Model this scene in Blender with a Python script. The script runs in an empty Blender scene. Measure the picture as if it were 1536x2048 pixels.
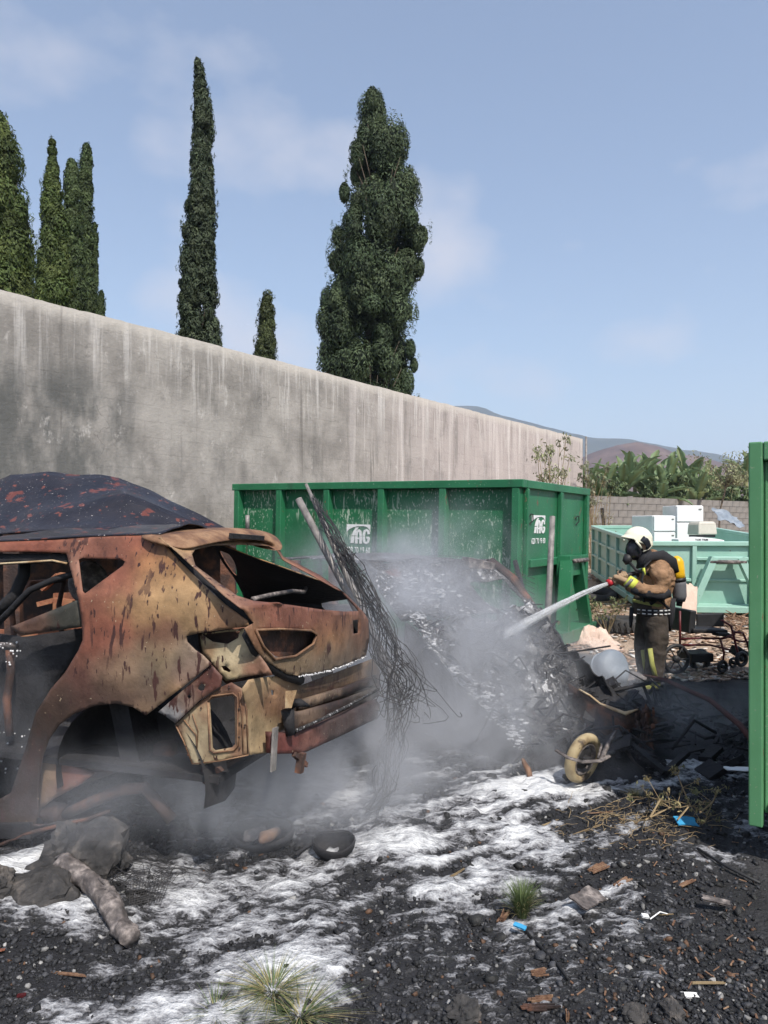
import bpy, bmesh, math, random
import numpy as np
from mathutils import Vector, Matrix, Euler, geometry
sc = bpy.context.scene
C = sc.collection
R = math.radians
random.seed(7); rng = np.random.default_rng(11)

# ---------------------------------------------------------------- camera, sky, sun, exposure
F, CX, CY, EYE = 1479.0, 768.0, 1056.0, 1.6
cam_d = bpy.data.cameras.new('camera'); cam = bpy.data.objects.new('camera', cam_d); C.objects.link(cam)
cam.location = (0, 0, EYE); cam.rotation_euler = (R(90), 0, 0)
cam_d.sensor_width = 36; cam_d.lens = 26.0; cam_d.shift_y = 32 / 2048
cam_d.clip_start = 0.05; cam_d.clip_end = 30000
sc.camera = cam
SUN_EL = 52.0
SX, SY = 0.38, -0.925
world = bpy.data.worlds.new('World'); sc.world = world; world.use_nodes = True
def build_world():
    nt = world.node_tree; nt.nodes.clear(); N = nt.nodes.new; L = nt.links.new
    out = N('ShaderNodeOutputWorld'); bg = N('ShaderNodeBackground'); bg.inputs[1].default_value = 0.108
    sky = N('ShaderNodeTexSky'); sky.sky_type = 'NISHITA'; sky.sun_disc = False
    sky.sun_elevation = R(SUN_EL); sky.sun_rotation = math.atan2(SX, SY)
    sky.altitude = 100; sky.air_density = 1.25; sky.dust_density = 1.7; sky.ozone_density = 2.2
    tc = N('ShaderNodeTexCoord'); mp = N('ShaderNodeMapping'); mp.inputs['Scale'].default_value = (1, 1, 1.7)
    mp.inputs['Location'].default_value = (2.1, 0.7, 0.3)
    L(tc.outputs['Generated'], mp.inputs[0])
    n = N('ShaderNodeTexNoise'); n.inputs['Scale'].default_value = 4.4; n.inputs['Detail'].default_value = 5; n.inputs['Roughness'].default_value = 0.48
    L(mp.outputs[0], n.inputs['Vector'])
    r = N('ShaderNodeValToRGB'); r.color_ramp.elements[0].position = 0.53; r.color_ramp.elements[0].color = (0, 0, 0, 1)
    r.color_ramp.elements[1].position = 0.74; r.color_ramp.elements[1].color = (1, 1, 1, 1)
    L(n.outputs[0], r.inputs[0])
    m = N('ShaderNodeMix'); m.data_type = 'RGBA'
    ml = N('ShaderNodeMath'); ml.operation = 'MULTIPLY_ADD'; ml.inputs[1].default_value = 0.62; ml.inputs[2].default_value = 0.10
    L(r.outputs[0], ml.inputs[0]); L(ml.outputs[0], m.inputs[0]); L(sky.outputs[0], m.inputs[6])
    m.inputs[7].default_value = (4.7, 4.6, 4.9, 1)
    L(m.outputs[2], bg.inputs[0]); L(bg.outputs[0], out.inputs[0])
build_world()
sun_d = bpy.data.lights.new('sun', 'SUN'); sun = bpy.data.objects.new('sun', sun_d); C.objects.link(sun)
sun_d.energy = 4.0; sun_d.angle = R(0.53); sun_d.color = (1.0, 0.94, 0.86)
_h = math.cos(R(SUN_EL)); SUNV = Vector((SX * _h, SY * _h, math.sin(R(SUN_EL)))).normalized()
sun.rotation_euler = SUNV.to_track_quat('Z', 'Y').to_euler()
sc.view_settings.view_transform = 'Standard'; sc.view_settings.look = 'None'
sc.view_settings.exposure = 0.6; sc.view_settings.gamma = 1.0; sc.view_settings.use_curve_mapping = False
sc.cycles.use_denoising = True
sc.cycles.max_bounces = 6; sc.cycles.volume_bounces = 1; sc.cycles.transparent_max_bounces = 24
sc.cycles.volume_step_rate = 2.0; sc.cycles.volume_max_steps = 96
sc.cycles.use_adaptive_sampling = True; sc.cycles.adaptive_threshold = 0.02

# ---------------------------------------------------------------- helpers
def P(px, py, d):
    return Vector(((px - CX) / F * d, d, EYE - (py - CY) / F * d))
def G(px, py, z=0.0):
    d = (EYE - z) * F / (py - CY); return P(px, py, d)
def srgb(r, g, b, k=1.0):
    f = lambda c: ((c / 255 + 0.055) / 1.055) ** 2.4 if c > 10 else c / 255 / 12.92
    return (f(r) * k, f(g) * k, f(b) * k)

def _hash(ix, iy, iz, seed):
    h = (ix.astype(np.int64) * 374761393 + iy.astype(np.int64) * 668265263 + iz.astype(np.int64) * 2147483647 + seed * 974711) & 0xffffffff
    h = ((h ^ (h >> 13)) * 1274126177) & 0xffffffff
    h = ((h ^ (h >> 16)) * 2246822519) & 0xffffffff
    return ((h ^ (h >> 15)) & 0xffff) / 65535.0
def vnoise(p, seed=0):
    p = np.asarray(p, float); i = np.floor(p); f = p - i; f = f * f * (3 - 2 * f)
    x, y, z = i[:, 0], i[:, 1], i[:, 2]; r = 0
    for dx in (0, 1):
        for dy in (0, 1):
            for dz in (0, 1):
                w = (f[:, 0] if dx else 1 - f[:, 0]) * (f[:, 1] if dy else 1 - f[:, 1]) * (f[:, 2] if dz else 1 - f[:, 2])
                r = r + w * _hash(x + dx, y + dy, z + dz, seed)
    return r
def fbm(p, oct=4, seed=0, gain=0.5):
    p = np.asarray(p, float); a, s, t = 1.0, 0.0, 0.0
    for o in range(oct):
        s = s + a * vnoise(p * 2 ** o, seed + o * 17); t += a; a *= gain
    return s / t
def sstep(a, b, x):
    t = np.clip((x - a) / (b - a), 0, 1); return t * t * (3 - 2 * t)

def tag(o, label=None, cat=None, group=None, kind=None):
    if label: o['label'] = label
    if cat: o['category'] = cat
    if group: o['group'] = group
    if kind: o['kind'] = kind
    return o
def thing(name, loc, label, cat, group=None):
    o = bpy.data.objects.new(name, None); C.objects.link(o); o.location = loc; o.empty_display_size = 0.1
    return tag(o, label, cat, group)
def worldloc(o):
    v = Vector(o.location)
    if o.parent: v = worldloc(o.parent) + o.matrix_parent_inverse @ v if False else v
    return v
def link(name, me, m=None, parent=None, smooth=False):
    o = bpy.data.objects.new(name, me); C.objects.link(o)
    if m is not None and not me.materials: me.materials.append(m)
    if smooth: me.shade_smooth()
    if parent is not None:
        o.parent = parent
        if parent.type == 'EMPTY' and parent.get('world', 1):
            o.matrix_parent_inverse = Matrix.Translation(-Vector(parent.location))
    return o
def np_mesh(name, v, f):
    me = bpy.data.meshes.new(name); v = np.asarray(v, np.float32); f = np.asarray(f, np.int32); k = f.shape[1]
    me.vertices.add(len(v)); me.vertices.foreach_set('co', v.ravel())
    me.loops.add(f.size); me.loops.foreach_set('vertex_index', f.ravel())
    me.polygons.add(len(f)); me.polygons.foreach_set('loop_start', np.arange(0, f.size, k, dtype=np.int32))
    me.update(calc_edges=True); me.validate(); return me
def set_col(me, cols, name='paint'):
    a = me.color_attributes.new(name, 'FLOAT_COLOR', 'POINT')
    c = np.ones((len(me.vertices), 4), np.float32); c[:, :3] = cols; a.data.foreach_set('color', c.ravel())

class MB:
    def __init__(s): s.v = []; s.f = []
    def add(s, vs, fs):
        b = len(s.v); s.v += [tuple(x) for x in vs]; s.f += [tuple(i + b for i in f) for f in fs]
    def box(s, c, size, M=None, taper=1.0):
        x, y, z = (k / 2 for k in size); vs = []
        for dz in (-1, 1):
            t = taper if dz > 0 else 1
            for dx, dy in ((-1, -1), (1, -1), (1, 1), (-1, 1)):
                p = Vector((dx * x * t, dy * y * t, dz * z))
                if M is not None: p = M @ p
                vs.append(Vector(c) + p)
        s.add(vs, [(3, 2, 1, 0), (4, 5, 6, 7), (0, 1, 5, 4), (1, 2, 6, 5), (2, 3, 7, 6), (3, 0, 4, 7)])
    def hexa(s, a):   # 8 corners bottom 4, top 4
        s.add(a, [(3, 2, 1, 0), (4, 5, 6, 7), (0, 1, 5, 4), (1, 2, 6, 5), (2, 3, 7, 6), (3, 0, 4, 7)])
    def bar(s, a, b, w, h=None, up=(0, 0, 1)):
        a, b = Vector(a), Vector(b); h = h or w; d = (b - a).normalized(); u = Vector(up)
        if abs(d.dot(u)) > 0.97: u = Vector((0, 1, 0))
        x = d.cross(u).normalized(); y = x.cross(d).normalized(); q = []
        for p in (a, b):
            for i, j in ((-1, -1), (1, -1), (1, 1), (-1, 1)): q.append(p + x * i * w / 2 + y * j * h / 2)
        s.hexa(q)
    def tube(s, pts, r, n=8, cap=True, squash=1.0):
        pts = [Vector(p) for p in pts]; k = len(pts); rs = r if hasattr(r, '__len__') else [r] * k
        rings = []; prev = None
        for i in range(k):
            t = (pts[min(i + 1, k - 1)] - pts[max(i - 1, 0)])
            t = t.normalized() if t.length > 1e-9 else Vector((0, 0, 1))
            if prev is None:
                u = Vector((0, 0, 1)) if abs(t.z) < 0.9 else Vector((0, 1, 0)); x = t.cross(u).normalized()
            else:
                x = (prev - t * prev.dot(t)).normalized()
            prev = x; y = t.cross(x); ring = []
            for j in range(n):
                a = 2 * math.pi * j / n
                rr = rs[i] if not hasattr(rs[i], '__len__') else None
                ra, rb = (rs[i], rs[i] * squash) if rr is not None else rs[i]
                ring.append(pts[i] + x * math.cos(a) * ra + y * math.sin(a) * rb)
            rings.append(ring)
        vs = [p for ring in rings for p in ring]; fs = []
        for i in range(k - 1):
            for j in range(n):
                fs.append((i * n + j, i * n + (j + 1) % n, (i + 1) * n + (j + 1) % n, (i + 1) * n + j))
        if cap: fs += [tuple(range(n))[::-1], tuple((k - 1) * n + j for j in range(n))]
        s.add(vs, fs)
    def lathe(s, prof, c=(0, 0, 0), n=24, M=None):
        vs = []; fs = []
        for r, z in prof:
            for j in range(n):
                a = 2 * math.pi * j / n; p = Vector((r * math.cos(a), r * math.sin(a), z))
                if M is not None: p = M @ p
                vs.append(Vector(c) + p)
        for i in range(len(prof) - 1):
            for j in range(n): fs.append((i * n + j, i * n + (j + 1) % n, (i + 1) * n + (j + 1) % n, (i + 1) * n + j))
        s.add(vs, fs)
    def ball(s, c, r, n=10, M=None):
        prof = [(max(1e-4, math.sin(math.pi * i / n)), -math.cos(math.pi * i / n)) for i in range(n + 1)]
        S = Matrix.Diagonal(Vector(r) if hasattr(r, '__len__') else Vector((r, r, r)))
        s.lathe(prof, c, 2 * n, (M @ S) if M is not None else S)
    def build(s, name, m, parent=None, smooth=False):
        me = bpy.data.meshes.new(name); me.from_pydata(s.v, [], s.f); me.update()
        return link(name, me, m, parent, smooth)

def bevel(o, w=0.006, seg=2):
    b = o.modifiers.new('edge', 'BEVEL'); b.width = w; b.segments = seg; b.limit_method = 'ANGLE'; b.angle_limit = R(40); return o
def bake(o):
    dg = bpy.context.evaluated_depsgraph_get(); me = bpy.data.meshes.new_from_object(o.evaluated_get(dg)); o.modifiers.clear(); o.data = me; return o
def sub_parent(o, part):
    """make o a sub-part of part (both in world coordinates)"""
    o.parent = part; o.matrix_parent_inverse = Matrix.Identity(4) if part.parent is None else Matrix.Identity(4)
    return o

# ---------------------------------------------------------------- materials
def mat(name, stops, scale=4.0, detail=6, rough=0.8, bump=0.2, bscale=30.0, metal=0.0, stretch=(1, 1, 1), attr=None, spots=(), rvar=0.12, dist=0.02, noise_amt=0.35, alpha=None, rot=(0,0,0)):
    m = bpy.data.materials.new(name); m.use_nodes = True; nt = m.node_tree; N = nt.nodes.new; L = nt.links.new
    b = nt.nodes['Principled BSDF']; tc = N('ShaderNodeTexCoord')
    mp = N('ShaderNodeMapping'); mp.inputs['Scale'].default_value = stretch; mp.inputs['Rotation'].default_value = rot
    L(tc.outputs['Object'], mp.inputs[0])
    n = N('ShaderNodeTexNoise'); n.inputs['Scale'].default_value = scale; n.inputs['Detail'].default_value = detail; n.inputs['Roughness'].default_value = 0.62
    L(mp.outputs[0], n.inputs['Vector'])
    if attr:
        at = N('ShaderNodeAttribute'); at.attribute_name = attr
        mr = N('ShaderNodeMapRange'); mr.inputs[1].default_value = 0.25; mr.inputs[2].default_value = 0.75
        mr.inputs[3].default_value = 1 - noise_amt; mr.inputs[4].default_value = 1 + noise_amt
        L(n.outputs[0], mr.inputs[0])
        mx = N('ShaderNodeMix'); mx.data_type = 'RGBA'; mx.blend_type = 'MULTIPLY'; mx.inputs[0].default_value = 1
        L(at.outputs['Color'], mx.inputs[6]); L(mr.outputs[0], mx.inputs[7]); col = mx.outputs[2]
    else:
        r = N('ShaderNodeValToRGB'); e = r.color_ramp.elements
        while len(e) < len(stops): e.new(0.5)
        for el, (p, c) in zip(e, stops): el.position = p; el.color = (*c, 1)
        L(n.outputs[0], r.inputs[0]); col = r.outputs[0]
    for sp_ in spots:
        ss, th, wd, cc, st, ro = sp_[:6]
        m2 = N('ShaderNodeMapping'); m2.inputs['Scale'].default_value = st; m2.inputs['Rotation'].default_value = ro
        L(tc.outputs['Object'], m2.inputs[0])
        n2 = N('ShaderNodeTexNoise'); n2.inputs['Scale'].default_value = ss; n2.inputs['Detail'].default_value = 5
        L(m2.outputs[0], n2.inputs['Vector'])
        mr2 = N('ShaderNodeMapRange'); mr2.interpolation_type = 'SMOOTHSTEP'; mr2.inputs[1].default_value = th; mr2.inputs[2].default_value = th + wd
        L(n2.outputs[0], mr2.inputs[0]); fo = mr2.outputs[0]
        if len(sp_) > 6:
            n3 = N('ShaderNodeTexNoise'); n3.inputs['Scale'].default_value = sp_[6]; n3.inputs['Detail'].default_value = 2; L(tc.outputs['Object'], n3.inputs['Vector']); mr3 = N('ShaderNodeMapRange'); mr3.interpolation_type = 'SMOOTHSTEP'; mr3.inputs[1].default_value = .46; mr3.inputs[2].default_value = .60; L(n3.outputs[0], mr3.inputs[0]); mm = N('ShaderNodeMath'); mm.operation = 'MULTIPLY'; L(fo, mm.inputs[0]); L(mr3.outputs[0], mm.inputs[1]); fo = mm.outputs[0]
        mx = N('ShaderNodeMix'); mx.data_type = 'RGBA'; L(fo, mx.inputs[0]); L(col, mx.inputs[6]); mx.inputs[7].default_value = (*cc, 1); col = mx.outputs[2]
    L(col, b.inputs['Base Color'])
    rr = N('ShaderNodeMapRange'); rr.inputs[3].default_value = max(0, rough - rvar); rr.inputs[4].default_value = min(1, rough + rvar)
    L(n.outputs[0], rr.inputs[0]); L(rr.outputs[0], b.inputs['Roughness'])
    b.inputs['Metallic'].default_value = metal; b.inputs['Specular IOR Level'].default_value = 0.35
    if bump:
        nb = N('ShaderNodeTexNoise'); nb.inputs['Scale'].default_value = bscale; nb.inputs['Detail'].default_value = 6
        L(mp.outputs[0], nb.inputs['Vector'])
        bp = N('ShaderNodeBump'); bp.inputs['Strength'].default_value = bump; bp.inputs['Distance'].default_value = dist
        L(nb.outputs[0], bp.inputs['Height']); L(bp.outputs[0], b.inputs['Normal'])
    return m
O3 = (1, 1, 1); Z3 = (0, 0, 0)
M = {}
BLK = (0.012, 0.012, 0.014)
# burnt car sheet: painted rust colours * noise, dark run marks, pale scale
M['rust_paint'] = mat('burnt sheet metal', None, scale=9, attr='paint', rough=0.62, bump=0.12, bscale=70, metal=0.0, noise_amt=0.5,
    spots=[(9, 0.56, 0.05, (0.055, 0.024, 0.02), (3.4, 3.4, 0.9), (0, R(32), 0), 2.3), (3.0, 0.62, 0.2, (0.06, 0.028, 0.022), (1.6, 1.6, 1.0), (0, R(25), 0)), (24, 0.63, 0.05, (0.045, 0.02, 0.018), (2.2, 2.2, 0.8), (0, R(30), 0)), (60, 0.69, 0.04, (0.36, 0.28, 0.19), O3, Z3)])
M['rust_dark'] = mat('charred rust', [(0.3, (0.02, 0.016, 0.016)), (0.5, (0.06, 0.035, 0.028)), (0.62, (0.17, 0.075, 0.045)), (0.75, (0.09, 0.05, 0.04))], scale=6, rough=0.75, bump=0.3, bscale=60)
M['rust_orange'] = mat('orange rust', [(0.3, (0.10, 0.04, 0.028)), (0.5, (0.26, 0.10, 0.055)), (0.65, (0.34, 0.17, 0.09)), (0.8, (0.15, 0.07, 0.05))], scale=8, rough=0.75, bump=0.25, bscale=60)
M['rust_brown'] = mat('brown burnt steel', [(0.3, (0.06, 0.03, 0.022)), (0.48, (0.17, 0.09, 0.05)), (0.62, (0.27, 0.16, 0.09)), (0.8, (0.13, 0.075, 0.05))], scale=9, rough=0.68, bump=0.2, bscale=60)
M['rust_tan'] = mat('tan burnt steel', [(0.28, (0.13, 0.065, 0.035)), (0.45, (0.36, 0.24, 0.13)), (0.6, (0.50, 0.40, 0.26)), (0.8, (0.28, 0.19, 0.11))], scale=7, rough=0.7, bump=0.25, bscale=60, spots=[(30, 0.66, 0.05, (0.09, 0.045, 0.03), O3, Z3)])
M['char'] = mat('soot', [(0.3, (0.008, 0.008, 0.010)), (0.6, (0.022, 0.021, 0.023)), (0.8, (0.045, 0.042, 0.042))], scale=6, rough=0.8, bump=0.3, bscale=40)
M['char_roof'] = mat('charred roof paint', [(0.3, (0.012, 0.012, 0.017)), (0.6, (0.022, 0.021, 0.028)), (0.85, (0.05, 0.047, 0.05))], scale=5, rough=0.34, bump=0.1, bscale=45,
    spots=[(6.5, 0.63, 0.05, (0.11, 0.034, 0.027), (1, 1, 1.5), Z3), (18, 0.63, 0.04, (0.13, 0.045, 0.035), O3, Z3), (80, 0.69, 0.02, (0.5, 0.46, 0.44), O3, Z3)])
M['ash_specks'] = mat('ash covered sheet', [(0.3, (0.014, 0.014, 0.015)), (0.55, (0.032, 0.03, 0.03)), (0.8, (0.08, 0.074, 0.072))], scale=9, rough=0.85, bump=0.9, bscale=30, dist=.04,
    spots=[(5.0, 0.54, 0.16, (0.19, 0.19, 0.195), (1, 1, .8), Z3), (26, 0.575, 0.06, (0.55, 0.55, 0.56), (1, 1, .7), Z3, 1.6), (90, 0.61, 0.05, (0.36, 0.36, 0.37), O3, Z3), (4, 0.66, 0.08, (0.13, 0.055, 0.045), O3, Z3)])
M['burnt_grey'] = mat('burnt grey metal', [(0.3, (0.035, 0.03, 0.03)), (0.5, (0.11, 0.095, 0.09)), (0.68, (0.30, 0.26, 0.24))], scale=22, rough=0.7, bump=0.3, bscale=50)
M['wire'] = mat('burnt wire', [(0.3, (0.02, 0.02, 0.022)), (0.7, (0.05, 0.047, 0.047))], rough=0.6, bump=0)
M['pole'] = mat('galvanised pipe', [(0.3, (0.10, 0.095, 0.09)), (0.6, (0.25, 0.23, 0.215)), (0.8, (0.36, 0.33, 0.31))], scale=14, rough=0.55, bump=0.15, bscale=80, metal=0.2)
def green(name, a, b, c, extra=()):
    return mat(name, [(0.3, a), (0.55, b), (0.8, c)], scale=1.6, rough=0.48, bump=0.06, bscale=12, spots=list(extra))
drip = [(8, 0.575, 0.06, (0.34, 0.42, 0.33), (3.6, 3.6, 0.8), Z3, 1.1), (26, 0.59, 0.05, (0.34, 0.42, 0.33), (1.8, 1.8, 0.9), Z3, .9), (3.0, 0.62, 0.14, (0.02, 0.06, 0.035), (3, 3, .35), Z3), (2.2, 0.66, 0.10, (0.07, 0.06, 0.04), (2, 2, .5), Z3)]
M['green'] = green('green container paint', (0.012, 0.10, 0.042), (0.017, 0.138, 0.058), (0.03, 0.175, 0.08), drip)
M['green_clean'] = green('green container paint clean', (0.014, 0.105, 0.046), (0.02, 0.145, 0.064), (0.036, 0.18, 0.086), [(2.4, 0.58, 0.16, (0.02, 0.085, 0.042), (2, 2, .6), Z3), (12, 0.655, 0.05, (0.13, 0.085, 0.05), (1, 1, .6), Z3), (40, 0.66, 0.05, (0.22, 0.30, 0.22), O3, Z3)])
M['green_olive'] = green('faded green paint', (0.065, 0.19, 0.085), (0.085, 0.23, 0.11), (0.12, 0.27, 0.14), [(2.2, 0.56, 0.2, (0.055, 0.13, 0.065), (1.5, 1.5, .5), Z3), (20, 0.66, 0.04, (0.16, 0.08, 0.045), (1, 1, .5), Z3), (60, 0.67, 0.04, (0.20, 0.26, 0.18), O3, Z3)])
M['teal'] = green('pale teal paint', (0.24, 0.42, 0.35), (0.30, 0.49, 0.415), (0.37, 0.55, 0.475), [(9, 0.70, 0.04, (0.22, 0.15, 0.10), (2, 2, .7), Z3)])
M['white_paint'] = mat('white stencil', [(0.3, (0.62, 0.63, 0.62)), (0.7, (0.8, 0.8, 0.8))], scale=20, rough=0.6, bump=0)
M['white'] = mat('white enamel', [(0.3, (0.66, 0.66, 0.66)), (0.7, (0.78, 0.78, 0.78))], scale=3, rough=0.35, bump=0.02, spots=[(6, 0.72, 0.05, (0.4, 0.34, 0.27), (2, 2, .5), Z3)])
M['cream_plastic'] = mat('cream plastic', [(0.3, (0.45, 0.42, 0.36)), (0.7, (0.58, 0.55, 0.48))], scale=3, rough=0.5, bump=0.02)
M['rubber'] = mat('tyre rubber', [(0.3, (0.02, 0.02, 0.021)), (0.7, (0.055, 0.052, 0.05))], scale=10, rough=0.85, bump=0.2)
M['yellow_rim'] = mat('burnt yellow plastic', [(0.3, (0.14, 0.095, 0.05)), (0.5, (0.32, 0.25, 0.145)), (0.75, (0.42, 0.35, 0.22))], scale=9, rough=0.7, bump=0.1, spots=[(7, 0.62, 0.05, (0.05, 0.035, 0.025), O3, Z3)])
M['wood'] = mat('splintered wood', [(0.3, (0.09, 0.045, 0.028)), (0.5, (0.17, 0.095, 0.058)), (0.75, (0.32, 0.215, 0.135))], scale=34, rough=0.85, bump=0.4, bscale=60, stretch=(1, 1, 1))
M['dry_stem'] = mat('dry stems', [(0.3, (0.16, 0.11, 0.06)), (0.7, (0.34, 0.26, 0.15))], scale=10, rough=0.9, bump=0)
M['blue_plastic'] = mat('blue plastic', [(0.3, (0.03, 0.22, 0.42)), (0.7, (0.06, 0.32, 0.55))], scale=12, rough=0.4, bump=0.1)
M['drum'] = mat('pale blue plastic drum', [(0.3, (0.13, 0.16, 0.20)), (0.7, (0.27, 0.31, 0.36))], scale=4, rough=0.5, bump=0.05)
M['cloth_pink'] = mat('beige sheeting', [(0.3, (0.46, 0.33, 0.26)), (0.7, (0.66, 0.52, 0.43))], scale=5, rough=0.9, bump=0.2)
M['rock'] = mat('lava rock', [(0.3, (0.02, 0.02, 0.021)), (0.55, (0.05, 0.047, 0.046)), (0.75, (0.15, 0.13, 0.115))], scale=14, rough=0.95, bump=0.8, bscale=25)
M['red_frame'] = mat('dark red enamel', [(0.3, (0.045, 0.010, 0.012)), (0.7, (0.13, 0.018, 0.022))], rough=0.4, bump=0)
M['black_plastic'] = mat('black plastic', [(0.3, (0.012, 0.012, 0.014)), (0.7, (0.03, 0.03, 0.032))], rough=0.55, bump=0.05)
M['tan_cloth'] = mat('tan turnout cloth', [(0.3, (0.17, 0.10, 0.055)), (0.55, (0.27, 0.16, 0.09)), (0.8, (0.33, 0.20, 0.12))], scale=7, rough=0.92, bump=0.55, bscale=11, dist=.06)
M['dark_cloth'] = mat('dark turnout cloth', [(0.3, (0.032, 0.027, 0.023)), (0.7, (0.065, 0.051, 0.040))], scale=7, rough=0.92, bump=0.55, bscale=9, dist=.06)
M['black_cloth'] = mat('black webbing', [(0.3, (0.012, 0.012, 0.015)), (0.7, (0.028, 0.028, 0.032))], rough=0.85, bump=0.2, bscale=150)
M['hivis'] = mat('yellow reflective strip', [(0.3, (0.50, 0.56, 0.06)), (0.7, (0.66, 0.70, 0.12))], rough=0.5, bump=0.05)
M['hivis_dull'] = mat('sooty yellow strip', [(0.3, (0.26, 0.27, 0.07)), (0.7, (0.40, 0.40, 0.12))], scale=12, rough=0.7, bump=0.1)
M['helmet'] = mat('cream helmet shell', [(0.3, (0.62, 0.60, 0.45)), (0.7, (0.76, 0.74, 0.60))], scale=6, rough=0.28, bump=0.01)
M['glass'] = mat('dark visor', [(0.3, (0.012, 0.013, 0.018)), (0.7, (0.03, 0.03, 0.036))], rough=0.12, bump=0)
M['skin'] = mat('skin', [(0.3, (0.42, 0.25, 0.18)), (0.7, (0.5, 0.31, 0.22))], rough=0.6, bump=0)
M['glove'] = mat('tan leather glove', [(0.3, (0.22, 0.15, 0.09)), (0.7, (0.36, 0.25, 0.16))], scale=12, rough=0.85, bump=0.2)
M['yellow_tank'] = mat('yellow air cylinder', [(0.3, (0.62, 0.36, 0.012)), (0.7, (0.72, 0.43, 0.02))], scale=4, rough=0.35, bump=0.01)
M['grey_tank'] = mat('grey cylinder cover', [(0.3, (0.10, 0.10, 0.11)), (0.7, (0.17, 0.17, 0.18))], rough=0.5, bump=0.05)
M['red_plastic'] = mat('red nozzle ring', [(0.3, (0.42, 0.02, 0.03)), (0.7, (0.55, 0.04, 0.05))], rough=0.4, bump=0)
M['block'] = mat('grey concrete block', [(0.3, (0.15, 0.14, 0.13)), (0.6, (0.22, 0.205, 0.19)), (0.8, (0.29, 0.27, 0.25))], scale=2.4, rough=0.95, bump=0.4, bscale=40)
M['mortar'] = mat('mortar', [(0.3, (0.17, 0.16, 0.15)), (0.7, (0.25, 0.235, 0.22))], rough=0.95, bump=0.3)
M['bark'] = mat('bark', [(0.3, (0.06, 0.045, 0.035)), (0.7, (0.15, 0.12, 0.09))], scale=6, rough=0.95, bump=0.5)
M['banana_stem'] = mat('banana stem', [(0.3, (0.10, 0.11, 0.05)), (0.7, (0.22, 0.21, 0.10))], scale=3, rough=0.8, bump=0.2)
def leafmat(name, attr='tint', rough=0.7, trans=0.25):
    m = bpy.data.materials.new(name); m.use_nodes = True; nt = m.node_tree; N = nt.nodes.new; L = nt.links.new
    b = nt.nodes['Principled BSDF']; at = N('ShaderNodeAttribute'); at.attribute_name = attr
    L(at.outputs['Color'], b.inputs['Base Color']); b.inputs['Roughness'].default_value = rough; b.inputs['Specular IOR Level'].default_value = 0.25
    tr = N('ShaderNodeBsdfTranslucent'); L(at.outputs['Color'], tr.inputs[0]); mx = N('ShaderNodeMixShader'); mx.inputs[0].default_value = trans
    o = nt.nodes['Material Output']; L(b.outputs[0], mx.inputs[1]); L(tr.outputs[0], mx.inputs[2]); L(mx.outputs[0], o.inputs[0]); return m
M['leaf'] = leafmat('small leaves'); M['banana_leaf'] = leafmat('banana leaf', rough=0.45, trans=0.3)
M['tinted'] = mat('stones', None, scale=40, attr='tint', rough=0.62, bump=0.35, bscale=120, noise_amt=0.4)
def foam_mat():
    m = bpy.data.materials.new('extinguisher foam'); m.use_nodes = True; nt = m.node_tree; N = nt.nodes.new; L = nt.links.new; b = nt.nodes['Principled BSDF']
    at = N('ShaderNodeAttribute'); at.attribute_name = 'cover'; tc = N('ShaderNodeTexCoord'); tot = at.outputs['Fac']; hs = []
    for sc_, st, amp in ((9, (1, 3.6, 1), 1.25), (30, (1, 2.2, 1), .95), (110, (1, 1, 1), .65)):
        mp = N('ShaderNodeMapping'); mp.inputs['Scale'].default_value = st; mp.inputs['Rotation'].default_value = (0, 0, R(-30)); L(tc.outputs['Object'], mp.inputs[0])
        n = N('ShaderNodeTexNoise'); n.inputs['Scale'].default_value = sc_; n.inputs['Detail'].default_value = 4; L(mp.outputs[0], n.inputs['Vector']); hs.append(n.outputs[0])
        k = N('ShaderNodeMath'); k.operation = 'MULTIPLY_ADD'; k.inputs[1].default_value = amp; L(n.outputs[0], k.inputs[0]); s = N('ShaderNodeMath'); s.operation = 'ADD'; s.inputs[1].default_value = -.5 * amp
        L(tot, k.inputs[2]); L(k.outputs[0], s.inputs[0]); tot = s.outputs[0]
    r = N('ShaderNodeValToRGB'); e = r.color_ramp.elements
    for _ in range(3): e.new(.5)
    for el, (p, c) in zip(e, ((.0, (.012, .012, .013)), (.12, (.035, .035, .038)), (.26, (.13, .13, .14)), (.55, (.33, .335, .35)), (1.05, (.62, .63, .64)))): el.position = p; el.color = (*c, 1)
    L(tot, r.inputs[0]); L(r.outputs[0], b.inputs['Base Color']); b.inputs['Roughness'].default_value = .7
    bp = N('ShaderNodeBump'); bp.inputs['Strength'].default_value = .8; bp.inputs['Distance'].default_value = .02; L(tot, bp.inputs['Height']); L(bp.outputs[0], b.inputs['Normal']); return m
M['foam'] = foam_mat()
M['foam_white'] = mat('dried foam', [(0.3, (.5, .5, .51)), (.7, (.68, .68, .69))], scale=40, rough=.8, bump=.4)
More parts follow.
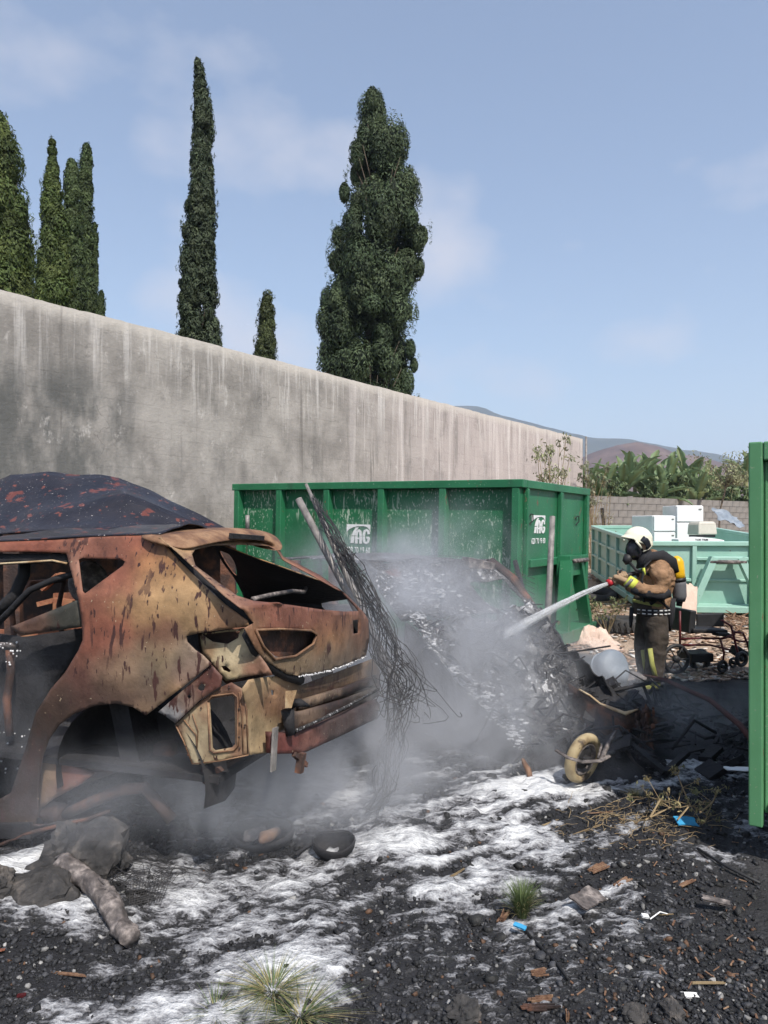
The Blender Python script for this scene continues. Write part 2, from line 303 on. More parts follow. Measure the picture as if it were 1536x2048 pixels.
# ---------------------------------------------------------------- ground
CTRL = np.array([(-4, 2, .05), (-1.2, 1.8, 0), (0.6, 1.8, 0), (3.5, 2, 0), (-2.6, 3.6, .14), (-1.6, 3.3, .1), (-.7, 3.1, .0), (.4, 3.2, -.01), (.5, 4.3, .03), (1.5, 4.6, 0.0), (2.3, 4.4, -.02), (3.6, 4.5, -.02),
    (2.9, 6.6, -.08), (2.9, 7.4, -.12), (2.5, 7.9, -.12), (3.3, 7.9, -.12), (2.9, 8.2, -.11), (4.5, 8.5, -.08), (1.8, 9.2, .1), (3.3, 11.1, .1), (0, 6.2, .05), (-3, 6.3, .1), (-3.5, 11, .1), (-6, 6, .1), (4.3, 11.9, .27), (5.6, 16.8, .5), (8, 11.5, .2), (6.5, 20, 1.0), (7, 24.5, 1.35), (12, 28, 1.35),
    (3, 19, .7), (0, 16, .4), (-1, 26, 1.0), (-12, 14, .3), (16, 20, 1.0), (14, 8, .1), (8, 2, 0), (-8, -2, 0), (8, -3, 0), (0, -4, 0), (20, 40, 1.4), (0, 45, 1.4), (-30, 40, 1.4), (40, 30, 1.4), (50, 90, 1.4), (-60, 60, 1.4)], float)
def gz0(x, y):
    x = np.asarray(x, float); y = np.asarray(y, float); num = 0; den = 0
    for cx, cy, cz in CTRL:
        w = 1 / (((x - cx) ** 2 + (y - cy) ** 2) ** 1.5 + 0.02); num = num + w * cz; den = den + w
    return num / den
def gz(x, y):
    x = np.atleast_1d(np.asarray(x, float)); y = np.atleast_1d(np.asarray(y, float))
    p = np.stack([x, y, np.zeros_like(x)], 1)
    near = np.exp(-((x - .3) / 2.2) ** 2 - ((y - 4.0) / 1.2) ** 2)
    z = gz0(x, y) + (fbm(p * 1.3, 3, 3) - .5) * .10 + (fbm(p * 7, 3, 5) - .5) * (.02 + .05 * near)
    far = sstep(15, 60, np.hypot(x, y)); return z + far * (fbm(p * .05, 3, 9) - .5) * 1.2
def gzf(x, y): return float(gz(x, y)[0])
def on(px, py, lift=0.0):
    """point of the ground under that direction"""
    z = 0.0
    for _ in range(8):
        d = (EYE - z) * F / (py - CY); x = (px - CX) / F * d; z = gzf(x, d)
    return Vector((x, d, z + lift))
def grow(a, b, step, k, lim):
    r = list(np.arange(a, b, step)); s = step; lo = a; hi = r[-1]
    while hi < lim: s *= k; hi += s; r.append(hi)
    s = step; l = []
    while lo > -lim: s *= k; lo -= s; l.append(lo)
    return np.array(l[::-1] + r)
gx = grow(-4.2, 4.6, .026, 1.16, 2600); gy = grow(1.3, 8.6, .026, 1.16, 2600); gy = gy[gy > -60]
X, Y = np.meshgrid(gx, gy); xf, yf = X.ravel(), Y.ravel()
zf = gz(xf, yf)
nx, ny = len(gx), len(gy); ii = np.arange(nx * ny).reshape(ny, nx)
quads = np.stack([ii[:-1, :-1], ii[:-1, 1:], ii[1:, 1:], ii[1:, :-1]], -1).reshape(-1, 4)
me = np_mesh('ground', np.stack([xf, yf, zf], 1), quads)
p = np.stack([xf, yf, zf * 0], 1)
tanm = sstep(7.9, 9.4, yf + .25 * xf - .9 + (fbm(p * .8, 3, 21) - .5) * 2.0) * sstep(.6, 1.9, xf + (yf - 9) * .15)
tanm = np.maximum(tanm, sstep(12, 16, yf))
sand = sstep(1.2, 2.2, xf) * sstep(2.3, 3.0, yf) * (1 - sstep(3.9, 4.6, yf)) * .5
n1 = fbm(p * 5, 4, 31)[:, None]
black = np.array([.0165, .017, .020]) * (.6 + .9 * n1); tan = np.array([.33, .245, .18]) * (.45 + 1.1 * n1); sd = np.array([.062, .058, .055]) * (.7 + .6 * n1)
col = black * (1 - sand[:, None]) + sd * sand[:, None]
col = col * (1 - tanm[:, None]) + tan * tanm[:, None]
set_col(me, col)
M['ground'] = mat('ash and cinder ground', None, attr='paint', scale=26, rough=0.92, bump=0.9, bscale=55, dist=.03, noise_amt=.45)
ground = link('ground', me, M['ground'], smooth=True); tag(ground, kind='structure')

# foam: a sheet of its own lying on the ground
FB = [(1085, 1578, 120, 24, 1.25), (1150, 1590, 60, 16, .8), (960, 1568, 150, 30, .75), (900, 1625, 200, 40, .62), (760, 1600, 110, 40, .6), (1010, 1650, 140, 26, .55), (1080, 1690, 90, 30, .5), (780, 1700, 260, 60, .55),
      (900, 1760, 220, 40, .42), (680, 1790, 160, 50, .35), (60, 1790, 110, 60, 1.0), (150, 1830, 90, 30, .6), (330, 1760, 110, 40, .8), (400, 1800, 140, 40, .72), (280, 1860, 120, 34, .6), (480, 1840, 160, 46, .62),
      (560, 1770, 70, 24, .5), (430, 1930, 150, 60, .55), (560, 1930, 120, 80, .5), (620, 1860, 90, 40, .5), (340, 1990, 90, 40, .7), (110, 2000, 110, 30, .45), (480, 2010, 160, 40, .5), (250, 1900, 70, 24, .4), (40, 1860, 40, 16, .5),
      (640, 1560, 120, 40, .45), (520, 1560, 90, 30, .35), (1330, 1515, 60, 16, .7), (1260, 1560, 90, 20, .4), (1230, 1600, 50, 18, .35), (1470, 1540, 40, 6, .6), (1140, 1800, 40, 16, .35)]
def foam_m(x, y):
    z0 = 0.0; m = np.zeros_like(x)
    for px, py, rx, ry, a in FB:
        c = G(px, py, .02); d = c.y; wx = rx * d / F; wy = ry * d * d / (EYE * F)
        e = ((x - c.x) / wx) ** 2 + ((y - c.y) / wy) ** 2
        m = np.maximum(m, a * np.exp(-e * .8)) + .25 * a * np.exp(-e) 
    a = R(30); u = x * math.cos(a) + y * math.sin(a); v = -x * math.sin(a) + y * math.cos(a)
    v = v + .28 * (fbm(np.stack([x * 1.7, y * 1.7, x * 0], 1), 3, 49) - .5); sa = .7 + 1.5 * sstep(-.6, .5, x)
    st = fbm(np.stack([u * 2.0, v * 13, u * 0], 1), 5, 41); fi = fbm(np.stack([x * 24, y * 24, x * 0], 1), 3, 43); lo = fbm(np.stack([x * 3.0, y * 3.0, x * 0], 1), 3, 47)
    return m * .9 - .15 + .05 * (1 - sstep(-.6, .5, x)) + (.5 - st) * sa * (m > .02) + (fi - .5) * .85 + (lo - .5) * 1.2
fx = np.arange(-3.4, 3.1, .016); fy = np.arange(2.0, 6.6, .018)
X, Y = np.meshgrid(fx, fy); xf, yf = X.ravel(), Y.ravel(); m = foam_m(xf, yf)
zf = gz(xf, yf) + np.clip(m * .03, -.010, .016) + (vnoise(np.stack([xf * 45, yf * 45, xf * 0], 1), 3) - .5) * .014
ii = np.arange(len(xf)).reshape(len(fy), len(fx))
q = np.stack([ii[:-1, :-1], ii[:-1, 1:], ii[1:, 1:], ii[1:, :-1]], -1).reshape(-1, 4)
q = q[(m[q].max(1) > -.22)]
used = np.unique(q); remap = -np.ones(len(xf), int); remap[used] = np.arange(len(used))
fme = np_mesh('foam', np.stack([xf, yf, zf], 1)[used], remap[q]); fa = fme.attributes.new('cover', 'FLOAT', 'POINT'); fa.data.foreach_set('value', np.clip(m[used], -.5, 1.2).astype(np.float32))
foam = link('foam', fme, M['foam'], smooth=True)
tag(foam, 'white extinguisher foam spread in streaks over the black cinders', 'foam', kind='stuff')

# gravel: loose cinder stones
def ico():
    t = (1 + 5 ** .5) / 2
    v = np.array([(-1, t, 0), (1, t, 0), (-1, -t, 0), (1, -t, 0), (0, -1, t), (0, 1, t), (0, -1, -t), (0, 1, -t), (t, 0, -1), (t, 0, 1), (-t, 0, -1), (-t, 0, 1)]) / math.hypot(1, t)
    f = np.array([(0, 11, 5), (0, 5, 1), (0, 1, 7), (0, 7, 10), (0, 10, 11), (1, 5, 9), (5, 11, 4), (11, 10, 2), (10, 7, 6), (7, 1, 8), (3, 9, 4), (3, 4, 2), (3, 2, 6), (3, 6, 8), (3, 8, 9), (4, 9, 5), (2, 4, 11), (6, 2, 10), (8, 6, 7), (9, 8, 1)])
    return v, f
IV, IF = ico()
def stones(name, xs, ys, rad, cols, sink=.3, flat=.8, m=None, jit=.42):
    n = len(xs); v = IV[None] * (1 + rng.uniform(-jit, jit, (n, 12, 1))) * rng.uniform(.7, 1.25, (n, 1, 3)) * np.array([1, 1, flat])
    a = rng.uniform(0, 6.28, n); ca, sa = np.cos(a)[:, None], np.sin(a)[:, None]
    tx = rng.uniform(-.5, .5, n)[:, None]
    z = v[:, :, 2] + tx * v[:, :, 0]
    v = np.stack([v[:, :, 0] * ca - v[:, :, 1] * sa, v[:, :, 0] * sa + v[:, :, 1] * ca, z], -1) * rad[:, None, None]
    zz = gz(xs, ys); v += np.stack([xs, ys, zz + rad * (1 - 2 * sink) * flat], 1)[:, None]
    f = (IF[None] + (np.arange(n) * 12)[:, None, None]).reshape(-1, 3)
    me = np_mesh(name, v.reshape(-1, 3), f); set_col(me, np.repeat(cols, 12, 0), 'tint'); return link(name, me, m or M['tinted'])
N0 = 60000
ys = 1.75 + 5.2 * rng.random(N0) ** 1.9; xs = (rng.random(N0) * 2 - 1) * (.56 * ys + .15) + .05
fm = foam_m(xs, ys); keep = rng.random(N0) < np.where(fm > .35, .10, np.where(fm > .0, .35, np.where(fm > -.15, .7, 1.0)))
keep &= ~((xs > 1.5) & (ys > 2.6 ) & (ys < 4.2) & (rng.random(N0) < .75))
xs, ys = xs[keep], ys[keep]; n = len(xs)
rad = .0062 * np.exp(rng.normal(0, .45, n)); rad = np.clip(rad, .003, .018)
tone = .012 + .045 * rng.random(n) ** 2.0; cols = tone[:, None] * np.array([.96, .98, 1.10]); li = rng.random(n) < .05
cols[li] = (.10 + .22 * rng.random(li.sum()))[:, None] * np.array([1, .98, .95])
br = rng.random(n) < .03; cols[br] = np.array([.09, .05, .03]) * rng.uniform(.6, 1.3, (br.sum(), 1))
tag(stones('gravel', xs, ys, rad, cols), 'loose black cinder gravel with paler grains', 'gravel', kind='stuff')
# bigger clinker lumps and ash crumbs on the burnt area
n = 1500; ys = 2.3 + 4.5 * rng.random(n) ** 1.2; xs = (rng.random(n) * 2 - 1) * (.5 * ys); rad = .0032 * ys * np.exp(rng.normal(0, .45, n)); rad = np.clip(rad, .006, .035)
tone = .009 + .02 * rng.random(n) ** 2; tag(stones('clinker', xs, ys, rad, tone[:, None] * np.ones(3), sink=.35, flat=.6, jit=.5), 'lumps of charred clinker strewn through the foam', 'clinker', kind='stuff')
# pale rubble and litter on the ground farther back
n = 5200; ys = 8.2 + 17 * rng.random(n) ** 1.5; xs = 1.2 + rng.random(n) * (.42 * ys - .2) + (ys - 8) * .12
k = (fbm(np.stack([xs * .8, ys * .8, xs * 0], 1), 3, 21) > .36); xs, ys = xs[k], ys[k]; n = len(xs)
L3 = np.stack([rng.uniform(.03, .16, n), rng.uniform(.012, .06, n), rng.uniform(.004, .02, n)], 1)
base = np.array([(-1, -1, -1), (1, -1, -1), (1, 1, -1), (-1, 1, -1), (-1, -1, 1), (1, -1, 1), (1, 1, 1), (-1, 1, 1)]) * .5
v = base[None] * L3[:, None]; a = rng.uniform(0, 6.28, n); b = rng.uniform(-.35, .35, n)
x2 = v[:, :, 0] * np.cos(a)[:, None] - v[:, :, 1] * np.sin(a)[:, None]; y2 = v[:, :, 0] * np.sin(a)[:, None] + v[:, :, 1] * np.cos(a)[:, None]
v = np.stack([x2 + xs[:, None], y2 + ys[:, None], v[:, :, 2] + v[:, :, 0] * np.sin(b)[:, None] + (gz(xs, ys) + .02)[:, None]], -1)
bf = np.array([(3, 2, 1, 0), (4, 5, 6, 7), (0, 1, 5, 4), (1, 2, 6, 5), (2, 3, 7, 6), (3, 0, 4, 7)])
f = (bf[None] + (np.arange(n) * 8)[:, None, None]).reshape(-1, 4)
pal = np.array([(.50, .38, .30), (.36, .25, .17), (.24, .17, .12), (.60, .52, .45), (.16, .12, .09), (.62, .6, .57), (.42, .27, .19)])
cols = pal[rng.integers(0, len(pal), n)] * rng.uniform(.7, 1.15, (n, 1))
me = np_mesh('rubble', v.reshape(-1, 3), f); set_col(me, np.repeat(cols, 8, 0), 'tint')
tag(link('rubble', me, M['tinted']), 'pale splintered rubble covering the ground behind the firefighter', 'rubble', kind='stuff')

# hills
def hill(name, prof, d, depth, m, seed, rough):
    pxs = np.array([q[0] for q in prof], float); pys = np.array([q[1] for q in prof], float)
    sx = np.linspace(pxs[0], pxs[-1], 260); sy = np.interp(sx, pxs, pys)
    rows = np.linspace(-1, 1, 26); vs = []
    for t in rows:
        yy = d + t * depth; hx = (sx - CX) / F * d
        hz = (EYE - (sy - CY) / F * d) * (1 - abs(t) ** 1.3)
        pp = np.stack([hx / (d * .05), np.full_like(hx, yy / (d * .05)), hx * 0], 1)
        hz = hz + (fbm(pp, 5, seed) - .5) * rough * d * (.15 + .85 * (1 - abs(1 - 2 * abs(t)))) * (0.25 if t == 0 else 1) - .002 * d
        vs.append(np.stack([hx, np.full_like(hx, yy), hz], 1))
    v = np.concatenate(vs); ii = np.arange(len(v)).reshape(26, 260)
    q = np.stack([ii[:-1, :-1], ii[:-1, 1:], ii[1:, 1:], ii[1:, :-1]], -1).reshape(-1, 4)
    return tag(link(name, np_mesh(name, v, q), m, smooth=True), kind='structure')
M['mount'] = mat('wooded mountain', [(0.35, (.025, .034, .026)), (0.55, (.045, .055, .038)), (0.75, (.08, .075, .06))], scale=.02, rough=1, bump=0)
M['hillm'] = mat('dry brown hill', [(0.35, (.075, .05, .045)), (0.55, (.12, .08, .07)), (0.75, (.16, .12, .09))], scale=.05, rough=1, bump=0)
hill('mountain', [(-1800, 900), (-600, 790), (300, 760), (700, 790), (850, 802), (905, 809), (960, 811), (1000, 825), (1060, 841), (1120, 857), (1180, 871), (1235, 873), (1290, 884), (1340, 890), (1420, 905), (1536, 935), (1750, 985), (2600, 1035)], 1600, 420, M['mount'], 3, .05)
hill('hill', [(900, 1000), (1040, 960), (1120, 930), (1180, 900), (1230, 884), (1270, 879), (1310, 888), (1350, 902), (1400, 908), (1440, 920), (1500, 945), (1650, 985), (2000, 1030)], 620, 130, M['hillm'], 8, .03)

# ---------------------------------------------------------------- tall rendered wall
WD = Vector((.594, .804, 0)).normalized(); WN = Vector((WD.y, -WD.x, 0)); WE = Vector((6.915, 25.76, 0)); WL = 22.6; WS = WE - WD * WL
def wall_mat():
    m = bpy.data.materials.new('stained render'); m.use_nodes = True; nt = m.node_tree; N = nt.nodes.new; L = nt.links.new
    b = nt.nodes['Principled BSDF']; tc = N('ShaderNodeTexCoord'); sep = N('ShaderNodeSeparateXYZ'); L(tc.outputs['Object'], sep.inputs[0])
    def noise(sc_, st, det=6, ro=.6):
        mp = N('ShaderNodeMapping'); mp.inputs['Scale'].default_value = st; L(tc.outputs['Object'], mp.inputs[0])
        n = N('ShaderNodeTexNoise'); n.inputs['Scale'].default_value = sc_; n.inputs['Detail'].default_value = det; n.inputs['Roughness'].default_value = ro; L(mp.outputs[0], n.inputs['Vector']); return n.outputs[0]
    def rng_(v, a, c, x=0., y=1.):
        r = N('ShaderNodeMapRange'); r.interpolation_type = 'SMOOTHSTEP'; r.inputs[1].default_value = a; r.inputs[2].default_value = c; r.inputs[3].default_value = x; r.inputs[4].default_value = y; L(v, r.inputs[0]); return r.outputs[0]
    def mul(a, c, op='MULTIPLY'):
        k = N('ShaderNodeMath'); k.operation = op
        for i, q in enumerate((a, c)):
            if isinstance(q, float): k.inputs[i].default_value = q
            else: L(q, k.inputs[i])
        return k.outputs[0]
    def mix(fac, c1, c2):
        k = N('ShaderNodeMix'); k.data_type = 'RGBA'
        if isinstance(fac, float): k.inputs[0].default_value = fac
        else: L(fac, k.inputs[0])
        for i, q in ((6, c1), (7, c2)):
            if isinstance(q, tuple): k.inputs[i].default_value = (*q, 1)
            else: L(q, k.inputs[i])
        return k.outputs[2]
    x, z = sep.outputs[0], sep.outputs[2]
    base = mix(rng_(noise(1.1, (1, 1, 1)), .35, .65), (.22, .205, .188), (.345, .322, .296))
    base = mix(mul(rng_(noise(3.2, (1, 1, .6)), .45, .7), .5), base, (.40, .37, .34))
    pink = rng_(x, 8.5, 15.); base = mix(mul(pink, .85), base, (.44, .385, .365))
    # dark algae bands: vertical stains with soft sides
    dk = rng_(noise(1.9, (1, 1, .16), 6, .65), .50, .64); dk = mul(dk, rng_(noise(1.4, (1, 1, .8)), .38, .58))
    base = mix(mul(dk, .5), base, (.125, .12, .114))
    g = mul(rng_(x, 1.7, 2.6), rng_(x, 4.9, 3.9)); g = mul(g, rng_(z, 4.35, 3.4)); g = mul(g, rng_(noise(1.3, (1, 1, .45)), .36, .58))
    base = mix(mul(g, .85), base, (.085, .088, .086))
    # block-wise damp darkening on the far part
    br = N('ShaderNodeTexBrick'); br.inputs['Scale'].default_value = 1.0; br.inputs['Brick Width'].default_value = .5; br.inputs['Row Height'].default_value = .25; br.inputs['Mortar Size'].default_value = .012
    br.inputs['Color1'].default_value = (0, 0, 0, 1); br.inputs['Color2'].default_value = (1, 1, 1, 1); br.inputs['Mortar'].default_value = (.5, .5, .5, 1)
    cx = N('ShaderNodeCombineXYZ'); L(x, cx.inputs[0]); L(z, cx.inputs[1]); L(cx.outputs[0], br.inputs['Vector'])
    bk = mul(rng_(br.outputs['Color'], .3, 1.), rng_(noise(.8, (.8, 1, .3)), .52, .62)); bk = mul(bk, rng_(x, 8., 15.))
    base = mix(mul(bk, .5), base, (.20, .18, .17))
    jn = mul(br.outputs['Fac'], rng_(noise(1.7, (1, 1, 1)), .42, .6)); base = mix(mul(jn, .13), base, (.12, .11, .10))
    vo = N('ShaderNodeTexVoronoi'); vo.feature = 'DISTANCE_TO_EDGE'; vo.inputs['Scale'].default_value = .9; mpv = N('ShaderNodeMapping'); mpv.inputs['Scale'].default_value = (.7, 1, 1.3); dst = N('ShaderNodeVectorMath'); dst.operation = 'ADD'; nzv = N('ShaderNodeTexNoise'); nzv.inputs['Scale'].default_value = 2.5; nzv.inputs['Detail'].default_value = 6; L(tc.outputs['Object'], nzv.inputs['Vector']); L(tc.outputs['Object'], dst.inputs[0]); L(nzv.outputs['Color'], dst.inputs[1]); L(dst.outputs[0], mpv.inputs[0]); L(mpv.outputs[0], vo.inputs['Vector'])
    ck = mul(rng_(vo.outputs['Distance'], .012, .002), rng_(noise(.9, (1, 1, 1)), .48, .6)); base = mix(mul(ck, .4), base, (.09, .085, .08))
    # pale lime runs from the top edge
    run = rng_(noise(4.2, (1, 1, .05), 6, .75), .50, .62); top = rng_(mul(z, mul(noise(1.5, (1, 1, .02)), 2.2), 'ADD'), 4.3, 5.7)
    right = rng_(x, 4., 11., .7, 1.)
    base = mix(mul(mul(mul(run, top), right), .7), base, (.64, .61, .585))
    run2 = rng_(noise(2.3, (1, 1, .03), 6, .7), .52, .62); base = mix(mul(mul(run2, rng_(x, 7., 12.)), .55), base, (.62, .57, .545))
    blot = mul(rng_(noise(2.6, (1, 1, .7), 7, .7), .56, .66), rng_(noise(9, (1, 1, .5), 5, .7), .42, .6)); base = mix(mul(blot, .55), base, (.56, .53, .50))
    spk = rng_(noise(26, (1, 1, .35), 4, .7), .62, .72); base = mix(mul(spk, .2), base, (.10, .095, .09))
    edge = rng_(mul(z, mul(noise(3.5, (1, 1, .3)), .35), 'ADD'), 4.62, 4.86); base = mix(mul(edge, .75), base, (.56, .52, .47))
    dk2 = rng_(noise(5.5, (1, 1, .04), 5, .6), .60, .70); base = mix(mul(dk2, .6), base, (.13, .12, .11))
    L(base, b.inputs['Base Color']); b.inputs['Roughness'].default_value = .93; b.inputs['Specular IOR Level'].default_value = .2
    h = mul(noise(16, (1, 1, 1), 8), mul(br.outputs['Fac'], -.10), 'ADD'); h = mul(h, mul(noise(2.2, (1, 1, 2.5), 4), .8), 'ADD')
    bp = N('ShaderNodeBump'); bp.inputs['Strength'].default_value = .32; bp.inputs['Distance'].default_value = .03; L(h, bp.inputs['Height']); L(bp.outputs[0], b.inputs['Normal'])
    return m
M['wall'] = wall_mat()
nxw, nzw = 240, 12; v = []; 
for k in range(nxw + 1):
    x = WL * k / nxw; top = 4.70 + .018 * (vnoise([[x * 2.2, 0, 0]], 5)[0] - .5) + .012 * (vnoise([[x * 9, 0, 0]], 6)[0] - .5)
    for j in range(nzw + 1): v.append((x, 0 - .012 * fbm([[x * 1.5, j * .35 * 1.5, 0]], 2, 8)[0], -.4 + (top + .4) * j / nzw))
nf = len(v)
for k in range(nxw + 1):
    x = WL * k / nxw
    for j in range(nzw + 1): v.append((x, .22, v[k * (nzw + 1) + j][2]))
s1 = nzw + 1; f = []
for k in range(nxw):
    for j in range(nzw):
        a = k * s1 + j; f.append((a, a + s1, a + s1 + 1, a + 1)); a += nf; f.append((a + 1, a + s1 + 1, a + s1, a))
    a = k * s1 + nzw; f.append((a, a + s1, a + s1 + nf, a + nf))
for j in range(nzw): f.append((j + 1, j, j + nf, j + nf + 1)[::-1]); a = nxw * s1 + j; f.append((a, a + nf, a + nf + 1, a + 1))
me = bpy.data.meshes.new('boundary_wall'); me.from_pydata(v, [], f); me.update()
wall = link('boundary_wall', me, M['wall'], smooth=True)
wall.matrix_world = Matrix(((WD.x, -WN.x, 0, WS.x), (WD.y, -WN.y, 0, WS.y), (0, 0, 1, 0), (0, 0, 0, 1)))
tag(wall, 'tall grey rendered wall with dark stains and white lime runs', 'wall')
wall.data.shade_flat()
b = MB(); e = WE + WN * .12 + WD * .03; b.tube([(e.x, e.y, .8), (e.x, e.y, 4.78)], .035, 10)
tag(b.build('downpipe', M['pole'], None, True), 'pale pipe standing upright at the far end of the tall wall', 'pipe')

# low block wall
LA = Vector((6.95, 25.9, 0)); LB = Vector((15.8, 32.0, 0)); LD = (LB - LA).normalized(); LN = Vector((LD.y, -LD.x, 0))
lw = thing('block_wall', (LA.x, LA.y, 1.2), 'low wall of bare grey concrete blocks in front of the banana plants', 'wall')
b = MB(); c = (LA + LB) / 2 - LN * -.0
Mx = Matrix(((LD.x, -LN.x, 0), (LD.y, -LN.y, 0), (0, 0, 1)))
b.box((c.x - LN.x * .1, c.y - LN.y * .1, 1.75), ((LB - LA).length + 3, .16, 1.98), Mx); b.build('mortar', M['mortar'], lw)
bl = MB(); bl.box((0, 0, 0), (.488, .2, .238)); bme = bpy.data.meshes.new('block'); bme.from_pydata(bl.v, [], bl.f); bme.materials.append(M['block'])
for r in range(7):
    for k in range(23):
        x = (k + (.5 if r % 2 else 0)) * .5 + .2; pz = 2.75 - .125 - r * .25
        o = bpy.data.objects.new('block', bme); C.objects.link(o); q = LA + LD * x - LN * (.09 + random.uniform(-.008, .008))
        o.parent = lw; o.matrix_parent_inverse = Matrix.Translation(-Vector(lw.location)); o.matrix_world = Matrix.Translation((q.x, q.y, pz)) @ Mx.to_4x4()
        o.matrix_basis = Matrix.Translation((q.x, q.y, pz)) @ Mx.to_4x4()
        o.scale = (1, 1, random.uniform(.985, 1))
# ---------------------------------------------------------------- cypress trees
def leaf_cloud(cent, rad, n, size, tint, up=.6, wide=.55):
    """n small leaf-sized kite faces around lump centres cent (k,3) of radius rad (k,3)"""
    k = len(cent); idx = rng.integers(0, k, n)
    d = rng.normal(size=(n, 3)); d /= np.linalg.norm(d, axis=1)[:, None]
    r = rng.random(n) ** .16
    pos = cent[idx] + d * rad[idx] * r[:, None]
    nrm = d * 1.15 + rng.normal(size=(n, 3)) * .34 + np.array([0, 0, .25]); nrm /= np.linalg.norm(nrm, axis=1)[:, None]
    ax = np.cross(nrm, rng.normal(size=(n, 3)) * .6 + np.array([0, 0, -up]) * 2); ax /= (np.linalg.norm(ax, axis=1)[:, None] + 1e-9)
    t = np.cross(ax, nrm); s = size * rng.uniform(.6, 1.4, n)[:, None]
    v = np.stack([pos - t * s * 1.2, pos + ax * s * wide, pos + t * s * 1.5, pos - ax * s * wide], 1)
    f = np.arange(n * 4).reshape(n, 4)
    lump = (.62 + .76 * rng.random(k))[idx] * np.where(rng.random(k) < .06, 1.25, 1)[idx]; hue = rng.random(k)[idx]
    c = tint[0] * (1 - hue[:, None]) + tint[1] * hue[:, None]
    c = c * (1.22 * lump * rng.uniform(.75, 1.25, n))[:, None]
    return v.reshape(-1, 3), f, np.repeat(c, 4, 0)
def cypress(px_axis, d, outline, label, tint, lump=.35, nl=22000, size=.05, inner=True, group='cypress trees behind the wall', dens_l=2.2, extra=()):
    """outline: (y_px, left_px, right_px) rows from top to bottom"""
    ol = np.array(outline, float); zt = np.array([EYE - (y - CY) / F * d for y in ol[:, 0]]); lf = (ol[:, 1] - CX) / F * d; rt = (ol[:, 2] - CX) / F * d
    gzv = gzf((px_axis - CX) / F * d, d); zb = zt[-1]
    root = thing('cypress_tree', ((px_axis - CX) / F * d, d, gzv), label, 'tree', group)
    H = zt[0] - gzv
    area = np.abs(np.trapezoid(rt - lf, zt)) if hasattr(np, 'trapezoid') else np.abs(np.trapz(rt - lf, zt))
    w = (rt - lf).clip(.05); zz = np.linspace(zt[-1], zt[0], 400); wi = np.interp(zz, zt[::-1], w[::-1])
    nlump = max(30, int(area / (lump * lump) * dens_l)); cdf = np.cumsum(wi + .06); cdf /= cdf[-1]
    cz = np.interp(rng.random(nlump), cdf, zz); l = np.interp(cz, zt[::-1], lf[::-1]); r_ = np.interp(cz, zt[::-1], rt[::-1])
    hw = (r_ - l) / 2; a = rng.uniform(0, 6.28, nlump); lr = np.minimum(lump * rng.uniform(.6, 1.25, nlump), hw * .8 + .03)
    rr = np.maximum(hw - lr * .8, 0) * np.sqrt(rng.uniform(.45, 1, nlump))
    cent = np.stack([(l + r_) / 2 + np.cos(a) * rr, d + np.sin(a) * rr, cz], 1)
    rad = np.stack([lr, lr, lr * rng.uniform(1.1, 1.7, nlump)], 1)
    if extra:
        ex_ = np.array([[(x - CX) / F * d, d + rng.uniform(-.5, .3), EYE - (y - CY) / F * d] for x, y, r in extra]); er = np.array([[r * d / F * rng.uniform(.6, .9)] * 3 for x, y, r in extra]) * np.array([1, 1, 1.9]); cent = np.concatenate([cent, ex_, ex_]); rad = np.concatenate([rad, er, er])
    v, f, c = leaf_cloud(cent, rad * (1 + .12 * rng.normal(size=(len(cent), 1))), int(nl * 2.4), size * .85, tint, wide=.42, up=-.5)
    v[:, 2] = np.minimum(v[:, 2], zt[0] + .15)
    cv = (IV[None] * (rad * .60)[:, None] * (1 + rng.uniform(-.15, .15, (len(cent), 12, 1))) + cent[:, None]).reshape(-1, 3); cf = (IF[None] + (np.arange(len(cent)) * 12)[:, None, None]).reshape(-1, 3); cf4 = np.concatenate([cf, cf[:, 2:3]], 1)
    ns = int(40 + area * 5); sz = np.interp(rng.random(ns), cdf, zz); sl = np.interp(sz, zt[::-1], lf[::-1]); sr = np.interp(sz, zt[::-1], rt[::-1]); sa = rng.uniform(0, 6.28, ns); shw = (sr - sl) / 2 + .03
    sc_ = np.stack([(sl + sr) / 2 + np.cos(sa) * shw, d + np.sin(sa) * shw, sz + .1], 1); v3, f3, c3_ = leaf_cloud(sc_, np.tile([[lump * .16, lump * .16, lump * .5]], (ns, 1)), ns * 16, size * .8, tint, wide=.2); v3[:, 2] = np.minimum(v3[:, 2], zt[0] + .1)
    f = np.concatenate([f, f3 + len(v)]); v = np.concatenate([v, v3]); c = np.concatenate([c, c3_])
    # hidden lower crown behind the wall
    low = np.linspace(gzv + .6, zb, 14); hw0 = w[-1] / 2
    cl = np.stack([np.full(14, (lf[-1] + rt[-1]) / 2), np.full(14, d), low], 1); rl = np.tile([[hw0 * .95, hw0 * .95, .6]], (14, 1))
    v2, f2, c2 = leaf_cloud(cl, rl, 1500, size * 2.2, tint)
    me = np_mesh('crown', np.concatenate([v, v2]), np.concatenate([f, f2 + len(v)])); set_col(me, np.concatenate([c, c2]), 'tint')
    crown = link('crown', me, M['leaf'], root); me = np_mesh('shade_core', cv, cf); set_col(me, np.tile(tint[0] * .45, (len(cv), 1)), 'tint'); link('shade_core', me, M['leaf'], crown)  # solid cores in darkened leaf colour paint the shade inside the crown
    b = MB(); pts = []; rs = []
    for i in range(10):
        t = i / 9; z = gzv - .2 + (zt[0] - .2 - gzv + .2) * t; xx = np.interp(z, zt[::-1], ((lf + rt) / 2)[::-1]); pts.append((xx, d, z)); rs.append(max(.012, (1 - t) * (.05 + .02 * H * .35)))
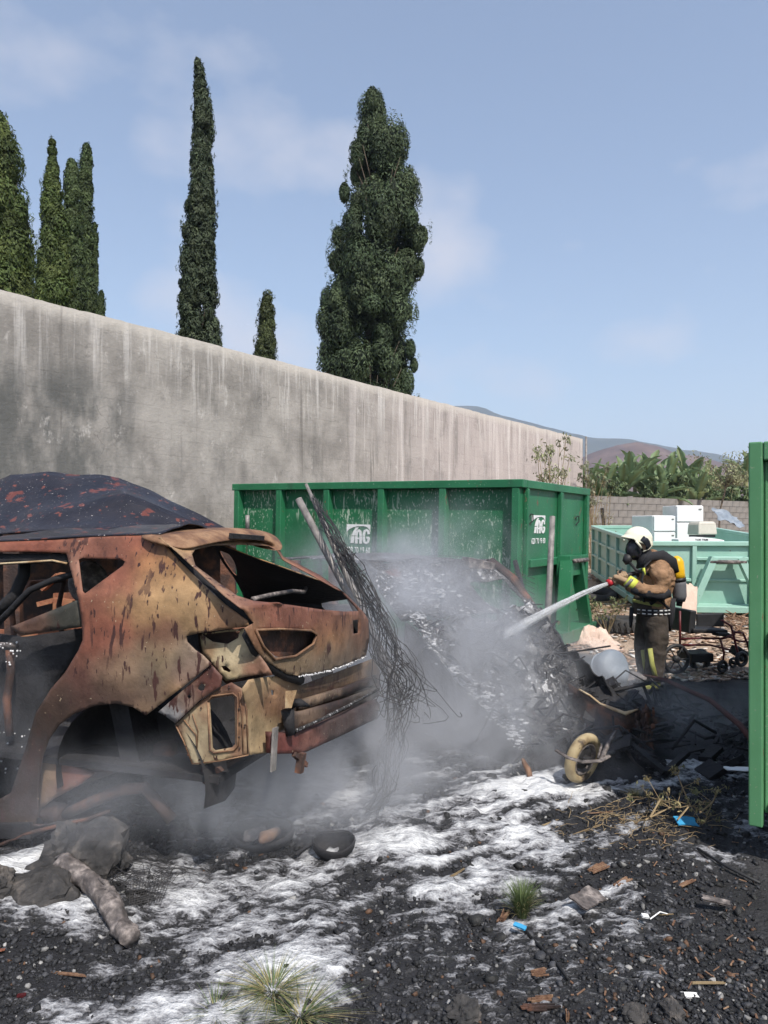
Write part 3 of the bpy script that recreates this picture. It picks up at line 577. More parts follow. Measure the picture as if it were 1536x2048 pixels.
    for i in range(60):
        t = random.uniform(.25, .95); z = gzv + H * t; xx = float(np.interp(z, zt[::-1], ((lf + rt) / 2)[::-1])); hw1 = float(np.interp(z, zt[::-1], (w / 2)[::-1])); a = random.uniform(0, 6.28)
        b.tube([(xx, d, z), (xx + math.cos(a) * hw1 * .4, d + math.sin(a) * hw1 * .4, z + hw1 * .5), (xx + math.cos(a) * hw1 * .7, d + math.sin(a) * hw1 * .7, z + hw1 * 1.1)], [.03, .02, .006], 5)
    b.tube(pts, rs, 8); b.build('trunk', M['bark'], root, True); return root
dk = (np.array([.043, .066, .033]), np.array([.068, .090, .046])); og = (np.array([.055, .082, .024]), np.array([.080, .100, .030])); gn = (np.array([.050, .076, .030]), np.array([.068, .092, .036]))
cypress(745, 22, [(196, 722, 766), (220, 714, 772), (262, 712, 776), (285, 706, 812), (300, 702, 822), (330, 700, 806), (352, 692, 800), (365, 690, 838), (390, 678, 842), (415, 676, 836), (435, 672, 846), (460, 666, 864), (485, 664, 860), (505, 664, 838),
    (530, 658, 850), (560, 654, 842), (600, 648, 836), (630, 636, 834), (660, 632, 830), (700, 634, 826), (725, 638, 838), (745, 640, 832), (790, 650, 834), (830, 655, 834)],
    'broad lumpy dark green cypress behind the wall right of the slim one', dk, lump=.40, nl=66000, size=.05, dens_l=1.25, extra=[(798, 296, 22), (792, 330, 16), (818, 385, 25), (812, 425, 22), (846, 465, 20), (835, 490, 18), (820, 520, 22), (838, 540, 14), (690, 395, 14), (676, 470, 16), (668, 520, 18), (655, 600, 22), (652, 650, 24), (656, 700, 26), (820, 700, 16), (828, 730, 12), (812, 770, 22), (745, 215, 20), (735, 260, 20), (760, 270, 18), (715, 320, 18), (735, 345, 24), (712, 350, 16), (745, 420, 26), (712, 450, 22), (760, 480, 22), (730, 500, 20), (700, 540, 26), (780, 560, 26), (742, 560, 24), (705, 600, 26), (755, 620, 28), (720, 650, 26), (790, 640, 24), (700, 690, 28), (745, 700, 30), (785, 710, 26), (720, 750, 28), (760, 760, 26)])
cypress(401, 17, [(124, 388, 401), (150, 390, 408), (185, 389, 416), (215, 386, 424), (250, 385, 429), (300, 382, 425), (340, 380, 428), (385, 371, 431), (430, 369, 433), (490, 362, 432), (525, 357, 432), (580, 357, 436), (640, 355, 440), (690, 354, 447), (740, 354, 450)],
    'very tall slim dark cypress standing alone behind the middle of the wall', (np.array([.036, .052, .030]), np.array([.058, .072, .040])), lump=.15, nl=34000, size=.04)
cypress(532, 18, [(592, 527, 546), (620, 519, 548), (660, 514, 549), (690, 508, 553), (720, 505, 552), (760, 503, 554)], 'small bushy cypress tip showing above the wall between two taller ones', (np.array([.045, .058, .026]), np.array([.065, .078, .03])), lump=.15, nl=9000, size=.04)
cypress(-22, 17, [(228, -30, -6), (250, -42, 14), (300, -60, 38), (345, -70, 40), (370, -75, 42), (430, -90, 52), (500, -100, 68), (560, -105, 76), (620, -110, 90)], 'wide pale green cypress cut off by the photograph\'s left edge', og, lump=.36, nl=42000, size=.055)
cypress(106, 15.5, [(278, 100, 109), (300, 98, 111), (330, 97, 113), (348, 96, 118), (380, 86, 120), (430, 84, 128), (500, 78, 138), (560, 70, 146), (600, 68, 148), (660, 66, 150)], 'yellowish green cypress with a thin spire top near the left edge', og, lump=.2, nl=24000, size=.042)
cypress(143, 17.5, [(328, 136, 152), (350, 131, 156), (400, 129, 160), (470, 127, 165), (560, 126, 170), (650, 124, 174)], 'dark cypress with a blunt double top beside the spired one', gn, lump=.16, nl=14000, size=.042)
cypress(170, 18.5, [(292, 168, 180), (320, 162, 184), (380, 158, 185), (460, 155, 184), (540, 152, 190), (600, 150, 193), (670, 148, 194)], 'round topped dark green cypress, tallest of the left cluster on its right side', gn, lump=.16, nl=18000, size=.042)
cypress(188, 19.5, [(450, 187, 192), (480, 185, 194), (540, 184, 195), (600, 182, 194), (660, 180, 195)], 'thin dark cypress with a bare twig top at the right of the left cluster', gn, lump=.1, nl=5000, size=.04)
cypress(203, 20.5, [(588, 200, 206), (605, 196, 209), (630, 194, 208), (670, 192, 210)], 'smallest dark cypress tip peeping over the wall beside the left cluster', gn, lump=.1, nl=2500, size=.04)

# ---------------------------------------------------------------- banana plants
def leaf_mesh(L_, W_, curl, seed, yellow=0.0):
    r = np.random.default_rng(seed); n = 18; v = []; f = []
    for i in range(n + 1):
        t = i / n; w = W_ * (math.sin(math.pi * min(1, t * .93 + .07)) ** .6) * .5
        ang = .15 + curl * t * t; x = L_ * (t - .12 * curl * t ** 3); z = -curl * L_ * .42 * t ** 2.2
        for s, k in ((-1, 1.), (-.5, .5), (0, 0), (.5, .5), (1, 1.)):
            ww = w * s * (1 - .22 * r.random() * (abs(s) == 1)); v.append((x, ww, z + abs(ww) * .45 - (.0 if s else .03)))
    tear = {(i, j) for i in range(2, n) for j in (0, 3) if r.random() < .28}
    vv = list(v)
    for i in range(n):
        for j in range(4):
            a = i * 5 + j; f.append((a, a + 1, a + 6, a + 5))
    v = np.array(vv)
    for (i, j) in tear:      # ragged edge: pull outer vertex inward
        k = i * 5 + (0 if j == 0 else 4); v[k, 1] *= .45
    me = bpy.data.meshes.new('leaf'); me.from_pydata([tuple(q) for q in v], [], f); me.update()
    base = np.array([.175, .25, .13]) * (1 - yellow) + np.array([.26, .25, .07]) * yellow
    c = base[None] * r.uniform(.8, 1.2, (len(v), 1)); c[2::5] = np.array([.17, .20, .08]); set_col(me, c, 'tint'); me.materials.append(M['banana_leaf']); me.shade_smooth(); return me
LM = [leaf_mesh(1.9, .64, .25, 1), leaf_mesh(1.7, .70, .5, 2), leaf_mesh(2.0, .60, .9, 3), leaf_mesh(1.6, .68, .10, 4, .08), leaf_mesh(1.9, .6, 1.1, 5, .45)]
bl_labels = ['banana plant with folded grey green leaves next to the tall wall\'s end', 'banana plant with arching leaves, second from the tall wall', 'banana plant with wide upright leaf below the brown hilltop', 'banana plant with drooping shaded leaves behind the chest freezer',
    'banana plant with two leaf blades raised side by side above the low wall', 'banana plant with large tilted glossy leaf over the upright fridge', 'banana plant with yellowing torn leaf tips, the palest of the row', 'banana plant with long blade hanging down over the low wall',
    'banana plant with upright yellow midrib near the thin bare tree', 'banana plant with low leaves behind the thin bare tree', 'banana plant with tattered leaves at the right end of the low wall', 'banana plant with tall round leaf rising beside the near green container', 'banana plant with leaf top just over the near green container\'s rim']
bl_labels += ['banana plant just beside the tall wall, its leaves half hidden by dusty shrubs', 'banana plant leaning over the low wall\'s left end', 'banana plant with crossed leaves behind the lower white fridge', 'banana plant with bright upright blade left of the tallest leaves', 'banana plant filling the gap left of the thin bare tree']
bp = [(1185, 30, 925), (1212, 33, 912), (1248, 29.5, 902), (1282, 31, 905), (1300, 34, 898), (1345, 31, 897), (1372, 33.5, 898), (1395, 30.5, 930), (1420, 33, 925), (1440, 34.5, 945), (1470, 33.5, 948), (1494, 34, 885), (1524, 35, 884), (1172, 29, 915), (1205, 28.6, 935), (1322, 29.8, 918), (1268, 33, 896), (1410, 31.5, 912)]
for i, (px, d, ytop) in enumerate(bp):
    x = (px - CX) / F * d; z0 = gzf(x, d); zt = EYE - (ytop - CY) / F * d; zs = zt - 1.42
    root = thing('banana_plant', (x, d, z0), bl_labels[i], 'plant', 'banana plants beyond the low wall')
    b = MB(); b.tube([(x, d, z0 - .1), (x + .05, d, (z0 + zs) / 2), (x + random.uniform(-.1, .1), d, zs)], [.13, .11, .07], 9); b.build('stem', M['banana_stem'], root, True)
    k = 11; a0 = random.uniform(0, 6.28)
    for j in range(k):
        o = bpy.data.objects.new('leaf', LM[(i + j * 2) % 4 if j < 9 else (4 if i in (6, 7, 8) else 2)]); C.objects.link(o); o.parent = root
        el = R(random.uniform(66, 86)) if j < 4 else R(random.uniform(15, 62)); az = a0 + j * 2.4 + random.uniform(-.3, .3)
        if j == 0: az = random.choice((0, math.pi)) + random.uniform(-.5, .5)
        o.location = (random.uniform(-.05, .05), random.uniform(-.05, .05), zs - z0 - .05 - (.25 * (j > 5))); o.rotation_euler = Euler((random.uniform(-.9, .9), -el, az), 'XYZ'); s = random.uniform(.7, .92); o.scale = (s, s, s)

# scrub, bare saplings and shrubs
def shrub(base, top, spread, n, label, tint, name='shrub', size=.03, lean=(0, 0), stem=.012, cat='shrub', nb=9, bare=.35):
    base = Vector(base); H = top - base.z; root = thing(name, base, label, cat); b = MB(); ends = []
    for i in range(nb):
        a = random.uniform(0, 6.28); s = spread * random.uniform(.3, 1); e = base + Vector((math.cos(a) * s + lean[0], math.sin(a) * s + lean[1], H * random.uniform(.6, 1)))
        mid = base.lerp(e, .5) + Vector((random.uniform(-.1, .1) * spread, random.uniform(-.1, .1) * spread, H * .08)); b.tube([base, mid, e], [stem, stem * .7, stem * .3], 5)
        for k in range(4):
            t = random.uniform(bare, 1); q = base.lerp(mid, t * 2) if t < .5 else mid.lerp(e, t * 2 - 1); w = q + Vector((random.uniform(-1, 1), random.uniform(-1, 1), random.uniform(-.1, .9))) * spread * .35
            b.tube([q, q.lerp(w, .5) + Vector((0, 0, .02)), w], [stem * .45, stem * .3, stem * .15], 4); ends += [w, q.lerp(w, .6), e]
    b.build('stem', M['dry_stem'], root)
    if n:
        ce = np.array([tuple(e) for e in ends]); v, f, c = leaf_cloud(ce, np.full((len(ce), 3), spread * .16), n, size, tint); me = np_mesh('leaves', v, f); set_col(me, c, 'tint'); link('leaves', me, M['leaf'], root)
    return root
pale = (np.array([.24, .23, .15]), np.array([.16, .18, .09])); grn = (np.array([.13, .16, .08]), np.array([.08, .12, .055]))
p_ = P(1098, 1000, 15.5); shrub((p_.x, p_.y, gzf(p_.x, p_.y)), EYE - (872 - CY) / F * 15.5, .62, 900, 'sparse pale leafed shrub rising behind the big green container', pale, size=.03, nb=13, bare=.55, stem=.014)
p_ = P(1185, 1000, 24.5); shrub((p_.x, p_.y, gzf(p_.x, p_.y)), EYE - (925 - CY) / F * 24.5, .6, 420, 'dusty grey shrub at the corner of the tall and low walls', (np.array([.17, .17, .12]), np.array([.10, .12, .07])), size=.05, nb=12, bare=.4)
for px, d, yt, lb in ((1235, 28.6, 950, 'dusty bush behind the left part of the low wall'), (1310, 29.6, 962, 'grey bush below the banana leaves over the fridge'), (1345, 30.4, 945, 'low leafy bush behind the upright fridge'), (1400, 31, 958, 'dark green bush behind the low wall near the thin tree'), (1455, 32, 950, 'straggly bush behind the low wall\'s right part'), (1495, 32.5, 955, 'bush at the low wall beside the near container')):
    x = (px - CX) / F * d; shrub((x, d, gzf(x, d)), EYE - (yt - CY) / F * d, .75, 1500, lb, grn, name='bush', size=.06, nb=10, cat='bush')
p_ = P(1437, 1040, 24); zb = gzf(p_.x, p_.y); sap = thing('sapling', (p_.x, p_.y, zb), 'thin leaning bare tree in front of the low wall on the right', 'tree')
b = MB(); tp = P(1452, 975, 24); b.tube([(p_.x, p_.y, zb), P(1440, 1020, 24), tp], [.035, .03, .025], 6); tops = []
for i in range(22):
    e = P(1452 + random.uniform(-70, 60), 930 + random.uniform(-20, 45), 24 + random.uniform(-.5, .5)); q = tp.lerp(e, .5) + Vector((0, 0, .12)); b.tube([tp, q, e], [.016, .01, .004], 4); tops += [e, tp.lerp(e, .7), q]
b.build('trunk', M['bark'], sap); ce = np.array([tuple(e) for e in tops]); v, f, c = leaf_cloud(ce, np.full((len(ce), 3), .2), 1500, .035, pale); me = np_mesh('crown', v, f); set_col(me, c, 'tint'); link('crown', me, M['leaf'], sap)
for px, yt, lb in ((1207, 985, 'bare thorny sapling left of the pale teal container'), (1182, 1005, 'dry twiggy weed by the big container\'s far corner')):
    p_ = P(px, 1060, 18); shrub((p_.x, p_.y, gzf(p_.x, p_.y)), EYE - (yt - CY) / F * 18, .35, 120, lb, pale, name='dry_weed', size=.02, nb=9, cat='weed')
p_ = P(1213, 1040, 20); b = MB(); b.tube([(p_.x, p_.y, gzf(p_.x, p_.y) - .1), P(1204, 1016, 20)], .045, 7); tag(b.build('stake', M['char'], None), 'short dark stake stuck in rubble left of the teal container', 'stake')
p_ = P(1215, 1180, 10.4); shrub((p_.x, p_.y, gzf(p_.x, p_.y)), gzf(p_.x, p_.y) + .55, .4, 260, 'low weed with small leaves behind the firefighter\'s nozzle', (np.array([.14, .15, .07]), np.array([.08, .10, .05])), name='weed', size=.02, nb=10, cat='weed', stem=.006)

# ---------------------------------------------------------------- big green container
TH = R(32.8); H0 = 2.075; CL, CW = 4.68, 2.42
C0 = Vector((1.655, 9.0, .112)); EX = Vector((-math.cos(TH), math.sin(TH), math.sin(R(1.15)))).normalized(); EY = Vector((math.sin(TH), math.cos(TH), 0)); EZ = EX.cross(-EY).normalized(); 
if EZ.z < 0: EZ = -EZ
def CP(x, y, z): return C0 + EX * x + EY * y + EZ * z
def cbox(b, x0, x1, y0, y1, z0, z1): b.hexa([CP(x0, y0, z0), CP(x1, y0, z0), CP(x1, y1, z0), CP(x0, y1, z0), CP(x0, y0, z1), CP(x1, y0, z1), CP(x1, y1, z1), CP(x0, y1, z1)])
def fixn(o):
    bm = bmesh.new(); bm.from_mesh(o.data); bmesh.ops.recalc_face_normals(bm, faces=bm.faces[:]); bm.to_mesh(o.data); bm.free(); return o
def cpart(name, boxes, m, root, bev=.008):
    b = MB(); [cbox(b, *q) for q in boxes]; o = fixn(b.build(name, m, root)); 
    if bev: bevel(o, bev, 1)
    return o
ct = thing('skip_container', C0, 'big dark green open skip container with white logo and water runs', 'container')
cpart('long_panel', [(0, CL, .0, .02, .1, H0 - .02)], M['green'], ct, 0); cpart('long_panel', [(0, CL, CW - .02, CW, .1, H0 - .02)], M['green'], ct, 0)
cpart('end_panel', [(0, .02, .021, CW - .021, .1, H0 - .02)], M['green_clean'], ct, 0); cpart('end_panel', [(CL - .02, CL, .021, CW - .021, .1, H0 - .02)], M['green_clean'], ct, 0)
cpart('floor', [(.021, CL - .021, .021, CW - .021, .1, .14)], M['green_clean'], ct, 0)
cpart('top_rail', [(-.05, CL + .05, -.125, .02, H0 - .10, H0)], M['green_clean'], ct); cpart('top_rail', [(-.05, CL + .05, CW - .02, CW + .075, H0 - .10, H0)], M['green_clean'], ct)
cpart('top_rail', [(-.055, .03, .02, CW - .02, H0 - .102, H0 - .003)], M['green_clean'], ct); cpart('top_rail', [(CL - .03, CL + .055, .02, CW - .02, H0 - .102, H0 - .003)], M['green_clean'], ct)
cpart('bottom_rail', [(-.03, CL + .03, -.06, .05, .0, .14)], M['green_clean'], ct); cpart('bottom_rail', [(-.03, CL + .03, CW - .05, CW + .06, .0, .14)], M['green_clean'], ct); cpart('bottom_rail', [(-.06, .06, .05, CW - .05, .0, .14)], M['green_clean'], ct)
for x in (.0, 1.0, 1.94, 2.86, 3.74, CL - .09):   # ribs on the long face
    cpart('rib', [(x, x + .10, -.12, -.001, .14, H0 - .10)], M['green_clean'], ct)
for y in (-.02, 1.21, CW - .08): cpart('rib', [(-.06, -.001, y if y > 0 else .022, y + .1, .14, H0 - .105)], M['green_clean'], ct)
cpart('mid_rail', [(-.075, -.002, .121, 1.208, 1.0, 1.10)], M['green_clean'], ct); cpart('mid_rail', [(-.075, -.002, 1.312, CW - .082, 1.0, 1.10)], M['green_clean'], ct)
hk = thing  # hook frame: two inclined legs, head plate and bar on the end face
b = MB()
for a_, c_ in (((1.27 - .20, 1.05), (1.27 - .50, .1)), ((1.27 + .20, 1.05), (1.27 + .50, .1))):
    b.bar(CP(-.20, a_[0], a_[1]), CP(-.26, c_[0], c_[1]), .09, .16, up=EX)
hf = fixn(b.build('hook_frame', M['green_clean'], ct)); b = MB(); b.hexa([CP(-.25, 1.02, .86), CP(-.08, 1.02, .86), CP(-.08, 1.52, .86), CP(-.25, 1.52, .86), CP(-.25, 1.04, 1.12), CP(-.08, 1.04, 1.12), CP(-.08, 1.50, 1.12), CP(-.25, 1.50, 1.12)]); fixn(b.build('hook_plate', M['green_clean'], ct))
b = MB(); b.tube([CP(-.30, 1.05, 1.06), CP(-.30, 1.62, 1.06)], .028, 10); b.build('hook_bar', M['burnt_grey'], ct, True)
cpart('base_sill', [(-.34, -.062, .55, 1.98, .0, .17)], M['green_clean'], ct)
def stroke(pts, w):
    out = []; pts = [Vector((a, b_, 0)) for a, b_ in pts]
    for i in range(len(pts) - 1):
        d = (pts[i + 1] - pts[i]).normalized(); n_ = Vector((-d.y, d.x, 0)) * w / 2; e = d * w * .18; out.append([pts[i] - n_ - e, pts[i + 1] - n_ + e, pts[i + 1] + n_ + e, pts[i] + n_ - e])
    return out
def logo(root, fr, W_, H_, name='logo'):
    """fr(u,v,h) maps logo coordinates to the panel"""
    b = MB(); polys = []
    band = [(0, 1), (1, 1), (1, .66), (.975, .74), (.93, .82), (.85, .885), (.72, .925), (.55, .915), (.42, .90), (.28, .86), (.13, .77), (0, .64)]
    for i in range(2, len(band) - 1):
        pass
    up = [(1, .66), (.975, .74), (.93, .82), (.85, .885), (.72, .925), (.55, .915), (.42, .90), (.28, .86), (.13, .77), (0, .64)]
    for i in range(len(up) - 1): polys.append([(up[i][0], 1), (up[i + 1][0], 1), up[i + 1], up[i]])
    polys.append([(.17, .10), (.31, .10), (.345, .42), (.22, .42)]); polys.append([(.22, .46), (.345, .46), (.42, .70), (.52, .865), (.40, .845), (.28, .66)])
    for pts, w in (([(.42, .10), (.42, .42)], .105), ([(.42, .47), (.45, .64), (.52, .72), (.58, .66), (.60, .47)], .10), ([(.60, .42), (.60, .10)], .105), ([(.42, .33), (.60, .33)], .08),
                   ([(.94, .56), (.91, .69), (.84, .74), (.77, .69), (.735, .56), (.73, .47)], .095), ([(.73, .42), (.735, .26), (.77, .16), (.84, .12), (.91, .17), (.94, .27), (.94, .38), (.86, .38)], .095)):
        polys += [[(q.x, q.y) for q in pl] for pl in stroke(pts, w)]
    for k, pl in enumerate(polys):
        n_ = len(pl); vs = [fr(x * W_, y * H_, .002) for x, y in pl] + [fr(x * W_, y * H_, .005 + .0001 * k) for x, y in pl]
        b.add(vs, [tuple(range(n_))[::-1], tuple(range(n_, 2 * n_))] + [(i, (i + 1) % n_, n_ + (i + 1) % n_, n_ + i) for i in range(n_)])
    return fixn(b.build(name, M['white_paint'], root))
def lettering(root, txt, fr, W_, H_, name='lettering', m=None):
    cu = bpy.data.curves.new('lettering', 'FONT'); cu.body = txt; cu.extrude = .0; cu.offset = .012; cu.resolution_u = 3
    t = bpy.data.objects.new('tmp', cu); C.objects.link(t); dg = bpy.context.evaluated_depsgraph_get(); me = bpy.data.meshes.new_from_object(t.evaluated_get(dg)); bpy.data.objects.remove(t)
    co = np.array([v.co[:] for v in me.vertices]); mn, mx_ = co.min(0), co.max(0)
    for v in me.vertices: v.co = fr((v.co.x - mn[0]) / (mx_[0] - mn[0]) * W_, (v.co.y - mn[1]) / (mx_[1] - mn[1]) * H_, .004)
    me.materials.clear(); o = link(name, me, m or M['white_paint'], root)
    s = o.modifiers.new('thick', 'SOLIDIFY'); s.thickness = .002; return o
# long face: u runs to the right = -EX
lx = 2.62
logo(ct, lambda u, v, h: CP(lx + .0 - u, -h, 1.20 + v), .40, .29); lettering(ct, '620 70 19 60', lambda u, v, h: CP(lx - u, -h, 1.09 + v), .40, .085)
logo(ct, lambda u, v, h: CP(-h, .30 + u, 1.40 + v), .46, .25); lettering(ct, '620 70 19 60', lambda u, v, h: CP(-h, .30 + u, 1.285 + v), .48, .075)
for y in (.17, 1.95):
    b = MB(); b.tube([CP(-.012, y, 1.62), CP(-.03, y + .03, 1.66), CP(-.03, y + .09, 1.66), CP(-.03, y + .1, 1.58), CP(-.012, y + .03, 1.54)], .008, 6); b.build('hook_loop', M['char'], ct)

# ---------------------------------------------------------------- near green container on the right
D0 = Vector((1.79, 3.62, .16)); RH = 1.855
R1 = Vector((math.cos(TH), -math.sin(TH), 0)); R2 = Vector((math.sin(TH), math.cos(TH), 0)); R3 = Vector((0, 0, 1))
def RP(x, y, z): return D0 + R1 * x + R2 * y + R3 * z
def rbox(b, x0, x1, y0, y1, z0, z1): b.hexa([RP(x0, y0, z0), RP(x1, y0, z0), RP(x1, y1, z0), RP(x0, y1, z0), RP(x0, y0, z1), RP(x1, y0, z1), RP(x1, y1, z1), RP(x0, y1, z1)])
def rpart(name, boxes, m, root, bev=.007):
    b = MB(); [rbox(b, *q) for q in boxes]; o = fixn(b.build(name, m, root)); 
    if bev: bevel(o, bev, 2)
    return o
rc = thing('skip_container', D0, 'faded green container cut off by the photograph\'s right edge', 'container')
RL, RW = 4.9, 2.4
rpart('post', [(0, .062, -.05, .04, 0, RH)], M['green_olive'], rc); rpart('post_flange', [(.064, .080, -.004, .03, .06, RH - .09)], M['green_olive'], rc)
rpart('end_panel', [(.082, RW, .05, .07, .06, RH - .01)], M['green'], rc, 0); rpart('top_rail', [(.064, RW, -.05, .06, RH - .09, RH)], M['green_olive'], rc); rpart('bottom_rail', [(.082, RW, -.03, .05, -.0, .11)], M['green_olive'], rc)
rpart('mid_rail', [(.082, RW, -.03, .048, .86, .94)], M['green_olive'], rc); rpart('rib', [(1.2, 1.3, -.028, .048, .112, .858)], M['green_olive'], rc); rpart('rib', [(1.2, 1.3, -.028, .048, .942, RH - .092)], M['green_olive'], rc)
rpart('long_panel', [(.03, .05, .042, RL, .06, RH - .01)], M['green'], rc, 0); rpart('long_panel', [(RW - .02, RW, .072, RL, .06, RH - .01)], M['green'], rc, 0); rpart('end_panel', [(.052, RW - .022, RL - .02, RL, .06, RH - .01)], M['green'], rc, 0)
rpart('top_rail', [(.0, .09, .042, RL, RH - .09, RH - .002)], M['green_olive'], rc); rpart('floor', [(.052, RW - .022, .072, RL - .022, .06, .1)], M['green'], rc, 0)
for y in (1.1, 2.2, 3.3, 4.4): rpart('rib', [(-.01, .028, y, y + .09, .06, RH - .092)], M['green_olive'], rc)
rpart('skid', [(.6, .75, .1, RL - .1, -.17, .058)], M['green_olive'], rc); rpart('skid', [(1.65, 1.8, .1, RL - .1, -.17, .058)], M['green_olive'], rc)

# ---------------------------------------------------------------- pale teal low container
T0 = Vector((4.16, 11.9, .29)); TX = Vector((.993, -.119, 0)).normalized(); TY = Vector((.12, .99, .054)).normalized(); TZ = TX.cross(TY).normalized(); TW, TL, THt = 2.36, 4.95, 1.10
def TP(x, y, z): return T0 + TX * x + TY * y + TZ * z
def tbox(b, x0, x1, y0, y1, z0, z1): b.hexa([TP(x0, y0, z0), TP(x1, y0, z0), TP(x1, y1, z0), TP(x0, y1, z0), TP(x0, y0, z1), TP(x1, y0, z1), TP(x1, y1, z1), TP(x0, y1, z1)])
def tpart(name, boxes, root, bev=.008, m=None):
    b = MB(); [tbox(b, *q) for q in boxes]; o = fixn(b.build(name, m or M['teal'], root)); 
    if bev: bevel(o, bev, 1)
    return o
tc_ = thing('skip_container', T0, 'low pale teal container with sloping frame on its end, loaded with white appliances', 'container')
tpart('end_panel', [(0, TW, 0, .02, .06, THt - .03)], tc_, 0); tpart('end_panel', [(0, TW, TL - .02, TL, .06, THt - .03)], tc_, 0)
tpart('long_panel', [(0, .02, .021, TL - .021, .06, THt - .03)], tc_, 0); tpart('long_panel', [(TW - .02, TW, .021, TL - .021, .06, THt - .03)], tc_, 0); tpart('floor', [(.021, TW - .021, .021, TL - .021, .06, .1)], tc_, 0)
tpart('top_rail', [(-.05, TW + .05, -.06, .03, THt - .07, THt)], tc_); tpart('top_rail', [(-.05, TW + .05, TL - .03, TL + .06, THt - .07, THt)], tc_)
tpart('top_rail', [(-.06, .03, .031, TL - .031, THt - .071, THt - .003)], tc_); tpart('top_rail', [(TW - .03, TW + .06, .031, TL - .031, THt - .071, THt - .003)], tc_)
tpart('bottom_rail', [(-.03, TW + .03, -.05, .03, .0, .11)], tc_); tpart('bottom_rail', [(-.05, .03, .031, TL, .0, .11)], tc_)
for x in (.0, .74, 1.62, TW - .07): tpart('rib', [(x, x + .07, -.055, -.001, .112, THt - .072)], tc_)
for a, c_ in ((.072, .738), (.812, 1.618), (1.692, TW - .072)): tpart('mid_rail', [(a, c_, -.045, -.002, .80, .85) if a == .812 else (a, c_, -.045, -.002, .46, .51)], tc_)
tpart('mid_rail', [(.812, 1.618, -.03, -.002, .46, .50)], tc_)
for y in (.0, 1.0, 2.0, 3.0, 4.0, TL - .1): tpart('rib', [(-.055, -.001, max(y, .032), y + .07, .112, THt - .074)], tc_)
for z in (.42, .74): tpart('mid_rail', [(-.045, -.002, .11, TL - .12, z, z + .05)], tc_)
b = MB(); cxm = 1.215
for s in (-1, 1): b.bar(TP(cxm + s * .20, -.20, .86), TP(cxm + s * .58, -.28, -.02), .10, .15, up=TY)
fixn(b.build('hook_frame', M['teal'], tc_)); tpart('hook_plate', [(cxm - .24, cxm + .24, -.24, -.14, .80, .875)], tc_); b = MB(); b.tube([TP(cxm - .27, -.26, .80), TP(cxm + .27, -.26, .80)], .03, 10); b.build('hook_bar', M['burnt_grey'], tc_, True)
tpart('strut', [(cxm - .2, cxm - .12, -.14, -.056, .78, .86)], tc_); tpart('strut', [(cxm + .12, cxm + .2, -.14, -.056, .78, .86)], tc_)
tpart('base_sill', [(.6, 1.85, -.26, -.052, .0, .1)], tc_); tpart('skid', [(.7, .85, .1, TL - .1, -.22, .058)], tc_); tpart('skid', [(1.5, 1.65, .1, TL - .1, -.22, .058)], tc_)

# appliances in it
def fridge(px0, px1, y_top, y_bot, d, depth, split, label, name, cat, yaw=0.0, group=None, m=None):
    a = P(px0, y_top, d); c = P(px1, y_bot, d); w = c.x - a.x; h = a.z - c.z; cx_ = (a.x + c.x) / 2; base = Vector((cx_, d + depth / 2, c.z)); root = thing(name, base, label, cat, group)
    Rz = Matrix.Rotation(yaw, 3, 'Z'); mm = m or M['white']
    b = MB(); b.box(base + Vector((0, 0, h / 2)), (w, depth, h), Rz); bevel(b.build('body', mm, root), .012, 2)
    edges = [0] + list(split) + [1]
    for i in range(len(edges) - 1):
        z0, z1 = h * edges[i] + .012, h * edges[i + 1] - .012; q = Rz @ Vector((0, -depth / 2 - .025, 0)); b = MB(); b.box(base + q + Vector((0, 0, (z0 + z1) / 2)), (w * .985, .045, z1 - z0), Rz); dr = bevel(b.build('door', mm, root), .012, 2)
        b = MB(); q = Rz @ Vector((w * .36, -depth / 2 - .055, 0)); b.box(base + q + Vector((0, 0, z0 + (z1 - z0) * .80)), (w * .10, .012, .018), Rz); b.build('handle', M['burnt_grey'], dr)
    return root
fridge(1290, 1343, 1031, 1096, 14.6, .62, (.5,), 'white two door fridge, lower of the pair in the teal container', 'fridge', 'fridge', .35)
fridge(1349, 1404, 1011, 1078, 15.0, .62, (.5,), 'tall white fridge standing highest in the teal container', 'fridge', 'fridge', .06)
q = P(1411, 1058, 13.6); root = thing('water_tank', q - Vector((0, 0, .12)), 'small cream plastic box with sloping lid in the teal container', 'box')
b = MB(); b.box(q + Vector((0, .15, -.005)), (.40, .34, .20), Matrix.Rotation(.25, 3, 'Z'), .93); bevel(b.build('body', M['cream_plastic'], root), .02, 2)
b = MB(); b.box(q + Vector((0, .15, .115)), (.37, .33, .05), Matrix.Rotation(.25, 3, 'Z'), .8); bevel(b.build('lid', M['cream_plastic'], root), .012, 2)
b = MB(); b.box(q + Vector((0, .15, -.13)), (.34, .3, .04), Matrix.Rotation(.25, 3, 'Z')); b.build('base', M['black_plastic'], root)
q = P(1403, 1079, 12.9); root = thing('appliance_lid', q - Vector((0, 0, .05)), 'white curved panel with black printing lying across the teal container\'s rim', 'panel')
b = MB(); K = 14; vs = []
for i in range(K + 1):
    t = i / K; x = -.40 + .84 * t; h = .075 * math.sin(math.pi * (t * .85 + .12)) ** .8 - .03; yaw = .12 * x
    for yy, hh in ((-.16, -.03), (-.15, h * .8), (.15, h), (.17, -.03)): vs.append(q + Vector((x, yy + yaw + .2, hh)))
b.add(vs, [(i * 4 + j, i * 4 + (j + 1) % 4, (i + 1) * 4 + (j + 1) % 4, (i + 1) * 4 + j) for i in range(K) for j in range(4)] + [(0, 1, 2, 3), tuple(K * 4 + j for j in (3, 2, 1, 0))]); fixn(b.build('panel', M['white'], root))
lettering(root, 'TOR TRIM', lambda u, v, h: q + Vector((-.10 + u, .0312 + .12 * (-.1 + u) + .005, -.022 + v)), .24, .035, m=M['black_plastic'])
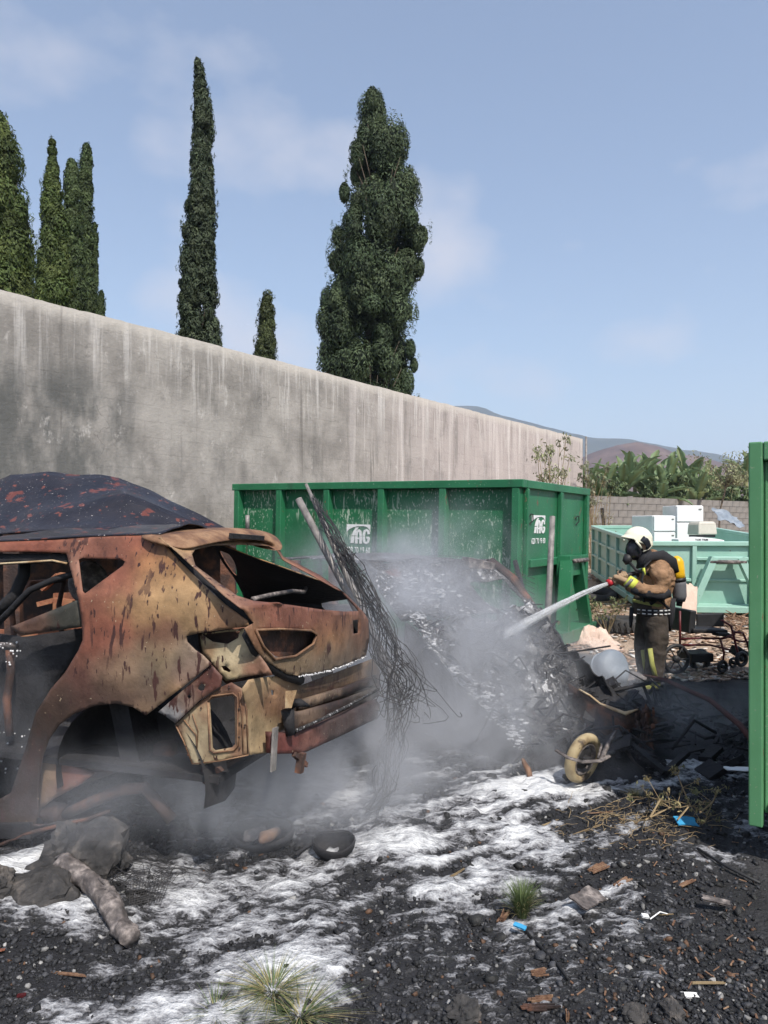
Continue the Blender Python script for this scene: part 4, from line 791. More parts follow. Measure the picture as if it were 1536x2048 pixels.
# ---------------------------------------------------------------- burnt hatchback in front
PH = R(18); A0 = Vector((-.553, 3.05, 0)); U = Vector((math.cos(PH), -math.sin(PH), 0)); V = Vector((math.sin(PH), math.cos(PH), 0)); CWD = 1.46
def W2(u, v, z): return A0 + U * u + V * v + Vector((0, 0, z))
def side_off(u, z):
    o = .30 * max(0, z - 1.30) ** 1.05 + .10 * max(0, .80 - z)
    o += -.035 * math.exp(-((u + .62) ** 2 + (z - .98) ** 2) / .05) + .012 * math.sin(z * 9) * math.exp(-(z - 1.25) ** 2 / .02)
    return o
def side(px, py, off=0.0):
    rx = (px - CX) / F; a = A0.dot(V); b = rx * V.x + V.y; o = 0; 
    for _ in range(10):
        k = (a + o) / b; p = P(px, py, k); u = (p - A0).dot(U); o = .5 * o + .5 * (side_off(u, p.z) + off)
    return p
def rear_off(v, z):
    t = (v - CWD / 2) / (CWD / 2); bow = .06 * (1 - min(1.6, t * t))
    lean = -max(0, z - 1.27) * 1.7; low = .02 * math.sin((z - .9) * 7) if z < 1.27 else .03
    return bow + lean + low
def rear(px, py, off=0.0):
    rx = (px - CX) / F; a = A0.dot(U); b = rx * U.x + U.y; o = 0
    for _ in range(30):
        k = (a + o) / b; p = P(px, py, k); v = (p - A0).dot(V); o = .75 * o + .25 * (rear_off(v, p.z) + off)
    return p
def inpoly(x, y, poly):
    c = np.zeros(len(x), bool); n = len(poly); j = n - 1
    for i in range(n):
        xi, yi = poly[i]; xj, yj = poly[j]
        cond = ((yi > y) != (yj > y)) & (x < (xj - xi) * (y - yi) / (yj - yi + 1e-12) + xi); c ^= cond; j = i
    return c
def dens(poly, st):
    out = []
    for i in range(len(poly)):
        a, b_ = poly[i], poly[(i + 1) % len(poly)]; n = max(1, int(math.hypot(b_[0] - a[0], b_[1] - a[1]) / st))
        for k in range(n): out.append((a[0] + (b_[0] - a[0]) * k / n, a[1] + (b_[1] - a[1]) * k / n))
    return out
def Qz_(Q): return Q[:, 2]
def panel(name, poly, surf, m, parent, holes=(), step=9, thick=.005, off=0.0, dent=.004, paint=None, mirror=False, seed=0):
    loops = [dens(poly, step)] + [dens(h, step) for h in holes]; vs = []; ed = []
    for lp in loops:
        b0 = len(vs); vs += lp; ed += [(b0 + i, b0 + (i + 1) % len(lp)) for i in range(len(lp))]
    xs = [p[0] for p in poly]; ys = [p[1] for p in poly]; gxx, gyy = np.meshgrid(np.arange(min(xs), max(xs), step), np.arange(min(ys), max(ys), step)); gxx = gxx.ravel() + rng.uniform(-1, 1, gxx.size) * step * .15; gyy = gyy.ravel() + rng.uniform(-1, 1, gyy.size) * step * .15
    ok = inpoly(gxx, gyy, poly)
    for h in holes: ok &= ~inpoly(gxx, gyy, h)
    ba = np.array(vs); gp = np.stack([gxx[ok], gyy[ok]], 1)
    if len(gp):
        dd = ((gp[:, None] - ba[None]) ** 2).sum(-1).min(1); gp = gp[dd > (step * .55) ** 2]; vs += [tuple(q) for q in gp]
    r = geometry.delaunay_2d_cdt([Vector(q) for q in vs], ed, [], 0, 1e-4); ov = np.array([tuple(q) for q in r[0]]); tf = np.array([t for t in r[2]])
    cc = ov[tf].mean(1); keep = inpoly(cc[:, 0], cc[:, 1], poly)
    for h in holes: keep &= ~inpoly(cc[:, 0], cc[:, 1], h)
    tf = tf[keep]; ar = np.cross(ov[tf[:, 1]] - ov[tf[:, 0]], ov[tf[:, 2]] - ov[tf[:, 0]]) if False else ((ov[tf[:, 1], 0] - ov[tf[:, 0], 0]) * (ov[tf[:, 2], 1] - ov[tf[:, 0], 1]) - (ov[tf[:, 2], 0] - ov[tf[:, 0], 0]) * (ov[tf[:, 1], 1] - ov[tf[:, 0], 1]))
    tf = tf[np.abs(ar) > 1e-3]; ar = ar[np.abs(ar) > 1e-3]; tf[ar > 0] = tf[ar > 0][:, ::-1]
    Q = np.array([tuple(surf(x, y, off)) for x, y in ov]); cam_ = np.array([0, 0, EYE])
    n = (fbm(Q * 5 + seed, 3, 60) - .5) * 2 * dent + (fbm(Q * 22 + seed, 2, 61) - .5) * dent * .25
    dirv = Q - cam_; dirv /= np.linalg.norm(dirv, axis=1)[:, None]; Q = Q + dirv * n[:, None]
    cols = None
    if paint is not None:
        base, blobs = paint; w = np.full(len(ov), .14); c = np.tile(np.array(base) * .14, (len(ov), 1))
        jx = ov + (np.stack([fbm(Q * 9, 3, 71), fbm(Q * 9, 3, 72)], 1) - .5) * 60
        for (bx, by, br, col) in blobs:
            g = np.exp(-((jx[:, 0] - bx) ** 2 + (jx[:, 1] - by) ** 2) / (br * br)) * 1.6; w += g; c += g[:, None] * np.array(col)
        cols = c / w[:, None] * .78
    def mk(Qm, flip):
        me = np_mesh(name, Qm, tf[:, ::-1] if flip else tf)
        if cols is not None: set_col(me, cols)
        o = link(name, me, m, parent, smooth=thick < .015); me.materials.append(M['char'])
        s = o.modifiers.new('sheet', 'SOLIDIFY'); s.thickness = thick; s.offset = -1; s.material_offset = 1 if thick < .015 else 0; s.material_offset_rim = 0; return o
    o = mk(Q, False)
    if mirror:
        v = (Q - np.array(A0)) @ np.array(V); tp = np.clip(Qz_(Q) - 1.14, 0, 9) * 2.2 * sstep(-1.1, -.35, (Q - np.array(A0)) @ np.array(U)); Qm = Q + np.array(V)[None] * (CWD - 2 * v - tp)[:, None]; uu = (Qm - np.array(A0)) @ np.array(U); lim = np.array([rear_off(min(max(CWD - b_, 0), CWD), z_) for b_, z_ in zip(v, Qm[:, 2])]) - .10; Qm = Qm + np.array(U)[None] * np.minimum(0, lim - uu)[:, None]; mk(Qm, True)
    return o
car = thing('burnt_car', W2(-1.2, CWD / 2, .1), 'rusty burnt out hatchback shell with empty rear window, nearest the camera', 'car')
PUR = (.125, .045, .036); RED = (.225, .068, .046); ORG = (.36, .17, .07); TAN = (.38, .225, .11); CRM = (.52, .42, .27); BRN = (.07, .042, .032); DKR = (.035, .024, .022); GRY = (.21, .16, .125)
P1 = (TAN, [(60, 1095, 60, RED), (190, 1095, 60, (.19, .07, .05)), (290, 1090, 45, RED), (350, 1120, 35, ORG), (250, 1160, 40, RED), (180, 1230, 45, (.24, .085, .055)), (200, 1290, 40, RED), (160, 1350, 45, PUR), (290, 1130, 30, ORG), (330, 1170, 55, (.42, .265, .13)), (400, 1200, 45, (.36, .23, .12)), (290, 1230, 35, TAN), (300, 1265, 28, PUR), (330, 1275, 22, PUR), (250, 1270, 25, RED), (450, 1235, 30, (.30, .16, .09)), (330, 1310, 35, (.30, .22, .13)), (380, 1310, 35, GRY), (250, 1330, 40, (.25, .17, .11)), (300, 1340, 30, (.13, .105, .085)), (390, 1340, 30, (.27, .17, .13)), (190, 1380, 45, (.10, .055, .045)), (130, 1420, 50, BRN), (240, 1400, 45, (.08, .05, .04)), (290, 1415, 20, (.2, .13, .08)), (80, 1500, 60, DKR), (40, 1600, 70, DKR), (140, 1130, 25, (.22, .12, .085)), (232, 1418, 45, BRN), (150, 1440, 60, DKR), (70, 1450, 60, DKR), (60, 1560, 70, DKR), (300, 1390, 30, (.16, .11, .08)), (215, 1335, 35, (.30, .20, .13))])
QP = [(0, 1084), (110, 1080), (200, 1073), (290, 1071), (315, 1073), (362, 1125), (403, 1166), (450, 1209), (494, 1241), (498, 1251), (450, 1259), (400, 1266), (372, 1272), (374, 1284), (390, 1300), (405, 1310), (423, 1328), (360, 1378), (292, 1431), (265, 1414), (232, 1407), (191, 1411), (150, 1427), (118, 1450), (97, 1480), (84, 1520), (78, 1570), (77, 1625), (70, 1650), (0, 1652), (-60, 1655), (-60, 1600), (0, 1598), (22, 1585), (50, 1500), (72, 1425), (102, 1377), (130, 1345), (157, 1300), (165, 1280), (163, 1240), (156, 1197), (148, 1165), (138, 1128), (133, 1106), (60, 1103), (0, 1104), (-60, 1106), (-60, 1086)]
QW = [(157, 1119), (164, 1116), (243, 1119), (250, 1123), (246, 1131), (189, 1173), (170, 1187), (165, 1182)]
qp = panel('quarter_panel', QP, side, M['rust_paint'], car, holes=[QW, [(377, 1280), (382, 1277), (385, 1281), (381, 1286)]], step=7, paint=P1, mirror=True, dent=.005)
STR = [(316, 1424), (423, 1330), (444, 1353), (441, 1373), (400, 1400), (351, 1447), (331, 1432)]
panel('bumper_bracket', STR, side, M['rust_paint'], car, holes=[[(397, 1372), (404, 1367), (410, 1372), (408, 1380), (400, 1382), (395, 1378)], [(374, 1392), (379, 1389), (382, 1394), (377, 1398)]], off=.012, step=8, paint=((.23, .135, .095), [(340, 1430, 18, (.26, .27, .28)), (430, 1355, 25, PUR), (360, 1400, 25, (.25, .17, .13))]))
LWP = [(351, 1449), (400, 1402), (442, 1374), (462, 1365), (484, 1378), (494, 1420), (498, 1510), (403, 1530), (384, 1529), (366, 1480)]
panel('lower_quarter_panel', LWP, side, M['rust_paint'], car, holes=[[(419, 1401), (425, 1397), (464, 1391), (469, 1396), (470, 1488), (464, 1495), (430, 1501), (425, 1496)]], off=.03, step=8, dent=.006, mirror=True, paint=((.46, .35, .21), [(455, 1372, 22, PUR), (480, 1400, 18, (.27, .13, .08)), (410, 1395, 14, (.22, .10, .065)), (420, 1505, 14, (.24, .14, .085)), (475, 1505, 16, (.22, .11, .07)), (355, 1460, 14, (.22, .13, .08)), (410, 1440, 10, (.26, .16, .1)), (372, 1450, 18, (.40, .30, .19)), (390, 1515, 30, CRM), (440, 1515, 22, (.5, .38, .22)), (484, 1460, 14, (.24, .13, .08)), (360, 1470, 8, PUR)]))
b = MB(); b.tube([side(x, y, .026) for x, y in ((416, 1404), (424, 1392), (466, 1387), (475, 1394), (476, 1490), (468, 1500), (428, 1506), (420, 1500), (416, 1404))], .0045, 6); b.build('opening_lip', M['rust_brown'], car, True)
LMP = [(400, 1268), (450, 1261), (492, 1257), (506, 1292), (532, 1328), (543, 1346), (500, 1352), (452, 1362), (436, 1348), (424, 1327), (406, 1310), (402, 1288)]
panel('lamp_recess', LMP, side, M['rust_paint'], car, holes=[[(404, 1270), (450, 1264), (480, 1262), (476, 1276), (455, 1288), (425, 1284)], [(442, 1332), (452, 1332), (462, 1341), (458, 1345), (446, 1340)]], off=.045, step=8, dent=.008, paint=((.42, .33, .19), [(470, 1305, 25, CRM), (430, 1345, 15, PUR), (500, 1300, 16, BRN), (520, 1340, 20, (.25, .12, .08)), (415, 1300, 14, (.3, .18, .1))]))
panel('lamp_cavity', [(395, 1262), (492, 1254), (512, 1300), (545, 1350), (452, 1368), (400, 1310)], side, M['rust_dark'], car, off=.12, step=14)
for nm_, pts_, r_ in (('seam', [(486, 1382), (493, 1420), (496, 1506)], .005), ('seam', [(478, 1384), (484, 1430), (486, 1504)], .004), ('pressed_rib', [(368, 1440), (392, 1470), (394, 1500)], .005), ('pressed_rib', [(385, 1428), (396, 1462), (394, 1500)], .004), ('flange', [(351, 1450), (367, 1482), (385, 1528)], .006), ('flange', [(385, 1528), (440, 1522), (497, 1510)], .005)):
    gap_ = MB(); gap_.tube([side(x, y, .026) for x, y in pts_], r_ * .55, 6); gap_.build(nm_, M['rust_brown'], car, True)
for x, y in ((372, 1492), (376, 1510), (398, 1520), (478, 1418), (479, 1446), (478, 1474), (479, 1496), (402, 1416), (440, 1380), (458, 1376), (490, 1450)):
    gap_ = MB(); gap_.ball(side(x, y, .026), .0045, 4); gap_.build('weld_spot', M['rust_dark'], car)
# rear of the shell
RP1 = [(498, 1360), (512, 1357), (560, 1352), (590, 1361), (600, 1372), (745, 1318), (760, 1340), (760, 1385), (735, 1400), (600, 1440), (575, 1455), (545, 1470), (536, 1505), (500, 1510), (495, 1420), (485, 1378)]
panel('rear_panel', RP1, rear, M['rust_paint'], car, holes=[[(542, 1380), (548, 1381), (548, 1391), (543, 1389)]], off=-.03, step=8, dent=.008, paint=((.44, .31, .17), [(520, 1380, 30, (.38, .26, .15)), (550, 1400, 20, (.30, .15, .09)), (515, 1470, 30, (.40, .30, .18)), (580, 1375, 22, (.26, .15, .08)), (690, 1345, 70, (.27, .17, .10)), (620, 1400, 35, DKR), (700, 1390, 60, DKR), (580, 1430, 25, BRN), (650, 1375, 30, (.09, .06, .05))]))
TG = [(318, 1074), (362, 1067), (431, 1063), (500, 1064), (540, 1072), (556, 1092), (566, 1112), (640, 1150), (694, 1190), (727, 1224), (737, 1240), (738, 1280), (732, 1313), (700, 1327), (660, 1341), (631, 1347), (600, 1352), (575, 1348), (552, 1334), (530, 1320), (512, 1298), (496, 1268), (490, 1256), (508, 1246), (487, 1220), (447, 1189), (403, 1148), (352, 1101)]
GW = [(384, 1108), (391, 1098), (425, 1090), (487, 1088), (537, 1091), (554, 1100), (566, 1119), (620, 1148), (684, 1184), (718, 1222), (690, 1223), (644, 1219), (575, 1209), (506, 1201), (475, 1191), (430, 1160), (391, 1131)]
TL_ = [(512, 1260), (560, 1259), (622, 1262), (633, 1270), (626, 1287), (592, 1310), (550, 1316), (528, 1292)]
PT = ((.25, .145, .08), [(340, 1085, 30, (.34, .22, .12)), (420, 1150, 35, (.26, .15, .095)), (470, 1200, 30, (.24, .12, .08)), (540, 1222, 45, (.22, .085, .058)), (620, 1235, 50, (.19, .075, .055)), (690, 1240, 40, (.20, .09, .065)), (560, 1090, 20, (.14, .06, .045)), (640, 1160, 40, (.20, .08, .05)), (700, 1200, 30, (.2, .09, .06)), (670, 1270, 35, (.42, .22, .10)), (620, 1290, 25, (.36, .21, .11)), (720, 1280, 25, (.21, .12, .08)), (580, 1330, 35, (.25, .18, .11)), (640, 1320, 30, (.20, .16, .115)), (700, 1310, 30, (.17, .14, .11)), (680, 1230, 14, (.11, .045, .04)), (500, 1255, 18, (.33, .18, .1))])
tg = panel('tailgate', TG, rear, M['rust_paint'], car, holes=[GW, TL_, [(706, 1241), (717, 1239), (717, 1266), (707, 1268)]], off=0, step=7, dent=.005, paint=PT, seed=3)
for nm, pl, mm, of in (('lamp_socket', [(505, 1254), (640, 1256), (640, 1275), (590, 1320), (545, 1322)], 'rust_dark', -.05), ('latch_recess', [(702, 1236), (722, 1234), (722, 1272), (702, 1274)], 'char', -.05)):
    o = panel(nm, pl, rear, M[mm], tg, off=of, step=12)
b = MB(); b.tube([rear(x, y, .006) for x, y in ((512, 1260), (560, 1258), (622, 1261), (635, 1269), (627, 1288), (592, 1312), (550, 1319), (527, 1293), (512, 1260))], .006, 6); b.build('lamp_lip', M['rust_brown'], tg, True)
b = MB(); fe = [(600, 1353), (631, 1348), (662, 1341), (700, 1327), (732, 1313)]
for k in range(150): x = random.uniform(598, 733); y = float(np.interp(x, [q[0] for q in fe], [q[1] for q in fe])); b.ball(rear(x, y + random.gauss(0, 1.0), .006), random.uniform(.0015, .0045), 4)
tag(b.build('foam_edge', M['foam_white'], tg, True), kind='stuff')
# roof spoiler: thick curved lip over the window
b = MB(); top = [(318, 1075), (362, 1065), (431, 1058), (494, 1057), (531, 1064), (553, 1082), (561, 1100)]; bot = [(352, 1101), (376, 1100), (420, 1086), (487, 1081), (530, 1085), (550, 1096), (560, 1106)]
K = len(top); vs = []
for i in range(K):
    a = rear(*top[i], 0.02); c_ = rear(*bot[i], .0); o_ = U * (.065 * math.sin(math.pi * (i + .6) / (K + .2)))
    vs += [a + o_ * .3 + Vector((0, 0, .004)), a + o_ + Vector((0, 0, -.006)), c_ + o_ + Vector((0, 0, .006)), c_, c_ - U * .16 + Vector((0, 0, .03)), a - U * .20 + Vector((0, 0, .012))]
b.add(vs, [(i * 6 + j, (i + 1) * 6 + j, (i + 1) * 6 + (j + 1) % 6, i * 6 + (j + 1) % 6) for i in range(K - 1) for j in range(6)] + [(0, 1, 2, 3, 4, 5), tuple((K - 1) * 6 + j for j in (5, 4, 3, 2, 1, 0))])
sp = fixn(b.build('spoiler', M['rust_brown'], car, True)); s = sp.modifiers.new('s', 'SUBSURF'); s.levels = s.render_levels = 2
b = MB(); q0, q1 = rear(462, 1071, .10), rear(525, 1076, .085); b.bar(q0, q1, .022, .024, up=V); b.build('lamp_slot', M['char'], sp)
# hatch gap channel
def gap(pts, off, r, surf, name, m): b = MB(); b.tube([surf(x, y, off) for x, y in pts], r, 7); return b.build(name, m, car, True)
gp = [(318, 1078), (358, 1113), (403, 1156), (450, 1200), (492, 1232), (506, 1251), (496, 1268), (515, 1305), (540, 1333), (570, 1350), (600, 1360)]
gap(gp[:6], .035, .022, side, 'hatch_gutter', M['char']); gap(gp[5:], -.028, .026, rear, 'hatch_gutter', M['char'])
gap([(500, 1262), (520, 1296), (545, 1318), (560, 1322)], -.03, .016, rear, 'hatch_seal', M['burnt_grey'])
gap([(386, 1152), (424, 1186), (452, 1212), (480, 1236)], .018, .008, side, 'gutter_clip', M['burnt_grey'])
# bumper beam and brackets
def rq(pl, off, name, m, thick=.05, step=10, dent=.004, paint=None): return panel(name, pl, rear, m, car, off=off, thick=thick, step=step, dent=dent, paint=paint)
rq([(548, 1466), (592, 1466), (600, 1462), (680, 1432), (752, 1398), (760, 1410), (755, 1436), (690, 1468), (612, 1504), (595, 1507), (550, 1508)], .05, 'bumper_beam', M['rust_paint'], .045, paint=((.10, .045, .04), [(572, 1490, 18, (.19, .06, .05)), (592, 1490, 8, DKR), (625, 1480, 16, (.20, .09, .07)), (680, 1455, 25, (.07, .05, .045)), (735, 1425, 30, (.06, .05, .05))]))
rq([(574, 1420), (600, 1424), (690, 1398), (755, 1372), (758, 1392), (690, 1424), (606, 1456), (598, 1462), (576, 1462)], .012, 'rear_crossmember', M['rust_paint'], .02, paint=((.08, .06, .05), [(620, 1430, 16, (.25, .17, .12)), (680, 1410, 25, DKR), (740, 1390, 25, (.08, .07, .06))]))
rq([(600, 1402), (690, 1374), (752, 1350), (755, 1366), (690, 1392), (602, 1420)], .0, 'rear_ledge', M['rust_paint'], .02, paint=((.07, .055, .048), [(640, 1390, 22, (.26, .18, .12)), (700, 1376, 30, DKR)]))
gap([(590, 1462), (640, 1440), (690, 1415), (758, 1378)], .06, .008, rear, 'beam_lip', M['ash_specks'])
b = MB(); b.bar(rear(551, 1455, .055), rear(546, 1542, .05), .04, .010, up=U); b.build('tow_bracket', M['pole'], car)
b = MB(); b.bar(rear(604, 1506, .06), rear(598, 1545, .04), .035, .03, up=U); b.bar(rear(588, 1508, .05), rear(612, 1530, .04), .02, .02, up=U); b.build('exhaust_hanger', M['rust_dark'], car)
b = MB(); b.hexa([rear(570, 1416, .05), rear(583, 1416, .05), rear(583, 1416, .09), rear(570, 1416, .09), rear(571, 1382, .05), rear(594, 1380, .05), rear(594, 1380, .07), rear(571, 1382, .07)]); fixn(b.build('hinge_bracket', M['rust_tan'], car))
b = MB(); b.tube([rear(585, 1408, .06), rear(600, 1405, .10), rear(618, 1412, .10)], [.022, .018, .006], 8); b.tube([rear(575, 1420, .05), rear(578, 1450, .06), rear(582, 1470, .07)], [.03, .025, .02], 8); b.build('burnt_wiring', M['char'], car, True)
# roof
vs = []; nu, nv = 40, 24
for i in range(nu + 1):
    px = -60 + 380 * i / nu; e = side(px, 1085 - .05 * px if px < 250 else 1072.5); u = (e - A0).dot(U); v0 = (e - A0).dot(V)
    for j in range(nv + 1):
        t = j / nv; v = v0 + (CWD - 2 * v0 - max(0, e.z - 1.14) * 2.2 * float(sstep(-1.1, -.35, u))) * t; z = e.z + .012 + .052 * math.sin(math.pi * t) - .022 * math.exp(-((t - .35) / .2) ** 2) * (1 + math.sin(px * .03)) + (fbm([[px * .012, t * 3, 0]], 3, 5)[0] - .5) * .05 * math.sin(math.pi * t); vs.append(W2(u, v, z))
b = MB(); b.add(vs, [(i * (nv + 1) + j, (i + 1) * (nv + 1) + j, (i + 1) * (nv + 1) + j + 1, i * (nv + 1) + j + 1) for i in range(nu) for j in range(nv)]); rf = fixn(b.build('roof', M['char_roof'], car, True)); s = rf.modifiers.new('sheet', 'SOLIDIFY'); s.thickness = .008
# doors, sill, interior
panel('door_frame', [(-60, 1110), (0, 1107), (130, 1108), (134, 1125), (90, 1122), (0, 1127), (-60, 1130)], side, M['char'], car, off=.03, thick=.03, step=12)
gap([(-50, 1128), (0, 1127.5), (60, 1124), (105, 1121), (134, 1127)], .025, .005, side, 'window_trim', M['rust_tan'])
panel('door_beam', [(20, 1254), (100, 1222), (157, 1199), (163, 1254), (100, 1263), (42, 1272)], side, M['rust_paint'], car, off=.035, thick=.02, step=10, dent=.012, paint=((.08, .07, .055), [(60, 1250, 30, (.16, .085, .06)), (130, 1230, 30, (.055, .055, .045))]))
gap([(-20, 1262), (20, 1222), (60, 1180), (110, 1158), (146, 1148)], .10, .016, side, 'door_bar', M['char'])
gap([(-20, 1240), (30, 1190), (48, 1150), (50, 1120)], .18, .03, side, 'seat_frame', M['char'])
panel('door_panel', [(-60, 1262), (40, 1275), (164, 1257), (163, 1300), (120, 1352), (90, 1395), (60, 1470), (20, 1600), (-60, 1610)], side, M['char'], car, off=.16, thick=.02, step=18, dent=.03)
gap([(20, 1300), (22, 1340), (14, 1400), (20, 1470)], .10, .02, side, 'door_hinge', M['rust_dark'])
gap([(0, 1290), (34, 1292)], .09, .014, side, 'door_check', M['burnt_grey'])
b = MB(); 
for k in range(40): q = side(random.gauss(25, 12), random.uniform(1280, 1330), .08) if k < 18 else side(random.uniform(-5, 60), random.uniform(1440, 1560), .12); b.ball(q, random.uniform(.002, .006), 4)
tag(b.build('foam_flecks', M['foam_white'], car), kind='stuff')
b = MB(); b.bar(side(-60, 1656, .02), side(75, 1655, .02), .09, .07); b.build('sill', M['char'], car)
gap([(-60, 1660), (0, 1653), (92, 1650), (200, 1632)], .0, .006, side, 'sill_lip', M['ash_specks'])
gap([(-60, 1706), (0, 1690), (50, 1668), (110, 1653), (170, 1640), (220, 1622)], -.02, .009, side, 'loose_trim', M['rust_dark'])
b = MB(); u0, u1 = -2.4, -.18; b.box(W2((u0 + u1) / 2, CWD / 2, .52), (u1 - u0, CWD - .12, .03), Matrix.Rotation(-PH, 3, 'Z')); b.build('floor_pan', M['char'], car)
b = MB(); b.box(W2(-.75, CWD / 2, .82), (.10, CWD - .25, .62), Matrix.Rotation(-PH, 3, 'Z') @ Matrix.Rotation(R(-14), 3, 'Y')); b.build('seat_back', M['char'], car)
b = MB(); b.tube([rear(*q, -.30) for q in ((505, 1198), (540, 1190), (585, 1182), (608, 1184), (612, 1176))], .012, 6); b.build('shelf_brace', M['burnt_grey'], car, True)
b = MB(); q = side(177, 1166, .55); b.ball(q, (.105, .08, .12), 10); b.build('headrest', M['burnt_grey'], car, True)
b = MB(); b.bar(W2(-1.55, CWD - .12, .55), W2(-1.45, CWD - .2, 1.52), .09, .06, up=V); b.build('centre_pillar', M['rust_dark'], car)
b = MB(); b.hexa([W2(-2.2, CWD - .16, .55), W2(-.95, CWD - .16, .55), W2(-.95, CWD - .10, .55), W2(-2.2, CWD - .10, .55), W2(-2.2, CWD - .13, 1.16), W2(-.95, CWD - .13, 1.20), W2(-.95, CWD - .09, 1.20), W2(-2.2, CWD - .09, 1.16)]); fixn(b.build('far_door', M['rust_orange'], car))
for t in range(2):
    b = MB(); b.tube([W2(-1.6, .45 + .6 * t, .5), W2(-1.68, .45 + .6 * t, 1.15), W2(-1.6, .5 + .6 * t, 1.3), W2(-1.6, .75 + .6 * t, 1.3), W2(-1.68, .8 + .6 * t, 1.15), W2(-1.6, .8 + .6 * t, .5)], .016, 6); b.build('seat_frame', M['rust_dark'], car, True)
# wheel housing, arm, axle
cw = side(232, 1560); uc = (cw - A0).dot(U); zc = cw.z; b = MB(); K = 20; vs = []
for i in range(K + 1):
    a = R(-12 + 204 * i / K)
    for vv, rr in ((.035, .37), (.16, .40), (.30, .37), (.31, .02)): vs.append(W2(uc + .06 + math.cos(a) * rr * 1.06, vv, zc + math.sin(a) * rr))
b.add(vs, [(i * 4 + j, (i + 1) * 4 + j, (i + 1) * 4 + j + 1, i * 4 + j + 1) for i in range(K) for j in range(3)]); b.build('wheel_housing', M['char'], car, True)
panel('inner_sill', [(54, 1560), (60, 1530), (78, 1521), (115, 1521), (150, 1536), (184, 1550), (160, 1570), (103, 1600), (82, 1618), (75, 1646), (66, 1640), (60, 1610)], side, M['rust_paint'], car, off=.05, thick=.03, step=8, dent=.01, paint=((.27, .17, .115), [(90, 1540, 20, (.36, .25, .16)), (150, 1552, 25, (.25, .11, .09)), (70, 1590, 15, (.3, .2, .13)), (78, 1625, 12, DKR)]))
b = MB(); q = side(108, 1625, .10); Mx = Matrix.Rotation(-PH, 3, 'Z') @ Matrix.Rotation(R(90), 3, 'Y'); b.lathe([(.02, -.06), (.045, -.06), (.05, -.03), (.05, .03), (.045, .06), (.02, .06)], q, 16, Mx); b.build('bush', M['rust_dark'], car, True)
gap([(130, 1628), (180, 1605), (240, 1580), (290, 1575), (320, 1610), (345, 1640)], .12, .028, side, 'axle_arm', M['rust_dark'])
gap([(120, 1560), (190, 1540), (270, 1510), (350, 1500)], .25, .05, side, 'axle_beam', M['rust_dark'])
b = MB(); b.tube([W2(-.25, .1, .52), W2(-.25, CWD - .1, .52)], .05, 8); b.build('rear_axle', M['rust_dark'], car, True)

# ---------------------------------------------------------------- second burnt car: black crumpled roof behind
c2 = thing('burnt_car', P(150, 1330, 5.6), 'burnt car with a crumpled black roof flecked red, behind the rusty hatchback', 'car')
rid = [(-160, 1010, 5.7), (-60, 985, 5.6), (0, 964, 5.5), (22, 953, 5.5), (100, 949, 5.5), (200, 957, 5.5), (240, 963, 5.5), (300, 990, 5.45), (380, 1028, 5.4), (455, 1060, 5.35)]
rid2 = [(-160, 1050, 5.2), (-60, 1040, 5.1), (0, 1036, 5.05), (22, 1034, 5.05), (100, 1018, 5.05), (200, 1000, 5.1), (250, 992, 5.15), (310, 1012, 5.15), (385, 1042, 5.2), (455, 1063, 5.25)]
low = [(-160, 1068, 4.75), (-60, 1068, 4.75), (0, 1066, 4.7), (22, 1066, 4.7), (100, 1062, 4.7), (200, 1062, 4.7), (250, 1064, 4.75), (310, 1066, 4.8), (385, 1070, 4.9), (455, 1074, 5.1)]
back = [(a, b_ + 26, d + 1.0) for a, b_, d in rid]; rows = [back, rid, rid2, low]; vs = []; nu = 70
def rowpt(row, t):
    x = t * (len(row) - 1); i = min(int(x), len(row) - 2); f = x - i; return tuple(row[i][k] * (1 - f) + row[i + 1][k] * f for k in range(3))
subs = []
for a in range(3):
    for k in range(8): subs.append((a, k / 8))
subs.append((2, 1.0))
for a, f in subs:
    for i in range(nu + 1):
        p0, p1 = rowpt(rows[a], i / nu), rowpt(rows[a + 1], i / nu); q = P(*p0).lerp(P(*p1), f); bulge = (-.03 if a == 1 else -.05 if a == 2 else 0) * math.sin(math.pi * f) + (fbm([[q.x * 1.3, q.y * 2.2, 5]], 3, 19)[0] - .5) * .16 * math.sin(math.pi * min(1, a / 3 + f / 3)); n_ = (fbm([[q.x * 3, q.y * 3, 0]], 4, 14)[0] - .5) * .035 * (1 if f > 0 else .35); vs.append(q + Vector((0, 0, bulge + n_)))
b = MB(); b.add(vs, [(i * (nu + 1) + j, i * (nu + 1) + j + 1, (i + 1) * (nu + 1) + j + 1, (i + 1) * (nu + 1) + j) for i in range(len(subs) - 1) for j in range(nu)])
o = fixn(b.build('roof', M['char_roof'], c2, True)); s = o.modifiers.new('sheet', 'SOLIDIFY'); s.thickness = .01
b = MB(); la = [P(*rowpt(low, i / 12)) for i in range(13)]
for i in range(12):
    a, c_ = la[i], la[i + 1]; g0, g1 = .95, .95
    b.hexa([Vector((a.x, a.y + .06, .1)), Vector((c_.x, c_.y + .06, .1)), Vector((c_.x, c_.y + .09, .1)), Vector((a.x, a.y + .09, .1)), Vector((a.x, a.y + .02, g0)), Vector((c_.x, c_.y + .02, g1)), Vector((c_.x, c_.y + .05, g1)), Vector((a.x, a.y + .05, g0))])
fixn(b.build('side_panel', M['rust_orange'], c2))
for i in (0, 4, 8, 12): b = MB(); a = la[i]; b.bar((a.x, a.y + .04, .9), (a.x, a.y + .02, a.z - .01), .10, .05); b.build('pillar', M['rust_dark'], c2)
b = MB(); bb = [P(*rowpt(back, i / 6)) for i in range(7)]
